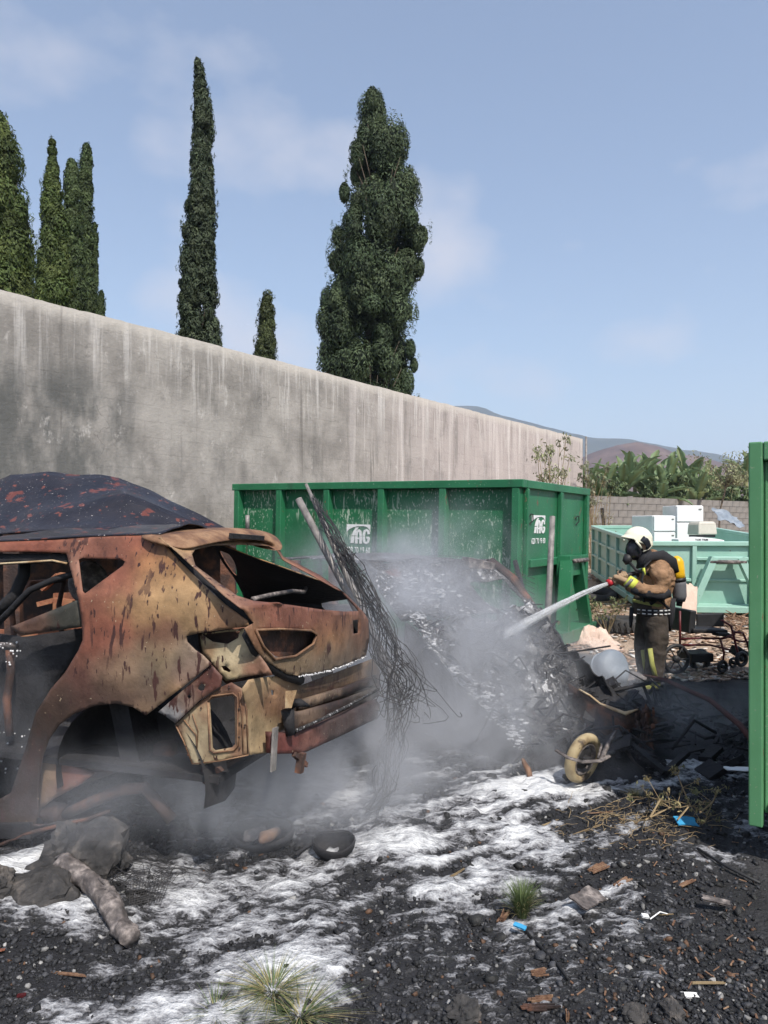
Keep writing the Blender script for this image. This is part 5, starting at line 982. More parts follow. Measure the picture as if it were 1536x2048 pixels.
for i in range(6): a, c_ = bb[i], bb[i + 1]; b.hexa([Vector((a.x, a.y, .1)), Vector((c_.x, c_.y, .1)), Vector((c_.x, c_.y + .04, .1)), Vector((a.x, a.y + .04, .1)), a + Vector((0, 0, -.02)), c_ + Vector((0, 0, -.02)), c_ + Vector((0, .04, -.02)), a + Vector((0, .04, -.02))])
fixn(b.build('far_side_panel', M['rust_dark'], c2))
b = MB()
for pts in ([(85, 1178, 4.6), (118, 1150, 4.6), (150, 1152, 4.62)], [(78, 1208, 4.6), (110, 1200, 4.6), (150, 1205, 4.6)]):
    for i in range(2): b.bar(P(*pts[i]), P(*pts[i + 1]), .06, .03)
b.build('door_rail', M['rust_orange'], c2)

# ---------------------------------------------------------------- third burnt car: grey ash covered, in the smoke before the container
c3 = thing('burnt_car', (.9, 6.4, .05), 'grey ash covered burnt car collapsing under foam and smoke before the big container', 'car')
FR, FLc = Vector((1.08, 7.15, 1.28)), Vector((-.18, 6.35, 1.31)); fw = Vector((.54, -.84, 0)); bk = -fw
def c3grid(name, c00, c10, c01, c11, m, nu=40, nv=40, sag=.05, amp=.06, seed=1, fr=4, holes=None, solid=.012):
    vs = []; 
    for i in range(nu + 1):
        for j in range(nv + 1):
            s_, t = i / nu, j / nv; q = (c00 * (1 - s_) + c10 * s_) * (1 - t) + (c01 * (1 - s_) + c11 * s_) * t
            n_ = (fbm([[q.x * fr, q.y * fr, q.z * fr]], 4, seed)[0] - .5) * 2 * amp; q = q + Vector((0, 0, n_ + sag * math.sin(math.pi * s_) * math.sin(math.pi * t))); vs.append(q)
    fs = [(i * (nv + 1) + j, (i + 1) * (nv + 1) + j, (i + 1) * (nv + 1) + j + 1, i * (nv + 1) + j + 1) for i in range(nu) for j in range(nv) if holes is None or not holes(i / nu, j / nv)]
    b = MB(); b.add(vs, fs); o = fixn(b.build(name, m, c3, True))
    if solid: s = o.modifiers.new('sheet', 'SOLIDIFY'); s.thickness = solid
    return o
Bk = bk * 1.75 + Vector((0, 0, -.02))
c3grid('roof', FLc, FR, FLc + Bk, FR + Bk, M['ash_specks'], sag=.06, amp=.035, seed=3)
W0, W1 = FLc + fw * .62 + Vector((.02, 0, -.42)), FR + fw * .55 + Vector((.06, .1, -.45))
c3grid('windscreen_panel', FLc, FR, W0, W1, M['ash_specks'], sag=-.10, amp=.06, seed=5, holes=lambda s_, t: .66 < s_ < .95 and .28 < t < 1.0)
N0_, N1_ = Vector((.93, 4.92, .10)), Vector((1.62, 5.55, .22))
c3grid('bonnet', W0, W1, N0_, N1_, M['ash_specks'], nu=90, nv=100, sag=.02, amp=.17, seed=7, fr=5)
b = MB()
for k in range(420):
    s_, t = random.random(), random.random() ** .8; q = (W0 * (1 - s_) + W1 * s_) * (1 - t) + (N0_ * (1 - s_) + N1_ * s_) * t; n_ = (fbm([[q.x * 5, q.y * 5, q.z * 5]], 4, 7)[0] - .5) * 2 * .17; q = q + Vector((0, 0, n_ + .02)); l = random.uniform(.03, .16); a = random.uniform(0, 6.28); e = q + Vector((math.cos(a) * l, math.sin(a) * l, random.uniform(-.08, .08))); b.bar(q, e, random.uniform(.008, .04), random.uniform(.004, .012))
for k in range(14):
    s_, t = random.random(), random.random(); q = (W0 * (1 - s_) + W1 * s_) * (1 - t) + (N0_ * (1 - s_) + N1_ * s_) * t + Vector((0, 0, .04)); a = random.uniform(0, 6.28); l = random.uniform(.2, .5); b.tube([q, q + Vector((math.cos(a) * l / 2, math.sin(a) * l / 2, random.uniform(.0, .14))), q + Vector((math.cos(a) * l, math.sin(a) * l, random.uniform(-.15, .1)))], .008, 5)
tag(b.build('charred_fragments', M['char'], c3), kind='stuff')
b = MB()
for k in range(1500):
    line = random.random() < .72; t = random.uniform(-.15, .98); s_ = abs(random.gauss(.02, .06)) if line else .45 + random.gauss(.12 * t, .07)
    if t < 0: s_ = random.uniform(.0, .5)
    tt = max(t, 0); q = (W0 * (1 - s_) + W1 * s_) * (1 - tt) + (N0_ * (1 - s_) + N1_ * s_) * tt
    if t < 0: q = q.lerp(FLc * (1 - s_) + FR * s_, -t * 5)
    n_ = (fbm([[q.x * 5, q.y * 5, q.z * 5]], 4, 7)[0] - .5) * 2 * .17; sz = .004 + .014 * random.random() ** 3
    b.ball(q + Vector((random.gauss(0, .01), random.gauss(0, .01), (n_ if t > 0 else 0) + .008)), (sz * 1.6, sz * 1.2, sz * .5), 3)
tag(b.build('foam_flecks', M['foam_white'], c3), kind='stuff')
c3grid('side_panel', W0 + Vector((0, 0, -.03)), N0_, Vector((W0.x - .05, W0.y - .02, .05)), Vector((N0_.x - .1, N0_.y, .0)), M['char'], sag=0, amp=.06, seed=9)
c3grid('side_panel', FLc + Bk + Vector((0, 0, -.35)), FLc + Vector((0, 0, -.40)), FLc + Bk + Vector((0, 0, -1.2)), FLc + Vector((0, 0, -1.25)), M['rust_dark'], sag=0, amp=.04, seed=10)
b = MB(); b.tube([FR + Vector((-.05, 0, .0)), FR + fw * .22 + Vector((.03, .05, -.16)), W1 + Vector((0, .02, -.06)), W1 + Vector((.03, -.02, -.3))], [.07, .06, .055, .08], 8, squash=.6); b.build('windscreen_pillar', M['rust_dark'], c3, True)
b = MB(); b.tube([FLc, FLc + fw * .3 + Vector((0, 0, -.2)), W0], [.05, .05, .06], 8, squash=.6); b.build('windscreen_pillar', M['ash_specks'], c3, True)
b = MB(); q0, q1 = FR + Vector((-.32, -.22, .0)), FR + Vector((-.02, -.02, -.07)); b.bar(q0, q1, .12, .10); bevel(b.build('roof_corner', M['burnt_grey'], c3), .01)
c3grid('fender', W1, N1_ + Vector((.1, .1, .15)), Vector((W1.x + .12, W1.y + .05, .1)), N1_ + Vector((.25, .15, -.2)), M['char'], sag=0, amp=.16, seed=12)
c3grid('scuttle', W1 + Vector((-.40, -.25, -.02)), W1 + Vector((.06, .03, -.02)), W1 + Vector((-.35, -.25, -.4)), W1 + Vector((.1, .03, -.42)), M['rust_dark'], sag=0, amp=.02, seed=13)
for i, t in enumerate((.3, .75)):
    q = FLc + Bk * t; b = MB(); b.bar(q + Vector((0, 0, -.4)), q + Vector((0, 0, -.02)), .09, .05); b.build('pillar', M['rust_dark'], c3)
b = MB(); b.tube([P(1045, 1518, 4.78), P(1056, 1540, 4.72), P(1062, 1562, 4.66)], [.012, .022, .016], 7); tag(b.build('charred_stick', M['rust_brown'], None, True), 'burnt tan fibrous stub at the foot of the ash slope', 'stick')

# ---------------------------------------------------------------- poles and wire mesh
pole = lambda a, c_, r, lb, m='pole', g=None, name='metal_pole', cat='pole': tag((lambda b: (b.tube([a, a.lerp(c_, .5), c_], r, 10), b.build(name, M[m], None, True))[1])(MB()), lb, cat, g)
pa, pb = P(612, 968, 5.45), P(805, 1400, 5.0); pole(pa, pb, [.012, .028, .028], 'grey pipe inside the wire mesh, its tapered tip rising highest over the hatchback', g='leaning pipes at the mesh roll')
pc, pd = P(597, 998, 5.3), P(770, 1330, 4.95); pole(pc, pd, [.026, .026, .026], 'shorter grey pipe with blackened end leaning left of the wire mesh', g='leaning pipes at the mesh roll')
b = MB()
for k in range(50):
    s = random.random(); t0 = random.uniform(.04, .38); st = pa.lerp(pb, t0) + Vector((random.gauss(.0, .02), random.gauss(0, .03), 0)); a = random.uniform(-1, 1); off = random.gauss(0, .05)
    pts = [st]; ym = [(1060, 668), (1120, 700), (1180, 728), (1250, 760), (1310, 782), (1360, 796)]; wd = [8, 13, 17, 24, 33, 40]; z0 = EYE - (st.z - EYE) * 0; py0 = CY - (st.z - EYE) / st.y * F; ph = random.uniform(0, 6.28)
    for (yy, xx), w_ in zip(ym, wd):
        if yy > py0 + 25: pts.append(P(xx + a * w_ + math.sin(yy * .035 + ph) * w_ * .55 + random.gauss(0, 2), yy + random.gauss(0, 5), 5.15 - (yy - 1000) * .0016 + off))
    if k % 2 == 0 and len(pts) > 1:
        e = random.random(); 
        for yy, xx, w_ in ((1430, 792, 34), (1500, 782, 38), (1560, 772, 34), (1600, 760, 24), (1626, 745, 30)): pts.append(P(xx + (a * .6 + random.gauss(0, .3)) * w_, yy + random.gauss(0, 8), 4.7 - (yy - 1400) * .0034 + off))
    elif len(pts) > 1: pts.append(pts[-1] + Vector((random.gauss(0, .12), random.gauss(0, .05), -random.uniform(.05, .25)))); pts.append(pts[-1] + Vector((random.gauss(-.06, .06), 0, random.uniform(-.08, .08))))
    if len(pts) > 2:
        pp = []
        for i in range(len(pts) - 1):
            p0, p1, p2, p3 = pts[max(i - 1, 0)], pts[i], pts[i + 1], pts[min(i + 2, len(pts) - 1)]
            for u_ in (0, .25, .5, .75): pp.append(.5 * (2 * p1 + (p2 - p0) * u_ + (2 * p0 - 5 * p1 + 4 * p2 - p3) * u_ ** 2 + (3 * p1 - p0 - 3 * p2 + p3) * u_ ** 3))
        pp.append(pts[-1]); pp = [q + Vector((random.gauss(0, .0035), random.gauss(0, .0035), random.gauss(0, .0035))) for q in pp]; b.tube(pp, .0024, 4, cap=False)
for k in range(26):   # cross links and end loops
    yy = random.uniform(1080, 1420); xx = float(np.interp(yy, [1080, 1180, 1250, 1420], [684, 730, 766, 806])); w_ = float(np.interp(yy, [1080, 1420], [14, 50])); dq = 5.15 - (yy - 1000) * .0016
    b.tube([P(xx - w_ * random.uniform(.4, 1), yy, dq), P(xx + random.uniform(-5, 5), yy + random.uniform(8, 26), dq - .02), P(xx + w_ * random.uniform(.4, 1), yy + random.uniform(-6, 6), dq)], .0026, 4, cap=False)
tag(b.build('wire_mesh', M['wire'], None), 'roll of burnt wire mesh hanging from a leaning pipe beside the hatchback', 'wire mesh')
b = MB()   # wire fence sheet arching over the third car
for r_ in range(7):
    pts = [P(590 + 48 * i, 1112 + r_ * 9 - (0 if i < 6 else -(i - 6) ** 2 * 3.0) + math.sin(i * 1.7 + r_) * 2, 7.6 + .1 * r_) for i in range(11)]; b.tube(pts, .0028, 4, cap=False)
for i in range(34):
    x = 600 + 13 * i; b.tube([P(x, 1112 - (0 if x < 880 else -((x - 880) / 48) ** 2 * 3.0), 7.6), P(x + 10, 1176 - (0 if x < 880 else -((x - 880) / 48) ** 2 * 3.0), 8.2)], .0024, 4, cap=False)
for r_ in range(9): b.tube([P(1028 + r_ * 2, 1150 + r_ * 22, 8.2), P(1060, 1168 + r_ * 22, 8.25)], .0026, 4, cap=False)
tag(b.build('wire_fence', M['wire'], None), 'sagging wire fence sheet lying over the roof of the ash covered car', 'wire fence')
q0, q1 = P(1105, 1033, 7.9), P(1092, 1310, 7.55); pole(q0, q1, [.03, .034, .036], 'weathered grey post standing against the end of the big green container', m='pole', name='post', cat='post')
q0, q1 = P(1030, 1122, 8.0), P(1078, 1300, 7.4); pole(q0, q1, .026, 'blackened bar leaning by the corner of the big green container', m='char', name='metal_bar', cat='bar')
b = MB(); b.tube([P(1040, 1276, 8.3), P(1066, 1270, 8.25)], .022, 8); b.tube([P(1066, 1270, 8.25), P(1090, 1278, 8.2)], .020, 8); tag(b.build('white_tube', M['white'], None, True), 'broken white tube lying at the foot of the big green container', 'tube')
b = MB(); b.tube([P(495, 1062, 9.9), P(495, 1030, 9.9)], [.03, .028], 8); tag(b.build('bottle', M['pole'], None, True), 'pale upright pipe end between the hatchback and the container', 'pipe')
# ---------------------------------------------------------------- overturned wheelbarrow and burnt heap on the right
def torus(b, c, R_, r_, M_, n=28, k=10, squash=1.0):
    vs = []
    for i in range(n):
        a = 2 * math.pi * i / n
        for j in range(k):
            t = 2 * math.pi * j / k; rr = R_ + r_ * math.cos(t); vs.append(Vector(c) + M_ @ Vector((rr * math.cos(a), rr * math.sin(a), r_ * squash * math.sin(t))))
    b.add(vs, [(i * k + j, ((i + 1) % n) * k + j, ((i + 1) % n) * k + (j + 1) % k, i * k + (j + 1) % k) for i in range(n) for j in range(k)])
wb = thing('wheelbarrow', on(1240, 1560), 'burnt overturned wheelbarrow with scorched yellow wheel and torn metal tray', 'wheelbarrow')
wc = P(1166, 1516, 4.62); Mw = Matrix.Rotation(R(40), 3, 'Z') @ Matrix.Rotation(R(12), 3, 'X') @ Matrix.Rotation(R(90), 3, 'X')
b = MB(); torus(b, wc, .132, .030, Mw, 40, 12, 1.15); whl = b.build('wheel', M['yellow_rim'], wb, True)
b = MB(); torus(b, wc, .098, .010, Mw, 28, 8, 2.6); b.build('rim', M['burnt_grey'], whl, True)
b = MB(); b.lathe([(.0, -.05), (.028, -.05), (.028, .05), (.0, .05)], wc, 12, Mw); b.lathe([(.0, -.012), (.07, -.010), (.07, .010), (.0, .012)], wc, 20, Mw); b.build('hub', M['char'], whl, True)
b = MB(); arc = [P(1112, 1500, 4.50), P(1135, 1515, 4.44), P(1165, 1524, 4.42), P(1200, 1522, 4.44), P(1218, 1512, 4.50)]; b.tube(arc, [.016] * 5, 8, squash=.5)
b.tube([P(1202, 1518, 4.47), P(1216, 1490, 4.55), P(1232, 1462, 4.6)], [.014, .016, .010], 6); b.tube([P(1200, 1520, 4.47), P(1214, 1510, 4.6), P(1228, 1505, 4.75)], [.012, .018, .014], 6); b.tube([P(1196, 1516, 4.5), P(1204, 1488, 4.6)], .008, 5); b.build('fork_frame', M['burnt_grey'], wb, True)
rim = [(1138, 1366, 5.5), (1158, 1380, 5.42), (1180, 1392, 5.34), (1200, 1408, 5.28), (1225, 1418, 5.22), (1250, 1428, 5.2), (1275, 1420, 5.24), (1310, 1432, 5.5), (1380, 1450, 5.9)]
vs = []; K = len(rim)
for j, (dy, dz) in enumerate(((0, 0), (.0, -.06), (.06, -.26), (.18, -.42))):
    for (x, y, d) in rim: q = P(x, y, d); vs.append(Vector((q.x + .04 * j * 0, q.y + dy + random.uniform(-.02, .02), max(q.z + dz, gzf(q.x, q.y) - .03))))
b = MB(); b.add(vs, [(j * K + i, j * K + i + 1, (j + 1) * K + i + 1, (j + 1) * K + i) for j in range(3) for i in range(K - 1)]); o = fixn(b.build('tray', M['rust_dark'], wb, True)); s = o.modifiers.new('sheet', 'SOLIDIFY'); s.thickness = .006
b = MB(); b.tube([P(x, y - 1, d - .01) for x, y, d in rim[1:4]], .007, 6); b.tube([P(x, y - 1, d - .01) for x, y, d in rim[3:7]], [.012, .022, .026, .008], 7, squash=.5); b.build('tray_lip', M['rust_tan'], o, True)
b = MB()
for k in range(60): q = P(1290 + random.gauss(0, 11), 1415 + k * 1.5, 5.25 - k * .003 + random.gauss(0, .03)); b.ball(q, (random.uniform(.008, .02), random.uniform(.008, .02), random.uniform(.01, .035)), 4)
tag(b.build('rust_lumps', M['rust_dark'], None, False), 'brown scorched lump hanging below the wheelbarrow tray', 'debris', kind='stuff')
# charred heap: uneven black mound built as geometry
hx = np.arange(.9, 3.0, .03); hy = np.arange(4.7, 7.6, .03); X, Y = np.meshgrid(hx, hy); xf, yf = X.ravel(), Y.ravel(); p = np.stack([xf, yf, xf * 0], 1)
env = np.exp(-((xf - 1.70 - (yf - 5.8) * .2) / .6) ** 2 - ((yf - 5.8) / .7) ** 2); h = env * (.16 + .30 * fbm(p * 2.6, 4, 81)) + env * (fbm(p * 9, 3, 82) - .5) * .16
zz = gz(xf, yf) + h - .03; ii = np.arange(len(xf)).reshape(len(hy), len(hx)); q = np.stack([ii[:-1, :-1], ii[:-1, 1:], ii[1:, 1:], ii[1:, :-1]], -1).reshape(-1, 4)
tag(link('charred_debris', np_mesh('charred_debris', np.stack([xf, yf, zz], 1), q), M['char']), 'black heap of charred debris between the wheelbarrow and the firefighter', 'debris', kind='stuff')
def hz(x, y): return gzf(x, y) + float(np.exp(-((x - 1.70 - (y - 5.8) * .2) / .6) ** 2 - ((y - 5.8) / .7) ** 2)) * .3
def slab(px, py, d, size, label, m, name='sheet', rot=None, cat='sheet', dent=.3, lift=0.0, group=None):
    c = P(px, py, d); n = 8; vs = []; Rm = rot or Euler((random.uniform(-.4, .4), random.uniform(-.4, .4), random.uniform(0, 3))).to_matrix(); s = random.random() * 90
    for k in (0, 1):
        for i in range(n + 1):
            for j in range(n + 1):
                x, y = (i / n - .5) * size[0], (j / n - .5) * size[1]; e = 1 + .25 * (vnoise([[i * .9 + s, j * .9, 0]], 3)[0] - .5); zq = (fbm([[x * 6 + s, y * 6, 0]], 3, 4)[0] - .5) * dent * max(size) + (.006 if k else 0); vs.append(c + Rm @ Vector((x * e, y * e, zq)) + Vector((0, 0, lift)))
    m1 = (n + 1) ** 2; fs = []
    for i in range(n):
        for j in range(n): a = i * (n + 1) + j; f = (a, a + n + 1, a + n + 2, a + 1); fs += [f[::-1], tuple(q + m1 for q in f)]
    b = MB(); b.add(vs, fs); o = b.build(name, m if not isinstance(m, str) else M[m], None, True); return tag(o, label, cat, group)
slab(1345, 1520, 5.2, (.32, .2), 'pale creased sheet with dark print in the black ash right of the wheelbarrow', 'foam', rot=Euler((.6, .1, .3)).to_matrix())
slab(1300, 1545, 4.95, (.3, .3), 'sooty flat board leaning over ash beside the yellow wheel', 'burnt_grey', 'board', rot=Euler((.5, .35, .7)).to_matrix(), cat='board')
slab(1478, 1540, 4.7, (.18, .06), 'thin white strip on black ash beside the near container', 'white', 'strip', rot=Euler((.1, .05, .1)).to_matrix(), cat='strip')
slab(1262, 1352, 7.0, (.24, .18), 'grey crumpled sheet on the ground at the firefighter\'s feet', 'burnt_grey', rot=Euler((.2, 0, .4)).to_matrix())
slab(1195, 1470, 5.6, (.3, .22), 'ash grey flake of sheet metal above the yellow wheel', 'burnt_grey', rot=Euler((.7, .2, .4)).to_matrix())
slab(1110, 1415, 6.0, (.3, .3), 'smoky grey flake of sheet metal on the burnt slope', 'burnt_grey', rot=Euler((.8, .1, -.3)).to_matrix())
slab(1240, 1425, 5.9, (.36, .26), 'dull grey plate lying inside the burnt wheelbarrow tray', 'burnt_grey', rot=Euler((.3, .1, .2)).to_matrix(), cat='plate')
for px, py, d, s in ((1255, 1465, 5.4, .10), (1330, 1478, 5.3, .12), (1390, 1500, 5.1, .14), (1420, 1450, 5.6, .16), (1350, 1430, 5.8, .14)): pass
b = MB()
for k in range(40):
    x = random.uniform(1.2, 2.9); y = random.uniform(4.8, 7.4); a = random.uniform(0, 3.14); l = random.uniform(.2, .6); z = hz(x, y) + .02; b.tube([(x, y, z), (x + math.cos(a) * l * .5, y + math.sin(a) * l * .5, z + random.uniform(0, .18)), (x + math.cos(a) * l, y + math.sin(a) * l, z + random.uniform(-.02, .2))], random.uniform(.006, .018), 5)
for k in range(60):
    x = random.uniform(1.2, 2.9); y = random.uniform(4.8, 7.2); z = hz(x, y) + .03; b.box((x, y, z), (random.uniform(.06, .3), random.uniform(.05, .2), random.uniform(.006, .04)), Euler((random.uniform(-.6, .6), random.uniform(-.6, .6), random.uniform(0, 3))).to_matrix())
for k in range(220):
    x = random.uniform(1.2, 2.9); y = random.uniform(4.7, 7.2); a = random.uniform(0, 3.14); l = random.uniform(.04, .22); z = hz(x, y) + .02; b.bar((x, y, z), (x + math.cos(a) * l, y + math.sin(a) * l, z + random.uniform(-.02, .06)), random.uniform(.008, .03), random.uniform(.006, .02))
tag(b.build('charred_fragments', M['char'], None), 'splinters of charred wood and metal over the black heap', 'debris', kind='stuff')
b = MB(); b.bar(P(1250, 1480, 5.0), P(1330, 1545, 4.75), .05, .03); b.bar(P(1330, 1545, 4.75), P(1375, 1505, 4.9), .04, .03); tag(b.build('charred_plank', M['char'], None), 'two charred planks crossing in a vee right of the yellow wheel', 'plank')
b = MB(); b.tube([P(1270, 1350, 7.4), P(1330, 1360, 6.9), P(1420, 1400, 6.1), P(1480, 1450, 5.4), P(1520, 1500, 4.9)], .022, 8); tag(b.build('fire_hose', mat('sooty red hose', [(0.3, (.05, .02, .018)), (.7, (.10, .035, .03))], rough=.8), None, True), 'sooty red fire hose running over black ground towards the near container', 'hose')

# drum, sheeting, tyre
dr = thing('drum', P(1210, 1366, 6.9), 'pale blue grey plastic drum lying half melted before the firefighter', 'drum'); q = P(1210, 1343, 6.95); Md = Matrix.Rotation(R(20), 3, 'Z') @ Matrix.Rotation(R(58), 3, 'X')
b = MB(); b.lathe([(.001, .19), (.10, .19), (.145, .165), (.16, .12), (.158, .06), (.163, .055), (.163, .035), (.158, .03), (.155, -.05), (.150, -.13)], q, 28, Md); o = b.build('body', M['drum'], dr, True)
vv = o.data.vertices
for v_ in vv: v_.co += Vector((vnoise([[v_.co.x * 9, v_.co.y * 9, v_.co.z * 9]], 2)[0] - .5, 0, vnoise([[v_.co.x * 9, v_.co.z * 9, 3]], 3)[0] - .5)) * .05
b = MB(); torus(b, q + Md @ Vector((0, 0, .045)), .166, .008, Md, 28, 6); b.build('hoop', M['drum'], dr, True)
def crumple(c, rx, ry, h, m, name, label, cat, seed):
    n = 26; vs = []
    for i in range(n + 1):
        for j in range(n + 1):
            x, y = (i / n - .5) * 2, (j / n - .5) * 2; r = math.hypot(x, y); k = fbm([[x * 1.8 + seed, y * 1.8, 0]], 4, seed)[0]; wx, wy = c.x + x * rx * (.85 + .3 * k), c.y + y * ry * (.85 + .3 * k)
            vs.append((wx, wy, gzf(wx, wy) + max(-.02, h * (1.15 - r) * (.3 + 1.3 * abs(k - .5) * 2 + .4 * k))))
    b = MB(); b.add(vs, [(i * (n + 1) + j, (i + 1) * (n + 1) + j, (i + 1) * (n + 1) + j + 1, i * (n + 1) + j + 1) for i in range(n) for j in range(n)]); return tag(b.build(name, m, None, False), label, cat)
crumple(on(1192, 1288), .32, .35, .22, M['cloth_pink'], 'sheeting', 'crumpled beige sheeting on the ground between container and firefighter', 'sheet', 4)
ty = thing('tyre', on(1240, 1272), 'big black tractor tyre lying flat behind the firefighter', 'tyre'); q = on(1243, 1262) ; q = Vector((q.x, q.y, q.z + .10)); I3 = Matrix.Identity(3)
b = MB(); torus(b, q, .27, .105, I3, 40, 12, .95); t_ = b.build('casing', M['rubber'], ty, True); b = MB()
for i in range(30):
    a = 2 * math.pi * i / 30; Mr = Matrix.Rotation(a, 3, 'Z') @ Matrix.Rotation(R(18), 3, 'X'); b.box(q + Matrix.Rotation(a, 3, 'Z') @ Vector((.372, 0, 0)), (.02, .028, .15), Mr)
b.build('tread', M['rubber'], ty)
b = MB(); torus(b, on(1196, 1195) + Vector((0, 0, .1)), .27, .10, Matrix.Rotation(.2, 3, 'X'), 32, 10, .95); tag(b.build('tyre', M['rubber'], None, True), 'half hidden black tyre between big container and teal container', 'tyre')
b = MB()
for k in range(26):
    q = on(random.uniform(1165, 1235), random.uniform(1190, 1245)); a = random.uniform(-.6, .6); l = random.uniform(.25, .9); b.tube([q + Vector((0, 0, .04)), q + Vector((math.cos(a) * l / 2, -math.sin(a) * .3, .07)), q + Vector((math.cos(a) * l, math.sin(a) * l, .05))], .006, 4)
tag(b.build('dry_reeds', M['dry_stem'], None), 'dry canes scattered on rubble behind the firefighter', 'canes', kind='stuff')
b = MB()
for k in range(34):
    q = on(random.uniform(1455, 1500), random.uniform(1238, 1262)); a = random.uniform(.2, 2.9); l = random.uniform(.12, .4); b.bar(q + Vector((0, 0, .03)), q + Vector((math.cos(a) * l, math.sin(a) * l, random.uniform(.02, .14))), .022, .008)
tag(b.build('wood_splinters', M['wood'], None), 'fan of orange wood splinters at the foot of the teal container', 'wood', kind='stuff')
slab(1379, 1200, 11.3, (.28, .5), 'pinkish board leaning on the teal container behind the firefighter', 'cloth_pink', 'board', rot=Euler((1.3, .25, .3)).to_matrix(), cat='board', dent=.03)
slab(1455, 1036, 22, (.9, .5), 'torn bluish plastic sheet on the rubble below the low wall', 'drum', 'plastic_sheet', rot=Euler((.8, .3, .2)).to_matrix())
slab(1335, 1068, 19, (.5, .4), 'brown cardboard scrap on the rubble below the low wall', 'wood', 'cardboard', rot=Euler((.4, .3, .9)).to_matrix(), cat='cardboard')

# ---------------------------------------------------------------- wheelchair
wh = thing('wheelchair', on(1420, 1335), 'burnt black wheelchair with dark red tube frame by the near container', 'wheelchair'); WDp = 8.5
w_ = lambda x, y, o=0.0: P(x, y, WDp + o)
b = MB(); torus(b, w_(1352, 1318, -.25), .15, .022, Matrix.Rotation(R(12), 3, 'Z') @ Matrix.Rotation(R(90), 3, 'X'), 28, 8); b.lathe([(.0, -.03), (.04, -.03), (.04, .03), (.0, .03)], w_(1352, 1318, -.25), 10, Matrix.Rotation(R(90), 3, 'X'))
for i in range(6): a = i * math.pi / 3; c_ = w_(1352, 1318, -.25); b.bar(c_, c_ + Vector((math.cos(a) * .145, 0, math.sin(a) * .145)), .012)
b.build('wheel', M['black_plastic'], wh, True)
for (x, y, o, r_) in ((1445, 1333, -.2, .07), (1483, 1318, -.25, .085), (1400, 1322, .3, .14), (1466, 1325, .3, .06)):
    b = MB(); torus(b, w_(x, y, o), r_ * .8, r_ * .26, Matrix.Rotation(R(20), 3, 'Z') @ Matrix.Rotation(R(90), 3, 'X'), 22, 8); b.lathe([(0, -.02), (.025, -.02), (.025, .02), (0, .02)], w_(x, y, o), 8, Matrix.Rotation(R(90), 3, 'X')); b.build('wheel', M['black_plastic'], wh, True)
b = MB(); b.box(w_(1400, 1258, 0), (.44, .40, .05), Euler((0, .06, .2)).to_matrix()); b.box(w_(1390, 1312, 0), (.28, .3, .10), Euler((0, 0, .2)).to_matrix()); bevel(b.build('seat', M['black_plastic'], wh), .015, 2)
b = MB(); b.box(w_(1366, 1240, 0), (.08, .40, .26), Euler((0, .1, .15)).to_matrix()); b.box(w_(1420, 1240, .18), (.36, .03, .16), Euler((0, .0, .2)).to_matrix()); bevel(b.build('backrest', M['black_plastic'], wh), .015, 2)
b = MB()
for pts in ([(1362, 1278), (1400, 1276), (1445, 1277), (1470, 1268)], [(1362, 1290), (1420, 1290), (1460, 1300)], [(1443, 1240), (1462, 1252), (1468, 1275), (1474, 1300), (1480, 1322)], [(1468, 1264), (1486, 1266), (1494, 1285), (1500, 1305)], [(1440, 1276), (1448, 1306), (1445, 1328)], [(1452, 1270), (1476, 1282), (1498, 1284)], [(1360, 1222), (1360, 1300)]):
    for o in (-.18, .22): b.tube([w_(x, y, o) for x, y in pts], .013, 6)
for x, y in ((1362, 1278), (1468, 1275), (1448, 1306), (1360, 1300), (1400, 1290)): b.tube([w_(x, y, -.18), w_(x, y, .22)], .012, 6)
b.build('frame', M['red_frame'], wh, True)
b = MB(); b.box(w_(1478, 1305, -.05), (.16, .14, .10), Euler((.1, .5, .3)).to_matrix()); b.box(w_(1442, 1268, -.15), (.17, .10, .045), Euler((0, .1, .2)).to_matrix()); bevel(b.build('footrest', M['black_plastic'], wh), .012, 2)

# ---------------------------------------------------------------- firefighter
MD = 7.9
def Q(px, py, o=0.0): return P(px, py, MD + o)
man = thing('person', Q(1303, 1377), 'firefighter in tan coat, cream helmet and dark mask standing and spraying a hose', 'person')
def merged(name, parts, m, voxel=.014, wr=.006, wfreq=14, smooth=3):
    b = MB(); [b.tube(p, r, n, True, sq) for p, r, n, sq in parts]; o = fixn(b.build(name, m, man, True)); r_ = o.modifiers.new('r', 'REMESH'); r_.mode = 'VOXEL'; r_.voxel_size = voxel; r_.use_smooth_shade = True
    s = o.modifiers.new('s', 'SMOOTH'); s.iterations = smooth; bake(o); me = o.data; k = len(me.vertices); co = np.empty(k * 3, np.float32); me.vertices.foreach_get('co', co); co = co.reshape(-1, 3); no = np.empty(k * 3, np.float32); me.vertices.foreach_get('normal', no); no = no.reshape(-1, 3)
    w = 1.2 * (fbm(co * np.array([wfreq, wfreq, wfreq * 1.3]), 4, 91) - .5) + .8 * (np.abs(fbm(co * np.array([wfreq * .6, wfreq * .6, wfreq * 1.5]), 2, 92) - .5) * -2 + .4); co = co + no * (w * 2 * wr)[:, None]; me.vertices.foreach_set('co', co.ravel().astype(np.float32)); me.update(); me.shade_smooth()
    if not me.materials: me.materials.append(m)
    return o
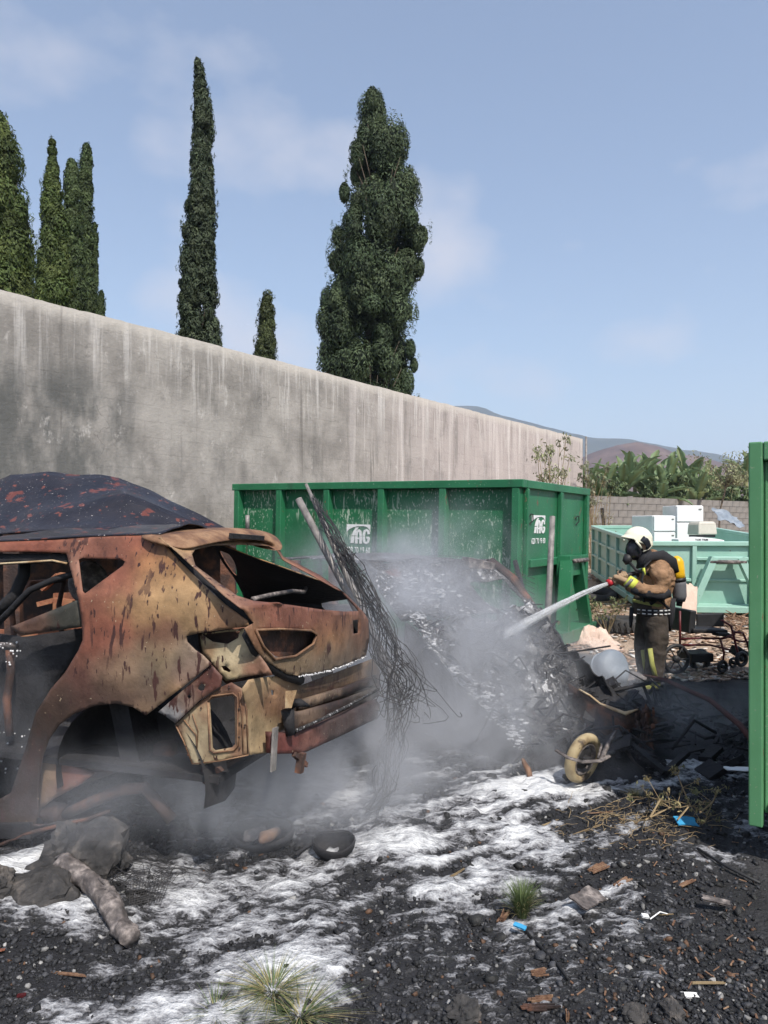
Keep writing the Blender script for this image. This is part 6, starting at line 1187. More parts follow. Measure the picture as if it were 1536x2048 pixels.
# one continuous body under the clothes
merged('body', [([Q(1303, 1228), Q(1304, 1200), Q(1306, 1160), Q(1303, 1128), Q(1291, 1108), Q(1284, 1092), Q(1280, 1070)], [(.12, .15), (.11, .14), (.12, .16), (.09, .17), .055, .085, .06], 14, 1),
    ([Q(1312, 1130, -.17), Q(1322, 1185, -.24), Q(1258, 1170, -.15)], [.05, .045, .03], 10, 1), ([Q(1302, 1134, .17), Q(1282, 1180, .2), Q(1240, 1160, .06)], [.05, .045, .03], 10, 1),
    ([Q(1308, 1225, -.09), Q(1312, 1290, -.11), Q(1312, 1366, -.12)], [.085, .055, .045], 10, 1), ([Q(1298, 1225, .09), Q(1290, 1290, .11), Q(1294, 1362, .14)], [.085, .055, .045], 10, 1)], M['skin'], .018, .001)
coat = merged('coat', [([Q(1301, 1226), Q(1304, 1205), Q(1310, 1170), Q(1313, 1145), Q(1310, 1124), Q(1295, 1110)], [(.175, .20), (.175, .195), (.185, .20), (.185, .21), (.15, .185), (.085, .09)], 20, 1),
    ([Q(1316, 1132, -.17), Q(1322, 1155, -.23), Q(1322, 1184, -.26), Q(1292, 1180, -.24), Q(1262, 1170, -.16)], [.095, .09, .082, .07, .06], 14, 1),
    ([Q(1302, 1134, .17), Q(1286, 1165, .22), Q(1272, 1178, .2), Q(1248, 1164, .08)], [.08, .075, .065, .05], 14, 1)], M['tan_cloth'], .011, .017, 9)
b = merged('sleeve_guard', [([Q(1338, 1186, -.255), Q(1322, 1190, -.28), Q(1294, 1186, -.265), Q(1264, 1176, -.18)], [.05, .068, .064, .054], 12, 1)], M['black_cloth'], .012, .006, 16)
b = merged('coat_skirt', [([Q(1298, 1230), Q(1300, 1212), Q(1300, 1192)], [(.185, .205), (.178, .20), (.165, .19)], 20, 1)], M['dark_cloth'], .014, .006)
trousers = merged('trousers', [([Q(1302, 1210), Q(1304, 1240)], [(.14, .17), (.15, .18)], 16, 1), ([Q(1310, 1230, -.09), Q(1314, 1262, -.10), Q(1312, 1295, -.11), Q(1310, 1330, -.12), Q(1308, 1362, -.12)], [.13, .125, .11, .10, .092], 14, 1),
    ([Q(1297, 1230, .09), Q(1292, 1262, .10), Q(1288, 1295, .11), Q(1290, 1330, .13), Q(1294, 1356, .14)], [.125, .12, .105, .095, .085], 14, 1)], M['dark_cloth'], .015, .010, 8)
def band(name, pts, w, m, parent, thick=.006):
    b = MB(); b.tube(pts, [(thick, w)] * len(pts), 8); return b.build(name, m, parent, True)
def hoop(name, c, r, h, m, parent, tilt=(0, 0, 0), n=28):
    b = MB(); Mh = Euler(tilt).to_matrix() @ Matrix.Diagonal(Vector((r[0], r[1], 1))); b.lathe([(.94, -h), (1, -h), (1, h), (.94, h), (.94, -h)], c, n, Mh); return b.build(name, m, parent, True)
hoop('reflective_strip', Q(1301, 1207), (.186, .208), .016, M['hivis_dull'], man, (0, R(10), 0)); hoop('belt', Q(1302, 1219), (.192, .214), .026, M['black_cloth'], man, (0, R(-2), 0))
b = MB()
for r0 in (1216, 1223):
    for k in range(7): a = R(-150 + 17 * k); c_ = Q(1302, r0 + 1); b.box(c_ + Vector((math.cos(a) * .193, math.sin(a) * .216, 0)), (.012, .034, .010), Matrix.Rotation(a, 3, 'Z'))
b.build('belt_marking', M['white'], man)
b = MB(); b.tube([Q(1254, 1160, -.16), Q(1262, 1166, -.17), Q(1270, 1172, -.185)], [.060, .066, .068], 16); b.build('cuff', M['hivis'], man, True)
b = MB(); b.tube([Q(1256, 1163, -.163), Q(1261, 1167, -.172)], [.066, .070], 16); b.build('cuff_band', M['pole'], man, True)
hoop('pocket_strap', Q(1308, 1200, -.02), (.19, .20), .010, M['black_cloth'], man, (0, R(34), 0))
# lower leg strips and boots
for x, y0, o in ((1302, 1297, -.21), (1288, 1300, .0)):
    b = MB(); b.tube([Q(x - 2, y0, o), Q(x + 2, y0 + 30, o - .005), Q(x + 10, y0 + 60, o + .005)], [(.026, .014)] * 3, 10); b.build('leg_strip', M['hivis_dull'], man, True)
for o, dx in ((-.12, 2), (.14, -12)):
    b = merged('boot', [([Q(1308 + dx, 1352, o), Q(1306 + dx, 1368, o), Q(1304 + dx, 1374, o)], [.066, .064, .055], 12, 1), ([Q(1316 + dx, 1371, o), Q(1295 + dx, 1372, o), Q(1280 + dx, 1375, o)], [(.045, .05), (.048, .052), (.03, .045)], 12, 1)], M['hivis_dull'] if o < 0 else M['black_plastic'], .010, .002)
    m2 = MB(); m2.box(Q(1299 + dx, 1378.5, o), (.27, .10, .022)); bevel(m2.build('sole', M['black_plastic'], b), .01, 2)
# mask, helmet
hc = Q(1277, 1085)
b = MB(); b.ball(Q(1270, 1098), (.10, .088, .125), 12, Euler((0, R(12), 0)).to_matrix()); msk = b.build('mask', M['glass'], man, True)
b = MB(); b.tube([Q(1258, 1110), Q(1254, 1122), Q(1256, 1128)], [.048, .05, .03], 14); b.build('mask_valve', M['black_plastic'], msk, True); b = MB(); b.tube([Q(1260, 1126, -.03), Q(1272, 1140, -.10), Q(1300, 1150, -.16), Q(1330, 1180, -.1)], .016, 8); b.build('air_hose', M['black_plastic'], msk, True)
b = MB(); b.tube([Q(1284, 1104), Q(1292, 1118), Q(1296, 1126)], [(.085, .085), (.10, .105), (.12, .14)], 16); b.build('hood', M['black_cloth'], man, True)
vs = []; fs = []; n1, n2 = 26, 36
for i in range(n1 + 1):
    for j in range(n2):
        th = (math.pi * .5) * i / n1; a = 2 * math.pi * j / n2; r_ = math.sin(th + 1e-4); z = math.cos(th); front = -math.cos(a); fl = 1 + .06 * sstep(.8, 1.0, i / n1)
        x = math.cos(a) * r_ * .155 * fl; y = math.sin(a) * r_ * .118 * fl; zz_ = z * .145
        drop = sstep(.72, 1.0, i / n1) * (.035 * max(0, -front) + .0 * front + .03 * abs(math.sin(a)) ** 2 * (1 if front < .4 else .2)); 
        if front > .7: x -= .05 * sstep(.86, 1.0, i / n1) * (front - .5)
        vs.append(Vector((x, y, zz_ - drop)))
for i in range(n1):
    for j in range(n2): fs.append((i * n2 + j, (i + 1) * n2 + j, (i + 1) * n2 + (j + 1) % n2, i * n2 + (j + 1) % n2))
Mh = Euler((0, R(10), 0)).to_matrix(); b = MB(); b.add([Q(1276, 1080) + Mh @ v_ for v_ in vs], fs); hel = fixn(b.build('helmet', M['helmet'], man, True)); s = hel.modifiers.new('t', 'SOLIDIFY'); s.thickness = .006
b = MB(); b.tube([Q(1284, 1076, -.125), Q(1292, 1082, -.125), Q(1297, 1092, -.118), Q(1293, 1100, -.11)], [(.006, .03), (.006, .036), (.006, .03), (.006, .014)], 10); b.build('side_plate', M['glass'], hel, True)
b = MB(); b.tube([Q(1272, 1082, -.125), Q(1279, 1090, -.122), Q(1283, 1097, -.115)], [(.006, .012)] * 3, 8); b.tube([Q(1300, 1080, -.10), Q(1303, 1092, -.10), Q(1296, 1099, -.105), Q(1286, 1103, -.10)], [(.006, .012)] * 4, 8); b.build('chin_strap', M['helmet'], hel, True)
b = MB()
for s_ in (-1, 1): b.tube([Q(1240, 1081, 0) if False else Q(1248, 1080, s_ * .08), Q(1246, 1082, 0)], [.008, .008], 6)
b.build('brim', M['helmet'], hel, True)
# harness
for o in (-.15, .13):
    band('shoulder_strap', [Q(1288, 1204, o * 1.2 - .04), Q(1283, 1160, o - (.085 if o < 0 else -.06)), Q(1290, 1132, o - (.05 if o < 0 else -.04)), Q(1306, 1116, o), Q(1326, 1124, o * .9), Q(1338, 1150, o * .6)], .026, M['black_cloth'], man, .012)
b = MB(); b.tube([Q(1289, 1130, -.19), Q(1302, 1113, -.165), Q(1324, 1111, -.15), Q(1344, 1124, -.14), Q(1350, 1146, -.12)], [(.018, .035), (.026, .05), (.03, .06), (.03, .06), (.02, .05)], 10); b.build('harness_yoke', M['black_cloth'], man, True)
b = MB(); b.tube([Q(1336, 1170, -.17), Q(1318, 1196, -.21), Q(1300, 1208, -.215)], [(.010, .022)] * 3, 8); b.build('waist_strap', M['black_cloth'], man, True)
b = MB(); b.tube([Q(1339, 1140, -.16), Q(1344, 1156, -.15), Q(1342, 1172, -.14)], [(.010, .012)] * 3, 8); b.build('strap_strip', M['hivis'], man, True)
b = MB(); b.tube([Q(1289, 1150, -.225), Q(1287, 1136, -.215)], [(.012, .026)] * 2, 8); b.build('strap_strip', M['hivis'], man, True)
b = MB(); b.tube([Q(1312, 1112, -.06), Q(1326, 1116, -.05), Q(1342, 1132, -.04), Q(1348, 1150, -.03)], [(.03, .05), (.035, .08), (.03, .08), (.03, .06)], 12); b.build('backplate', M['black_plastic'], man, True)
b = MB(); b.tube([Q(1340, 1196, -.03), Q(1338, 1235, -.03), Q(1336, 1262, -.05)], [(.05, .10), (.045, .09), (.02, .05)], 10); b.build('bellows_bag', M['black_cloth'], man, True)
b = MB(); b.tube([Q(1263, 1215, -.02), Q(1262, 1240, -.02), Q(1261, 1255, -.02)], [(.02, .03), (.022, .03), (.012, .018)], 8); b.build('tool_pouch', M['black_cloth'], man, True)
ac = thing('air_cylinder', Q(1358, 1210, -.02), 'yellow air cylinder in a grey sleeve on the firefighter\'s back', 'air cylinder')
ax = [Q(1352, 1112, -.02), Q(1353, 1117, -.02), Q(1354, 1124, -.02), Q(1356, 1148, -.02), Q(1357, 1158, -.02)]
b = MB(); b.tube(ax, [.02, .052, .068, .071, .071], 18); b.build('bottle', M['yellow_tank'], ac, True)
b = MB(); b.tube([Q(1357, 1157.5, -.02), Q(1358, 1170, -.02), Q(1359, 1192, -.02), Q(1359, 1203, -.02)], [.073, .073, .072, .055], 18); b.build('sleeve', M['grey_tank'], ac, True)
b = MB(); b.tube([Q(1356.5, 1156, -.02), Q(1357.5, 1163, -.02)], [.077, .077], 18); b.tube([Q(1359, 1203, -.02), Q(1358, 1212, -.02)], [.035, .03], 10); b.build('band', M['black_plastic'], ac, True)
# hands: palm, four fingers and thumb closed round the nozzle
n0, n1_ = Q(1262, 1147, -.04), Q(1216, 1167, -.04); nd = (n1_ - n0).normalized(); side_v = nd.cross(Vector((0, 0, 1))).normalized(); up_v = side_v.cross(nd).normalized()
def hand(c, out, m, wrist):
    """gloved hand gripping the nozzle axis at c; out = direction from axis to palm"""
    out = out.normalized(); t = nd; around = out.cross(t).normalized(); b = MB(); pc = c + out * .052
    b.tube([wrist, wrist.lerp(pc, .6), pc, pc - around * .0 + (pc - wrist).normalized() * .02], [(.034, .034), (.036, .030), (.046, .028), (.036, .022)], 12)
    for i, L_ in enumerate((.92, 1.0, .96, .8)):
        off = t * ((i - 1.5) * .022); pts = []
        for a in (10, 55, 105, 160, 205): rr = .046 * (1 if a < 150 else .94); pts.append(c + off + (out * math.cos(R(a)) + around * math.sin(R(a))) * rr)
        b.tube(pts, [.0135 * L_ ** .5, .013, .012, .011, .008], 8)
    pts = [c + t * .045 + out * .045, c + t * .058 + (out * .6 - around * .7) * .048, c + t * .05 + (-around) * .046, c + t * .038 + (-around * .8 - out * .5) * .042]; b.tube(pts, [.017, .015, .013, .009], 8)
    o = fixn(b.build('glove', m, man, True)); r_ = o.modifiers.new('r', 'REMESH'); r_.mode = 'VOXEL'; r_.voxel_size = .005; r_.use_smooth_shade = True; bake(o); return o
hand(Q(1232, 1160, -.04), (-side_v * .7 + up_v * .7) if side_v.y > 0 else (side_v * .7 + up_v * .7), M['glove'], Q(1254, 1163, -.14))
hand(Q(1246, 1154, -.04), (up_v * .9 + (side_v if side_v.y > 0 else -side_v) * .5), M['glove'], Q(1252, 1160, .05))
nz = thing('hose_nozzle', Q(1240, 1157, -.04), 'black hose nozzle with red ring held in the firefighter\'s gloves', 'nozzle')
b = MB(); b.tube([Q(1272, 1146, -.05), Q(1250, 1152, -.04), Q(1224, 1163, -.04)], [.022, .03, .030], 14); b.build('barrel', M['black_plastic'], nz, True)
b = MB(); b.tube([Q(1226, 1162.5, -.04), Q(1215, 1167, -.04)], [.040, .042], 16); b.build('ring', M['red_plastic'], nz, True)
b = MB(); b.tube([Q(1242, 1156, -.04), Q(1240, 1142, -.04), Q(1246, 1138, -.04)], [.012, .012, .010], 8); b.build('lever', M['black_plastic'], nz, True)
b = MB(); b.tube([Q(1272, 1146, -.05), Q(1292, 1160, .12), Q(1300, 1230, .32), Q(1296, 1330, .40), Q(1310, 1372, .3), Q(1350, 1374, -.2)], .026, 10); b.build('hose', M['black_cloth'], nz, True)
# water jet: fine strands thinning out towards the burning car
wm = bpy.data.materials.new('water spray'); wm.use_nodes = True; nt = wm.node_tree; N = nt.nodes.new; L = nt.links.new; bs = nt.nodes['Principled BSDF']; bs.inputs['Base Color'].default_value = (.86, .88, .9, 1); bs.inputs['Roughness'].default_value = .35
tcn = N('ShaderNodeTexCoord'); nn = N('ShaderNodeTexNoise'); nn.inputs['Scale'].default_value = 18; L(tcn.outputs['Object'], nn.inputs['Vector']); mr = N('ShaderNodeMapRange'); mr.inputs[1].default_value = .3; mr.inputs[2].default_value = .7; mr.inputs[3].default_value = .08; mr.inputs[4].default_value = .26; L(nn.outputs[0], mr.inputs[0]); L(mr.outputs[0], bs.inputs['Alpha'])
j0, j1 = Q(1216, 1167, -.04), P(1008, 1272, 5.75); b = MB()
for k in range(110):
    a = random.uniform(0, 6.28); r0 = .015 * math.sqrt(random.random()); r1 = .050 * math.sqrt(random.random()); u_ = Vector((0, math.cos(a), math.sin(a))); t1 = 1.0 if k < 60 else random.uniform(.35, 1.0); pts = []
    for i in range(7):
        t = t1 * i / 6; q = j0.lerp(j1, t) + Vector((0, 0, .03 * t * (1 - t) * 4)); pts.append(q + u_ * (r0 + (r1 - r0) * t) + Vector((random.gauss(0, .004), 0, random.gauss(0, .004)))) 
    b.tube(pts, [.0042 * (1 - .72 * t1 * i / 6) for i in range(7)], 4, cap=False)
tag(b.build('water_jet', wm, None, True), 'white jet of water shooting from the firefighter\'s nozzle to the burning car', 'water jet', kind='stuff')

# ---------------------------------------------------------------- foreground pieces
def lumpy(name, pts, rs, m, label, cat, seed, amp=.25, n=26, sub=14, group=None, sq=1.0, splits=()):
    P_, Rr = [], []
    for i in range(len(pts) - 1):
        for k in range(sub): t = k / sub; P_.append(Vector(pts[i]).lerp(Vector(pts[i + 1]), t)); Rr.append(rs[i] * (1 - t) + rs[i + 1] * t)
    P_.append(Vector(pts[-1])); Rr.append(rs[-1]); b = MB(); b.tube(P_, Rr, n, True, sq)
    for sp_ in splits: b.tube(sp_[0], sp_[1], 5)
    o = b.build(name, m, None, True); me = o.data; k = len(me.vertices); co = np.empty(k * 3, np.float32); me.vertices.foreach_get('co', co); co = co.reshape(-1, 3); c0 = co.copy()
    d = np.stack([fbm(co * 11 + seed, 5, 1, .6), fbm(co * 11 + seed, 5, 2, .6), fbm(co * 11 + seed, 5, 3, .6)], 1) - .5; co += d * 3.4 * amp * np.mean(rs); me.vertices.foreach_set('co', co.ravel()); me.update(); return tag(o, label, cat, group)
g = lambda x, y, l=0.0: on(x, y, l)
lumpy('burnt_log', [g(120, 1756, .06), g(150, 1768, .06), g(188, 1796, .055), g(222, 1838, .05), g(242, 1872, .045), g(262, 1896, .04)], [.030, .040, .036, .048, .040, .036], M['burnt_grey'], 'bent ash grey burnt log with a split pale end in the foam at lower left', 'log', 4, .42, splits=[([g(150 + i * 3, 1768 + i * 2, .08), g(128 + i * 2, 1755 + i * 1.2, .085 - i * .008), g(108 + i * 2.5, 1748 + i * 2.2, .075 - i * .009)], [.012, .009, .002]) for i in range(7)] + [([g(196 + i * 6, 1806 + i * 9, .09), g(215 + i * 8, 1815 + i * 10, .10), g(232 + i * 8, 1842 + i * 9, .07)], [.004, .011, .004]) for i in range(4)])
def rock(c, r, label, seed, m='rock', flat=.7, name='rock'):
    b = MB(); b.ball(c, (r[0], r[1], r[2]), 18); o = b.build(name, M[m], None, False); 
    for v_ in o.data.vertices: q = v_.co - Vector(c); kk = np.array([[q.x / max(r), q.y / max(r), q.z / max(r)]]); k = fbm(kk * 1.6 + seed, 2, seed)[0]; k2 = fbm(kk * 3.6 + seed, 3, seed + 3)[0]; v_.co = Vector(c) + q * (.45 + 1.0 * k + .9 * abs(k2 - .5))
    return tag(o, label, 'rock')
rock(g(165, 1730, .02), (.20, .13, .17), 'big dark lava rock under the hatchback\'s wheel arch', 3)
rock(g(95, 1780, .0), (.14, .1, .07), 'flat sooty stone left of the big lava rock', 5)
rock(g(-8, 1790, .03), (.07, .07, .07), 'dark rock at the photograph\'s left edge in the foam', 6)
rock(g(930, 2030, .01), (.05, .05, .035), 'rounded brown stone at the bottom edge of the photograph', 7)
rock(g(1345, 2030, .01), (.035, .05, .035), 'rough grey brown stone in gravel at lower right', 8)
rock(g(1270, 2035, .01), (.04, .04, .03), 'dark round stone left of the grey brown stone at lower right', 9)
def lamp_shell(px, py, rx, ry, label, rot, bulbs):
    c = g(px, py, .05); root = thing('lamp_housing', c, label, 'lamp housing'); Mr = Matrix.Rotation(rot, 3, 'Z') @ Matrix.Rotation(R(18), 3, 'X'); b = MB(); n = 30; prof = [(1.0, .03), (1.06, .02), (1.02, -.01), (.9, -.03), (.6, -.045), (.0, -.05)]; vs = []
    for (k, z) in prof:
        for j in range(n): a = 2 * math.pi * j / n; w_ = 1 + .12 * math.cos(2 * a) + .08 * math.sin(3 * a); vs.append(c + Mr @ Vector((math.cos(a) * rx * k * w_, math.sin(a) * ry * k * w_, z)))
    b.add(vs, [(i * n + j, i * n + (j + 1) % n, (i + 1) * n + (j + 1) % n, (i + 1) * n + j) for i in range(len(prof) - 1) for j in range(n)]); o = b.build('bowl', M['char'], root, True); s = o.modifiers.new('t', 'SOLIDIFY'); s.thickness = .004
    b = MB(); b.tube([vs[n + j] for j in range(n)] + [vs[n]], .004, 5); b.build('rim', M['ash_specks'], root, True)
    for (dx, dy, m_) in bulbs: b = MB(); q = c + Vector((dx, dy, .03)); b.tube([q + Vector((.03, .06, .0)), q, q + Vector((-.02, -.05, .012)), q + Vector((-.03, -.075, .0))], [.02, .028, .03, .012], 12); b.build('melted_lens', M[m_], root, True)
    return root
lamp_shell(522, 1690, .135, .11, 'charred oval lamp shell holding two melted lenses, below the bumper', -.1, [(-.02, -.06, 'burnt_grey'), (.055, -.08, 'rust_brown')])
lamp_shell(668, 1712, .085, .08, 'charred lamp shell full of ash, right of the one with melted lenses', .2, [])
lamp_shell(408, 1662, .06, .05, 'small rusty lamp shell dim in smoke under the hatchback', 0, [])
lumpy('charred_stick', [g(590, 1722, .03), g(620, 1700, .03), g(645, 1680, .03)], [.008, .010, .006], M['char'], 'thin charred stick pointing from the lamp shells to the smoke', 'stick', 2)
b = MB(); 
for i in range(14): b.tube([g(258 + i * 5, 1822 - i * .8, .02), g(262 + i * 6.4, 1778 - i * .5, .05)], .0012, 3)
for i in range(9): b.tube([g(258 + i * .8, 1822 - i * 5, .02), g(330 + i * 1.2, 1808 - i * 4.6, .03)], .0012, 3)
tag(b.build('wire_grille', M['wire'], None), 'scrap of fine metal grille in the foam beside the burnt log', 'grille')
b = MB()
for k in range(60): q = g(random.gauss(300, 45), random.gauss(1772, 12), .02); b.tube([q, q + Vector((random.uniform(-.05, .08), random.uniform(-.02, .05), random.uniform(.02, .06))), q + Vector((random.uniform(-.08, .16), random.uniform(-.02, .06), random.uniform(.0, .03)))], .0014, 3)
tag(b.build('burnt_wires', M['wire'], None), 'tangle of burnt fine wires behind the grey log', 'wire', kind='stuff')
def grass(px, py, n, h, spread, label, dry, w=.0022):
    c = g(px, py, -.005); root = thing('grass_tuft', c, label, 'grass'); vs = []; fs = []; cs = []
    for k in range(n):
        a = random.uniform(0, 6.28); r0 = random.random() * .018 * spread / .1; hh = h * random.uniform(.5, 1.1); out = spread * random.uniform(.3, 1.1); base = c + Vector((math.cos(a) * r0, math.sin(a) * r0, 0)); sv = Vector((-math.sin(a), math.cos(a), 0)) * w * random.uniform(.6, 1.3); dr = random.random() < dry
        col = np.array([.30, .26, .13]) if dr else np.array([.10, .135, .055]); col = col * random.uniform(.7, 1.25); b0 = len(vs)
        for i in range(5):
            t = i / 4; q = base + Vector((math.cos(a), math.sin(a), 0)) * out * t ** 1.6 + Vector((0, 0, hh * (t - .35 * t * t * (1.6 if dr else 1)))); ww = (1 - t) ** .7; vs += [q - sv * ww, q + sv * ww]; cs += [col * (1.15 if i > 1 else .9)] * 2
        fs += [(b0 + 2 * i, b0 + 2 * i + 1, b0 + 2 * i + 3, b0 + 2 * i + 2) for i in range(4)]
    me = np_mesh('blades', np.array([tuple(v_) for v_ in vs]), np.array(fs)); set_col(me, np.array(cs), 'tint'); o = link('blades', me, M['leaf'], root); tag(o, kind='stuff'); return root
grass(1043, 1838, 600, .23, .10, 'dense upright green grass tuft at the edge of the foam', .12, .0018)
grass(545, 1990, 240, .12, .20, 'sprawling straw coloured grass tuft in foam at the bottom', .6, .0018)
grass(600, 2035, 180, .09, .24, 'flat spreading green grass at the bottom edge left of centre', .35, .0018)
grass(1270, 1592, 90, .10, .10, 'small pale dry grass tuft beside the yellow wheel', 1.0, .0015)
grass(430, 2030, 70, .07, .15, 'thin grass blades in the foam near the bottom left', .3, .0015)
def chip(px, py, L_, w_, label, m='wood', rot=None, h=.014, name='wood_chip', cat='wood', group=None):
    c = g(px, py, .012); a = rot if rot is not None else random.uniform(0, 3.1); b = MB(); d = Vector((math.cos(a), math.sin(a), random.uniform(-.05, .12))); n_ = Vector((-math.sin(a), math.cos(a), 0))
    for k in range(8): o_ = n_ * random.uniform(-.5, .5) * w_ + Vector((0, 0, random.uniform(-.2, .5) * h)); b.bar(c + o_ - d * L_ * random.uniform(.2, .55), c + o_ + d * L_ * random.uniform(.2, .6) + n_ * random.uniform(-.3, .3) * w_, w_ * random.uniform(.12, .3), h * random.uniform(.3, .6))
    return tag(b.build(name, M[m], None), label, cat, group)
chip(1008, 1842, .085, .032, 'thick split orange wood piece beside the green grass tuft', rot=1.1, h=.025)
chip(1085, 2005, .10, .016, 'thin tan wood splinter near the bottom above a brown bar', rot=.12); chip(1078, 2020, .12, .024, 'dark brown flat wood bar near the bottom edge', 'rust_dark', -.12); chip(1078, 1953, .06, .02, 'short frayed wood chip in gravel below the black strap', rot=.05)
chip(1245, 1770, .09, .03, 'frayed bark strip right of the grey torn scrap', rot=.55); chip(1372, 1773, .10, .022, 'reddish wood splinter in gravel, right of the bark strip', rot=.5); chip(1195, 1742, .10, .035, 'tan bark flakes at the edge of the black cinders', rot=.6); chip(1415, 1975, .11, .008, 'thin forked twig in gravel at lower right', 'dry_stem', .03)
chip(135, 1955, .13, .008, 'thin orange twig on black gravel at lower left', 'wood', -.2, h=.008); chip(1330, 1835, .06, .006, 'straw coloured stick in gravel at right', 'dry_stem', -.02, h=.006); chip(1135, 2042, .02, .012, 'small standing yellow chip at the bottom edge', 'wood', 1.5, h=.03)
chip(900, 1760, .22, .006, 'long pale stick lying on the foam streaks', 'dry_stem', .75, h=.006); chip(1170, 1665, .2, .007, 'long straw coloured stick on black cinders by the dry branches', 'dry_stem', .5, h=.006); chip(1100, 1650, .12, .007, 'short tan stick in the foam streaks', 'dry_stem', .6, h=.006)
chip(1195, 1630, .16, .007, 'reddish stick lying below the yellow wheel', 'wood', .2, h=.007); chip(0, 1908, .03, .02, 'small orange leaf scrap at the left edge', 'rust_orange', .5, h=.004); chip(42, 2000, .03, .02, 'small dull red scrap in gravel at lower left', 'red_frame', .3, h=.01)
slab(1040, 1862, G(1040, 1862).y, (.05, .022), 'small bright blue plastic scrap by the grass tuft', 'blue_plastic', 'plastic_scrap', rot=Euler((.2, .1, -.5)).to_matrix(), cat='plastic', lift=.015)
slab(1372, 1650, G(1372, 1650).y, (.12, .06), 'crumpled blue plastic sheet among dry branches at right', 'blue_plastic', 'plastic_scrap', rot=Euler((.4, .1, .2)).to_matrix(), cat='plastic', lift=.02)
slab(1378, 2001, G(1378, 2001).y, (.055, .018), 'small white plastic scrap in gravel at lower right', 'white', 'plastic_scrap', rot=Euler((.3, .1, .1)).to_matrix(), cat='plastic', lift=.012)
slab(1175, 1808, G(1175, 1808).y, (.16, .09), 'torn grey sheet scrap in gravel right of the grass tuft', 'burnt_grey', 'metal_scrap', rot=Euler((.3, .15, .8)).to_matrix(), lift=.02); slab(1432, 1810, G(1432, 1810).y, (.11, .035), 'small grey strip scrap in gravel at right', 'burnt_grey', 'metal_scrap', rot=Euler((.15, .05, -.3)).to_matrix(), lift=.015)
slab(1290, 1838, G(1290, 1838).y, (.03, .02), 'white folded paper scrap in gravel', 'white', 'paper_scrap', rot=Euler((.3, .3, .2)).to_matrix(), cat='paper', lift=.012)
b = MB(); b.tube([g(1300, 1843, .01), g(1320, 1838, .03), g(1340, 1835, .012)], .003, 5); tag(b.build('loose_string', M['white'], None), 'short white cord curling beside the folded paper scrap', 'cord')
b = MB(); b.tube([g(1050, 1868, .012), g(1075, 1895, .012), g(1110, 1930, .012), g(1135, 1962, .01)], [(.003, .010)] * 4, 6); tag(b.build('black_strap', M['black_plastic'], None, True), 'long black strap lying on gravel below the blue scrap', 'strap')
b = MB(); b.tube([g(1395, 1705, .02), g(1450, 1740, .02), g(1520, 1775, .02)], .007, 6); tag(b.build('black_pipe', M['black_plastic'], None, True), 'thin black pipe on dark sand near the right container', 'pipe')
b = MB()
for k in range(130):
    x = random.uniform(1140, 1530); y = random.uniform(1640, 2045); q = g(x, y, .008); a = random.uniform(0, 3.1); l = .005 + .035 * random.random() ** 2.5; b.bar(q, q + Vector((math.cos(a) * l, math.sin(a) * l, random.uniform(-.004, .012))), random.uniform(.002, .007), .003)
tag(b.build('wood_litter', M['wood'], None), 'small wood splinters scattered over the black gravel', 'litter', kind='stuff')
b = MB()
for k in range(150):
    x = random.gauss(1265, 75); y = random.gauss(1652, 24); q = g(x, y, .008); a = random.uniform(-.7, 1.1); l = random.uniform(.03, .20); pts = [q]
    for i in range(4): a += random.gauss(0, .45); pts.append(pts[-1] + Vector((math.cos(a) * l / 4, math.sin(a) * l / 4, random.gauss(.004, .010))))
    b.tube(pts, [.0018, .0016, .0014, .0012, .0008], 4)
tag(b.build('dry_twigs', M['dry_stem'], None), 'mat of dry twigs on black cinders below the yellow wheel', 'twigs', kind='stuff')
br = thing('dry_branch', g(1330, 1640), 'dry branch with withered leaves lying before the dark heap at right', 'branch'); b = MB(); ends = []
for main in ([(1290, 1640, .02), (1340, 1615, .08), (1385, 1612, .12), (1420, 1635, .10), (1448, 1665, .05)], [(1355, 1640, .03), (1380, 1610, .10), (1365, 1575, .20), (1355, 1550, .26)], [(1400, 1625, .1), (1425, 1605, .16), (1437, 1580, .22)], [(1300, 1635, .03), (1320, 1600, .1), (1300, 1595, .12)]):
    pts = [P(x, y, 3.85 + .1 * i) for i, (x, y, h) in enumerate(main)]; b.tube(pts, [.005, .004, .0035, .003, .002][:len(pts)], 5); 
    for q in pts[1:]:
        for k in range(4): e = q + Vector((random.gauss(0, .05), random.gauss(0, .05), random.gauss(0.01, .04))); b.tube([q, e], .0016, 4); ends.append(e)
b.build('stem', M['dry_stem'], br); ce = np.array([tuple(e) for e in ends]); v, f, c = leaf_cloud(ce, np.full((len(ce), 3), .022), 420, .009, (np.array([.24, .19, .10]), np.array([.13, .14, .07]))); me = np_mesh('leaves', v, f); set_col(me, c, 'tint'); link('leaves', me, M['leaf'], br)

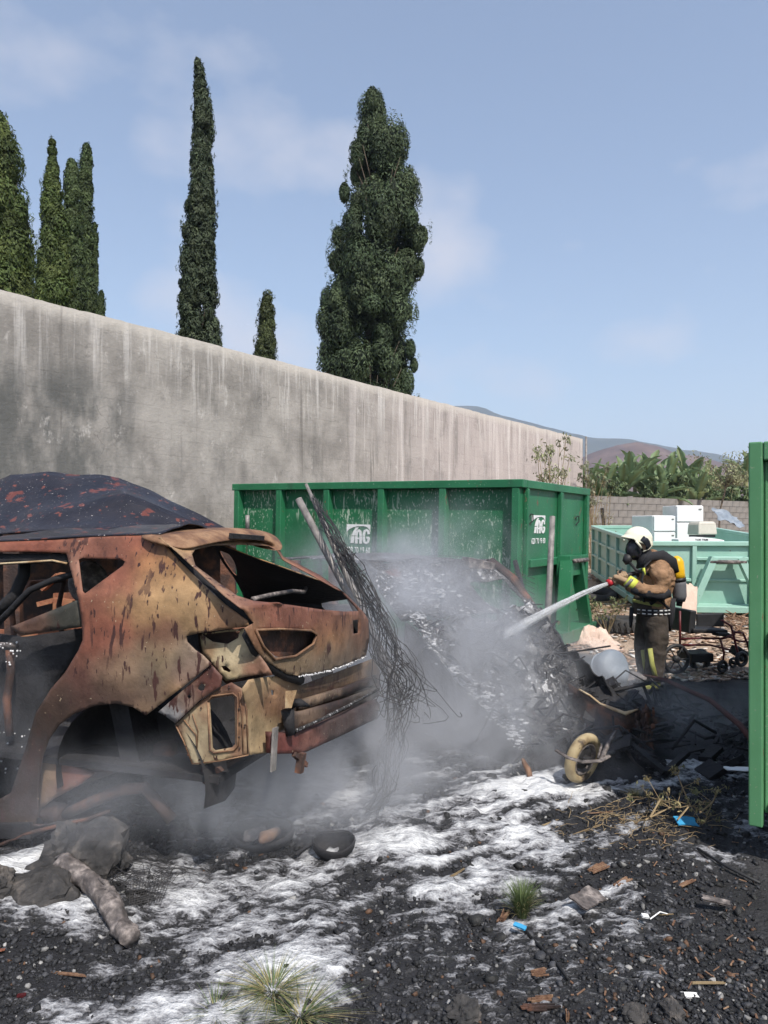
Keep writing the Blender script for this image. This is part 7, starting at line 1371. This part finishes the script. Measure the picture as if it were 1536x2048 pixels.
# ---------------------------------------------------------------- smoke and haze
def smoke(name, lo, hi, blobs, label, col, dens_, scale=1.9, absorb=None, aniso=.2):
    m = bpy.data.materials.new(name); m.use_nodes = True; nt = m.node_tree; nt.nodes.clear(); N = nt.nodes.new; L = nt.links.new; out = N('ShaderNodeOutputMaterial'); pv = N('ShaderNodeVolumePrincipled'); L(pv.outputs[0], out.inputs['Volume'])
    pv.inputs['Color'].default_value = (*col, 1); pv.inputs['Anisotropy'].default_value = aniso; tc = N('ShaderNodeTexCoord'); tot = None
    def math_(op, a, c=None, d=None):
        k = N('ShaderNodeMath'); k.operation = op
        for i, q in enumerate((a, c, d)):
            if q is None: continue
            if isinstance(q, (int, float)): k.inputs[i].default_value = q
            else: L(q, k.inputs[i])
        return k.outputs[0]
    n = N('ShaderNodeTexNoise'); n.inputs['Scale'].default_value = scale; n.inputs['Detail'].default_value = 5; n.inputs['Roughness'].default_value = .6; n.inputs['Distortion'].default_value = 1.1; mp = N('ShaderNodeMapping'); mp.inputs['Scale'].default_value = (1, 1, .75); L(tc.outputs['Object'], mp.inputs[0]); L(mp.outputs[0], n.inputs['Vector'])
    for (c, r, a) in blobs:
        s = N('ShaderNodeVectorMath'); s.operation = 'SUBTRACT'; L(tc.outputs['Object'], s.inputs[0]); s.inputs[1].default_value = c
        dv = N('ShaderNodeVectorMath'); dv.operation = 'DIVIDE'; L(s.outputs[0], dv.inputs[0]); dv.inputs[1].default_value = r
        dt = N('ShaderNodeVectorMath'); dt.operation = 'DOT_PRODUCT'; L(dv.outputs[0], dt.inputs[0]); L(dv.outputs[0], dt.inputs[1])
        e = math_('MULTIPLY', math_('EXPONENT', math_('MULTIPLY', dt.outputs['Value'], -1.0)), a); tot = e if tot is None else math_('ADD', tot, e)
    mr = N('ShaderNodeMapRange'); mr.inputs[1].default_value = .40; mr.inputs[2].default_value = .64; L(n.outputs[0], mr.inputs[0]); mr.inputs[3].default_value = .05; mr.inputs[4].default_value = 2.6
    d_ = math_('MULTIPLY', math_('MULTIPLY', tot, mr.outputs[0]), dens_); d_ = math_('MAXIMUM', math_('SUBTRACT', d_, dens_ * .03), 0.0); L(d_, pv.inputs['Density'])
    b = MB(); c = [(a + e) / 2 for a, e in zip(lo, hi)]; b.box(c, [e - a for a, e in zip(lo, hi)]); return tag(b.build(name, m, None), label, 'smoke', kind='stuff')
def blob(px, py, d, rx, ry, rz_d, a): c = P(px, py, d); return (tuple(c), (rx * d / F, rz_d, ry * d / F), a)
smoke('smoke', (-3.2, 2.55, -.3), (3.1, 8.6, 2.3), [
    blob(830, 1220, 6.0, 120, 90, .7, .75), blob(760, 1330, 5.3, 110, 110, .6, 1.2), blob(930, 1330, 5.8, 120, 110, .6, .9), blob(880, 1460, 5.0, 170, 90, .5, 1.0), blob(700, 1500, 4.3, 150, 80, .45, 1.1),
    blob(560, 1560, 3.9, 180, 50, .4, 1.1), blob(420, 1610, 3.5, 190, 40, .3, .55), blob(640, 1430, 4.6, 120, 90, .5, .6), blob(1090, 1400, 6.2, 120, 90, .6, .6), blob(1130, 1480, 5.3, 140, 70, .5, .35), blob(720, 1130, 6.6, 140, 60, .6, .3), blob(900, 1080, 7.4, 150, 70, .6, .16), blob(640, 1530, 4.1, 190, 50, .4, .5), blob(430, 1520, 3.6, 170, 60, .3, .4), blob(230, 1570, 3.25, 170, 60, .25, .45), blob(120, 1640, 3.2, 170, 30, .25, .35), blob(20, 1430, 3.45, 90, 120, .25, .3), blob(1330, 1420, 6.2, 160, 60, .7, .25), blob(1000, 1250, 6.9, 100, 70, .5, .3), blob(1000, 1440, 5.2, 110, 60, .35, .35), blob(1215, 1350, 6.5, 70, 60, .3, .5)],
    'grey smoke drifting from the burning cars over the foam', (.84, .86, .91), 2.3)

def haze():
    m = bpy.data.materials.new('haze'); m.use_nodes = True; nt = m.node_tree; nt.nodes.clear(); out = nt.nodes.new('ShaderNodeOutputMaterial'); pv = nt.nodes.new('ShaderNodeVolumePrincipled'); nt.links.new(pv.outputs[0], out.inputs['Volume'])
    pv.inputs['Color'].default_value = (.62, .75, .97, 1); pv.inputs['Density'].default_value = .00034; pv.inputs['Anisotropy'].default_value = .1
    b = MB(); b.box((0, 1500, 196), (8000, 4000, 410)); tag(b.build('haze', m, None), kind='stuff')
haze()
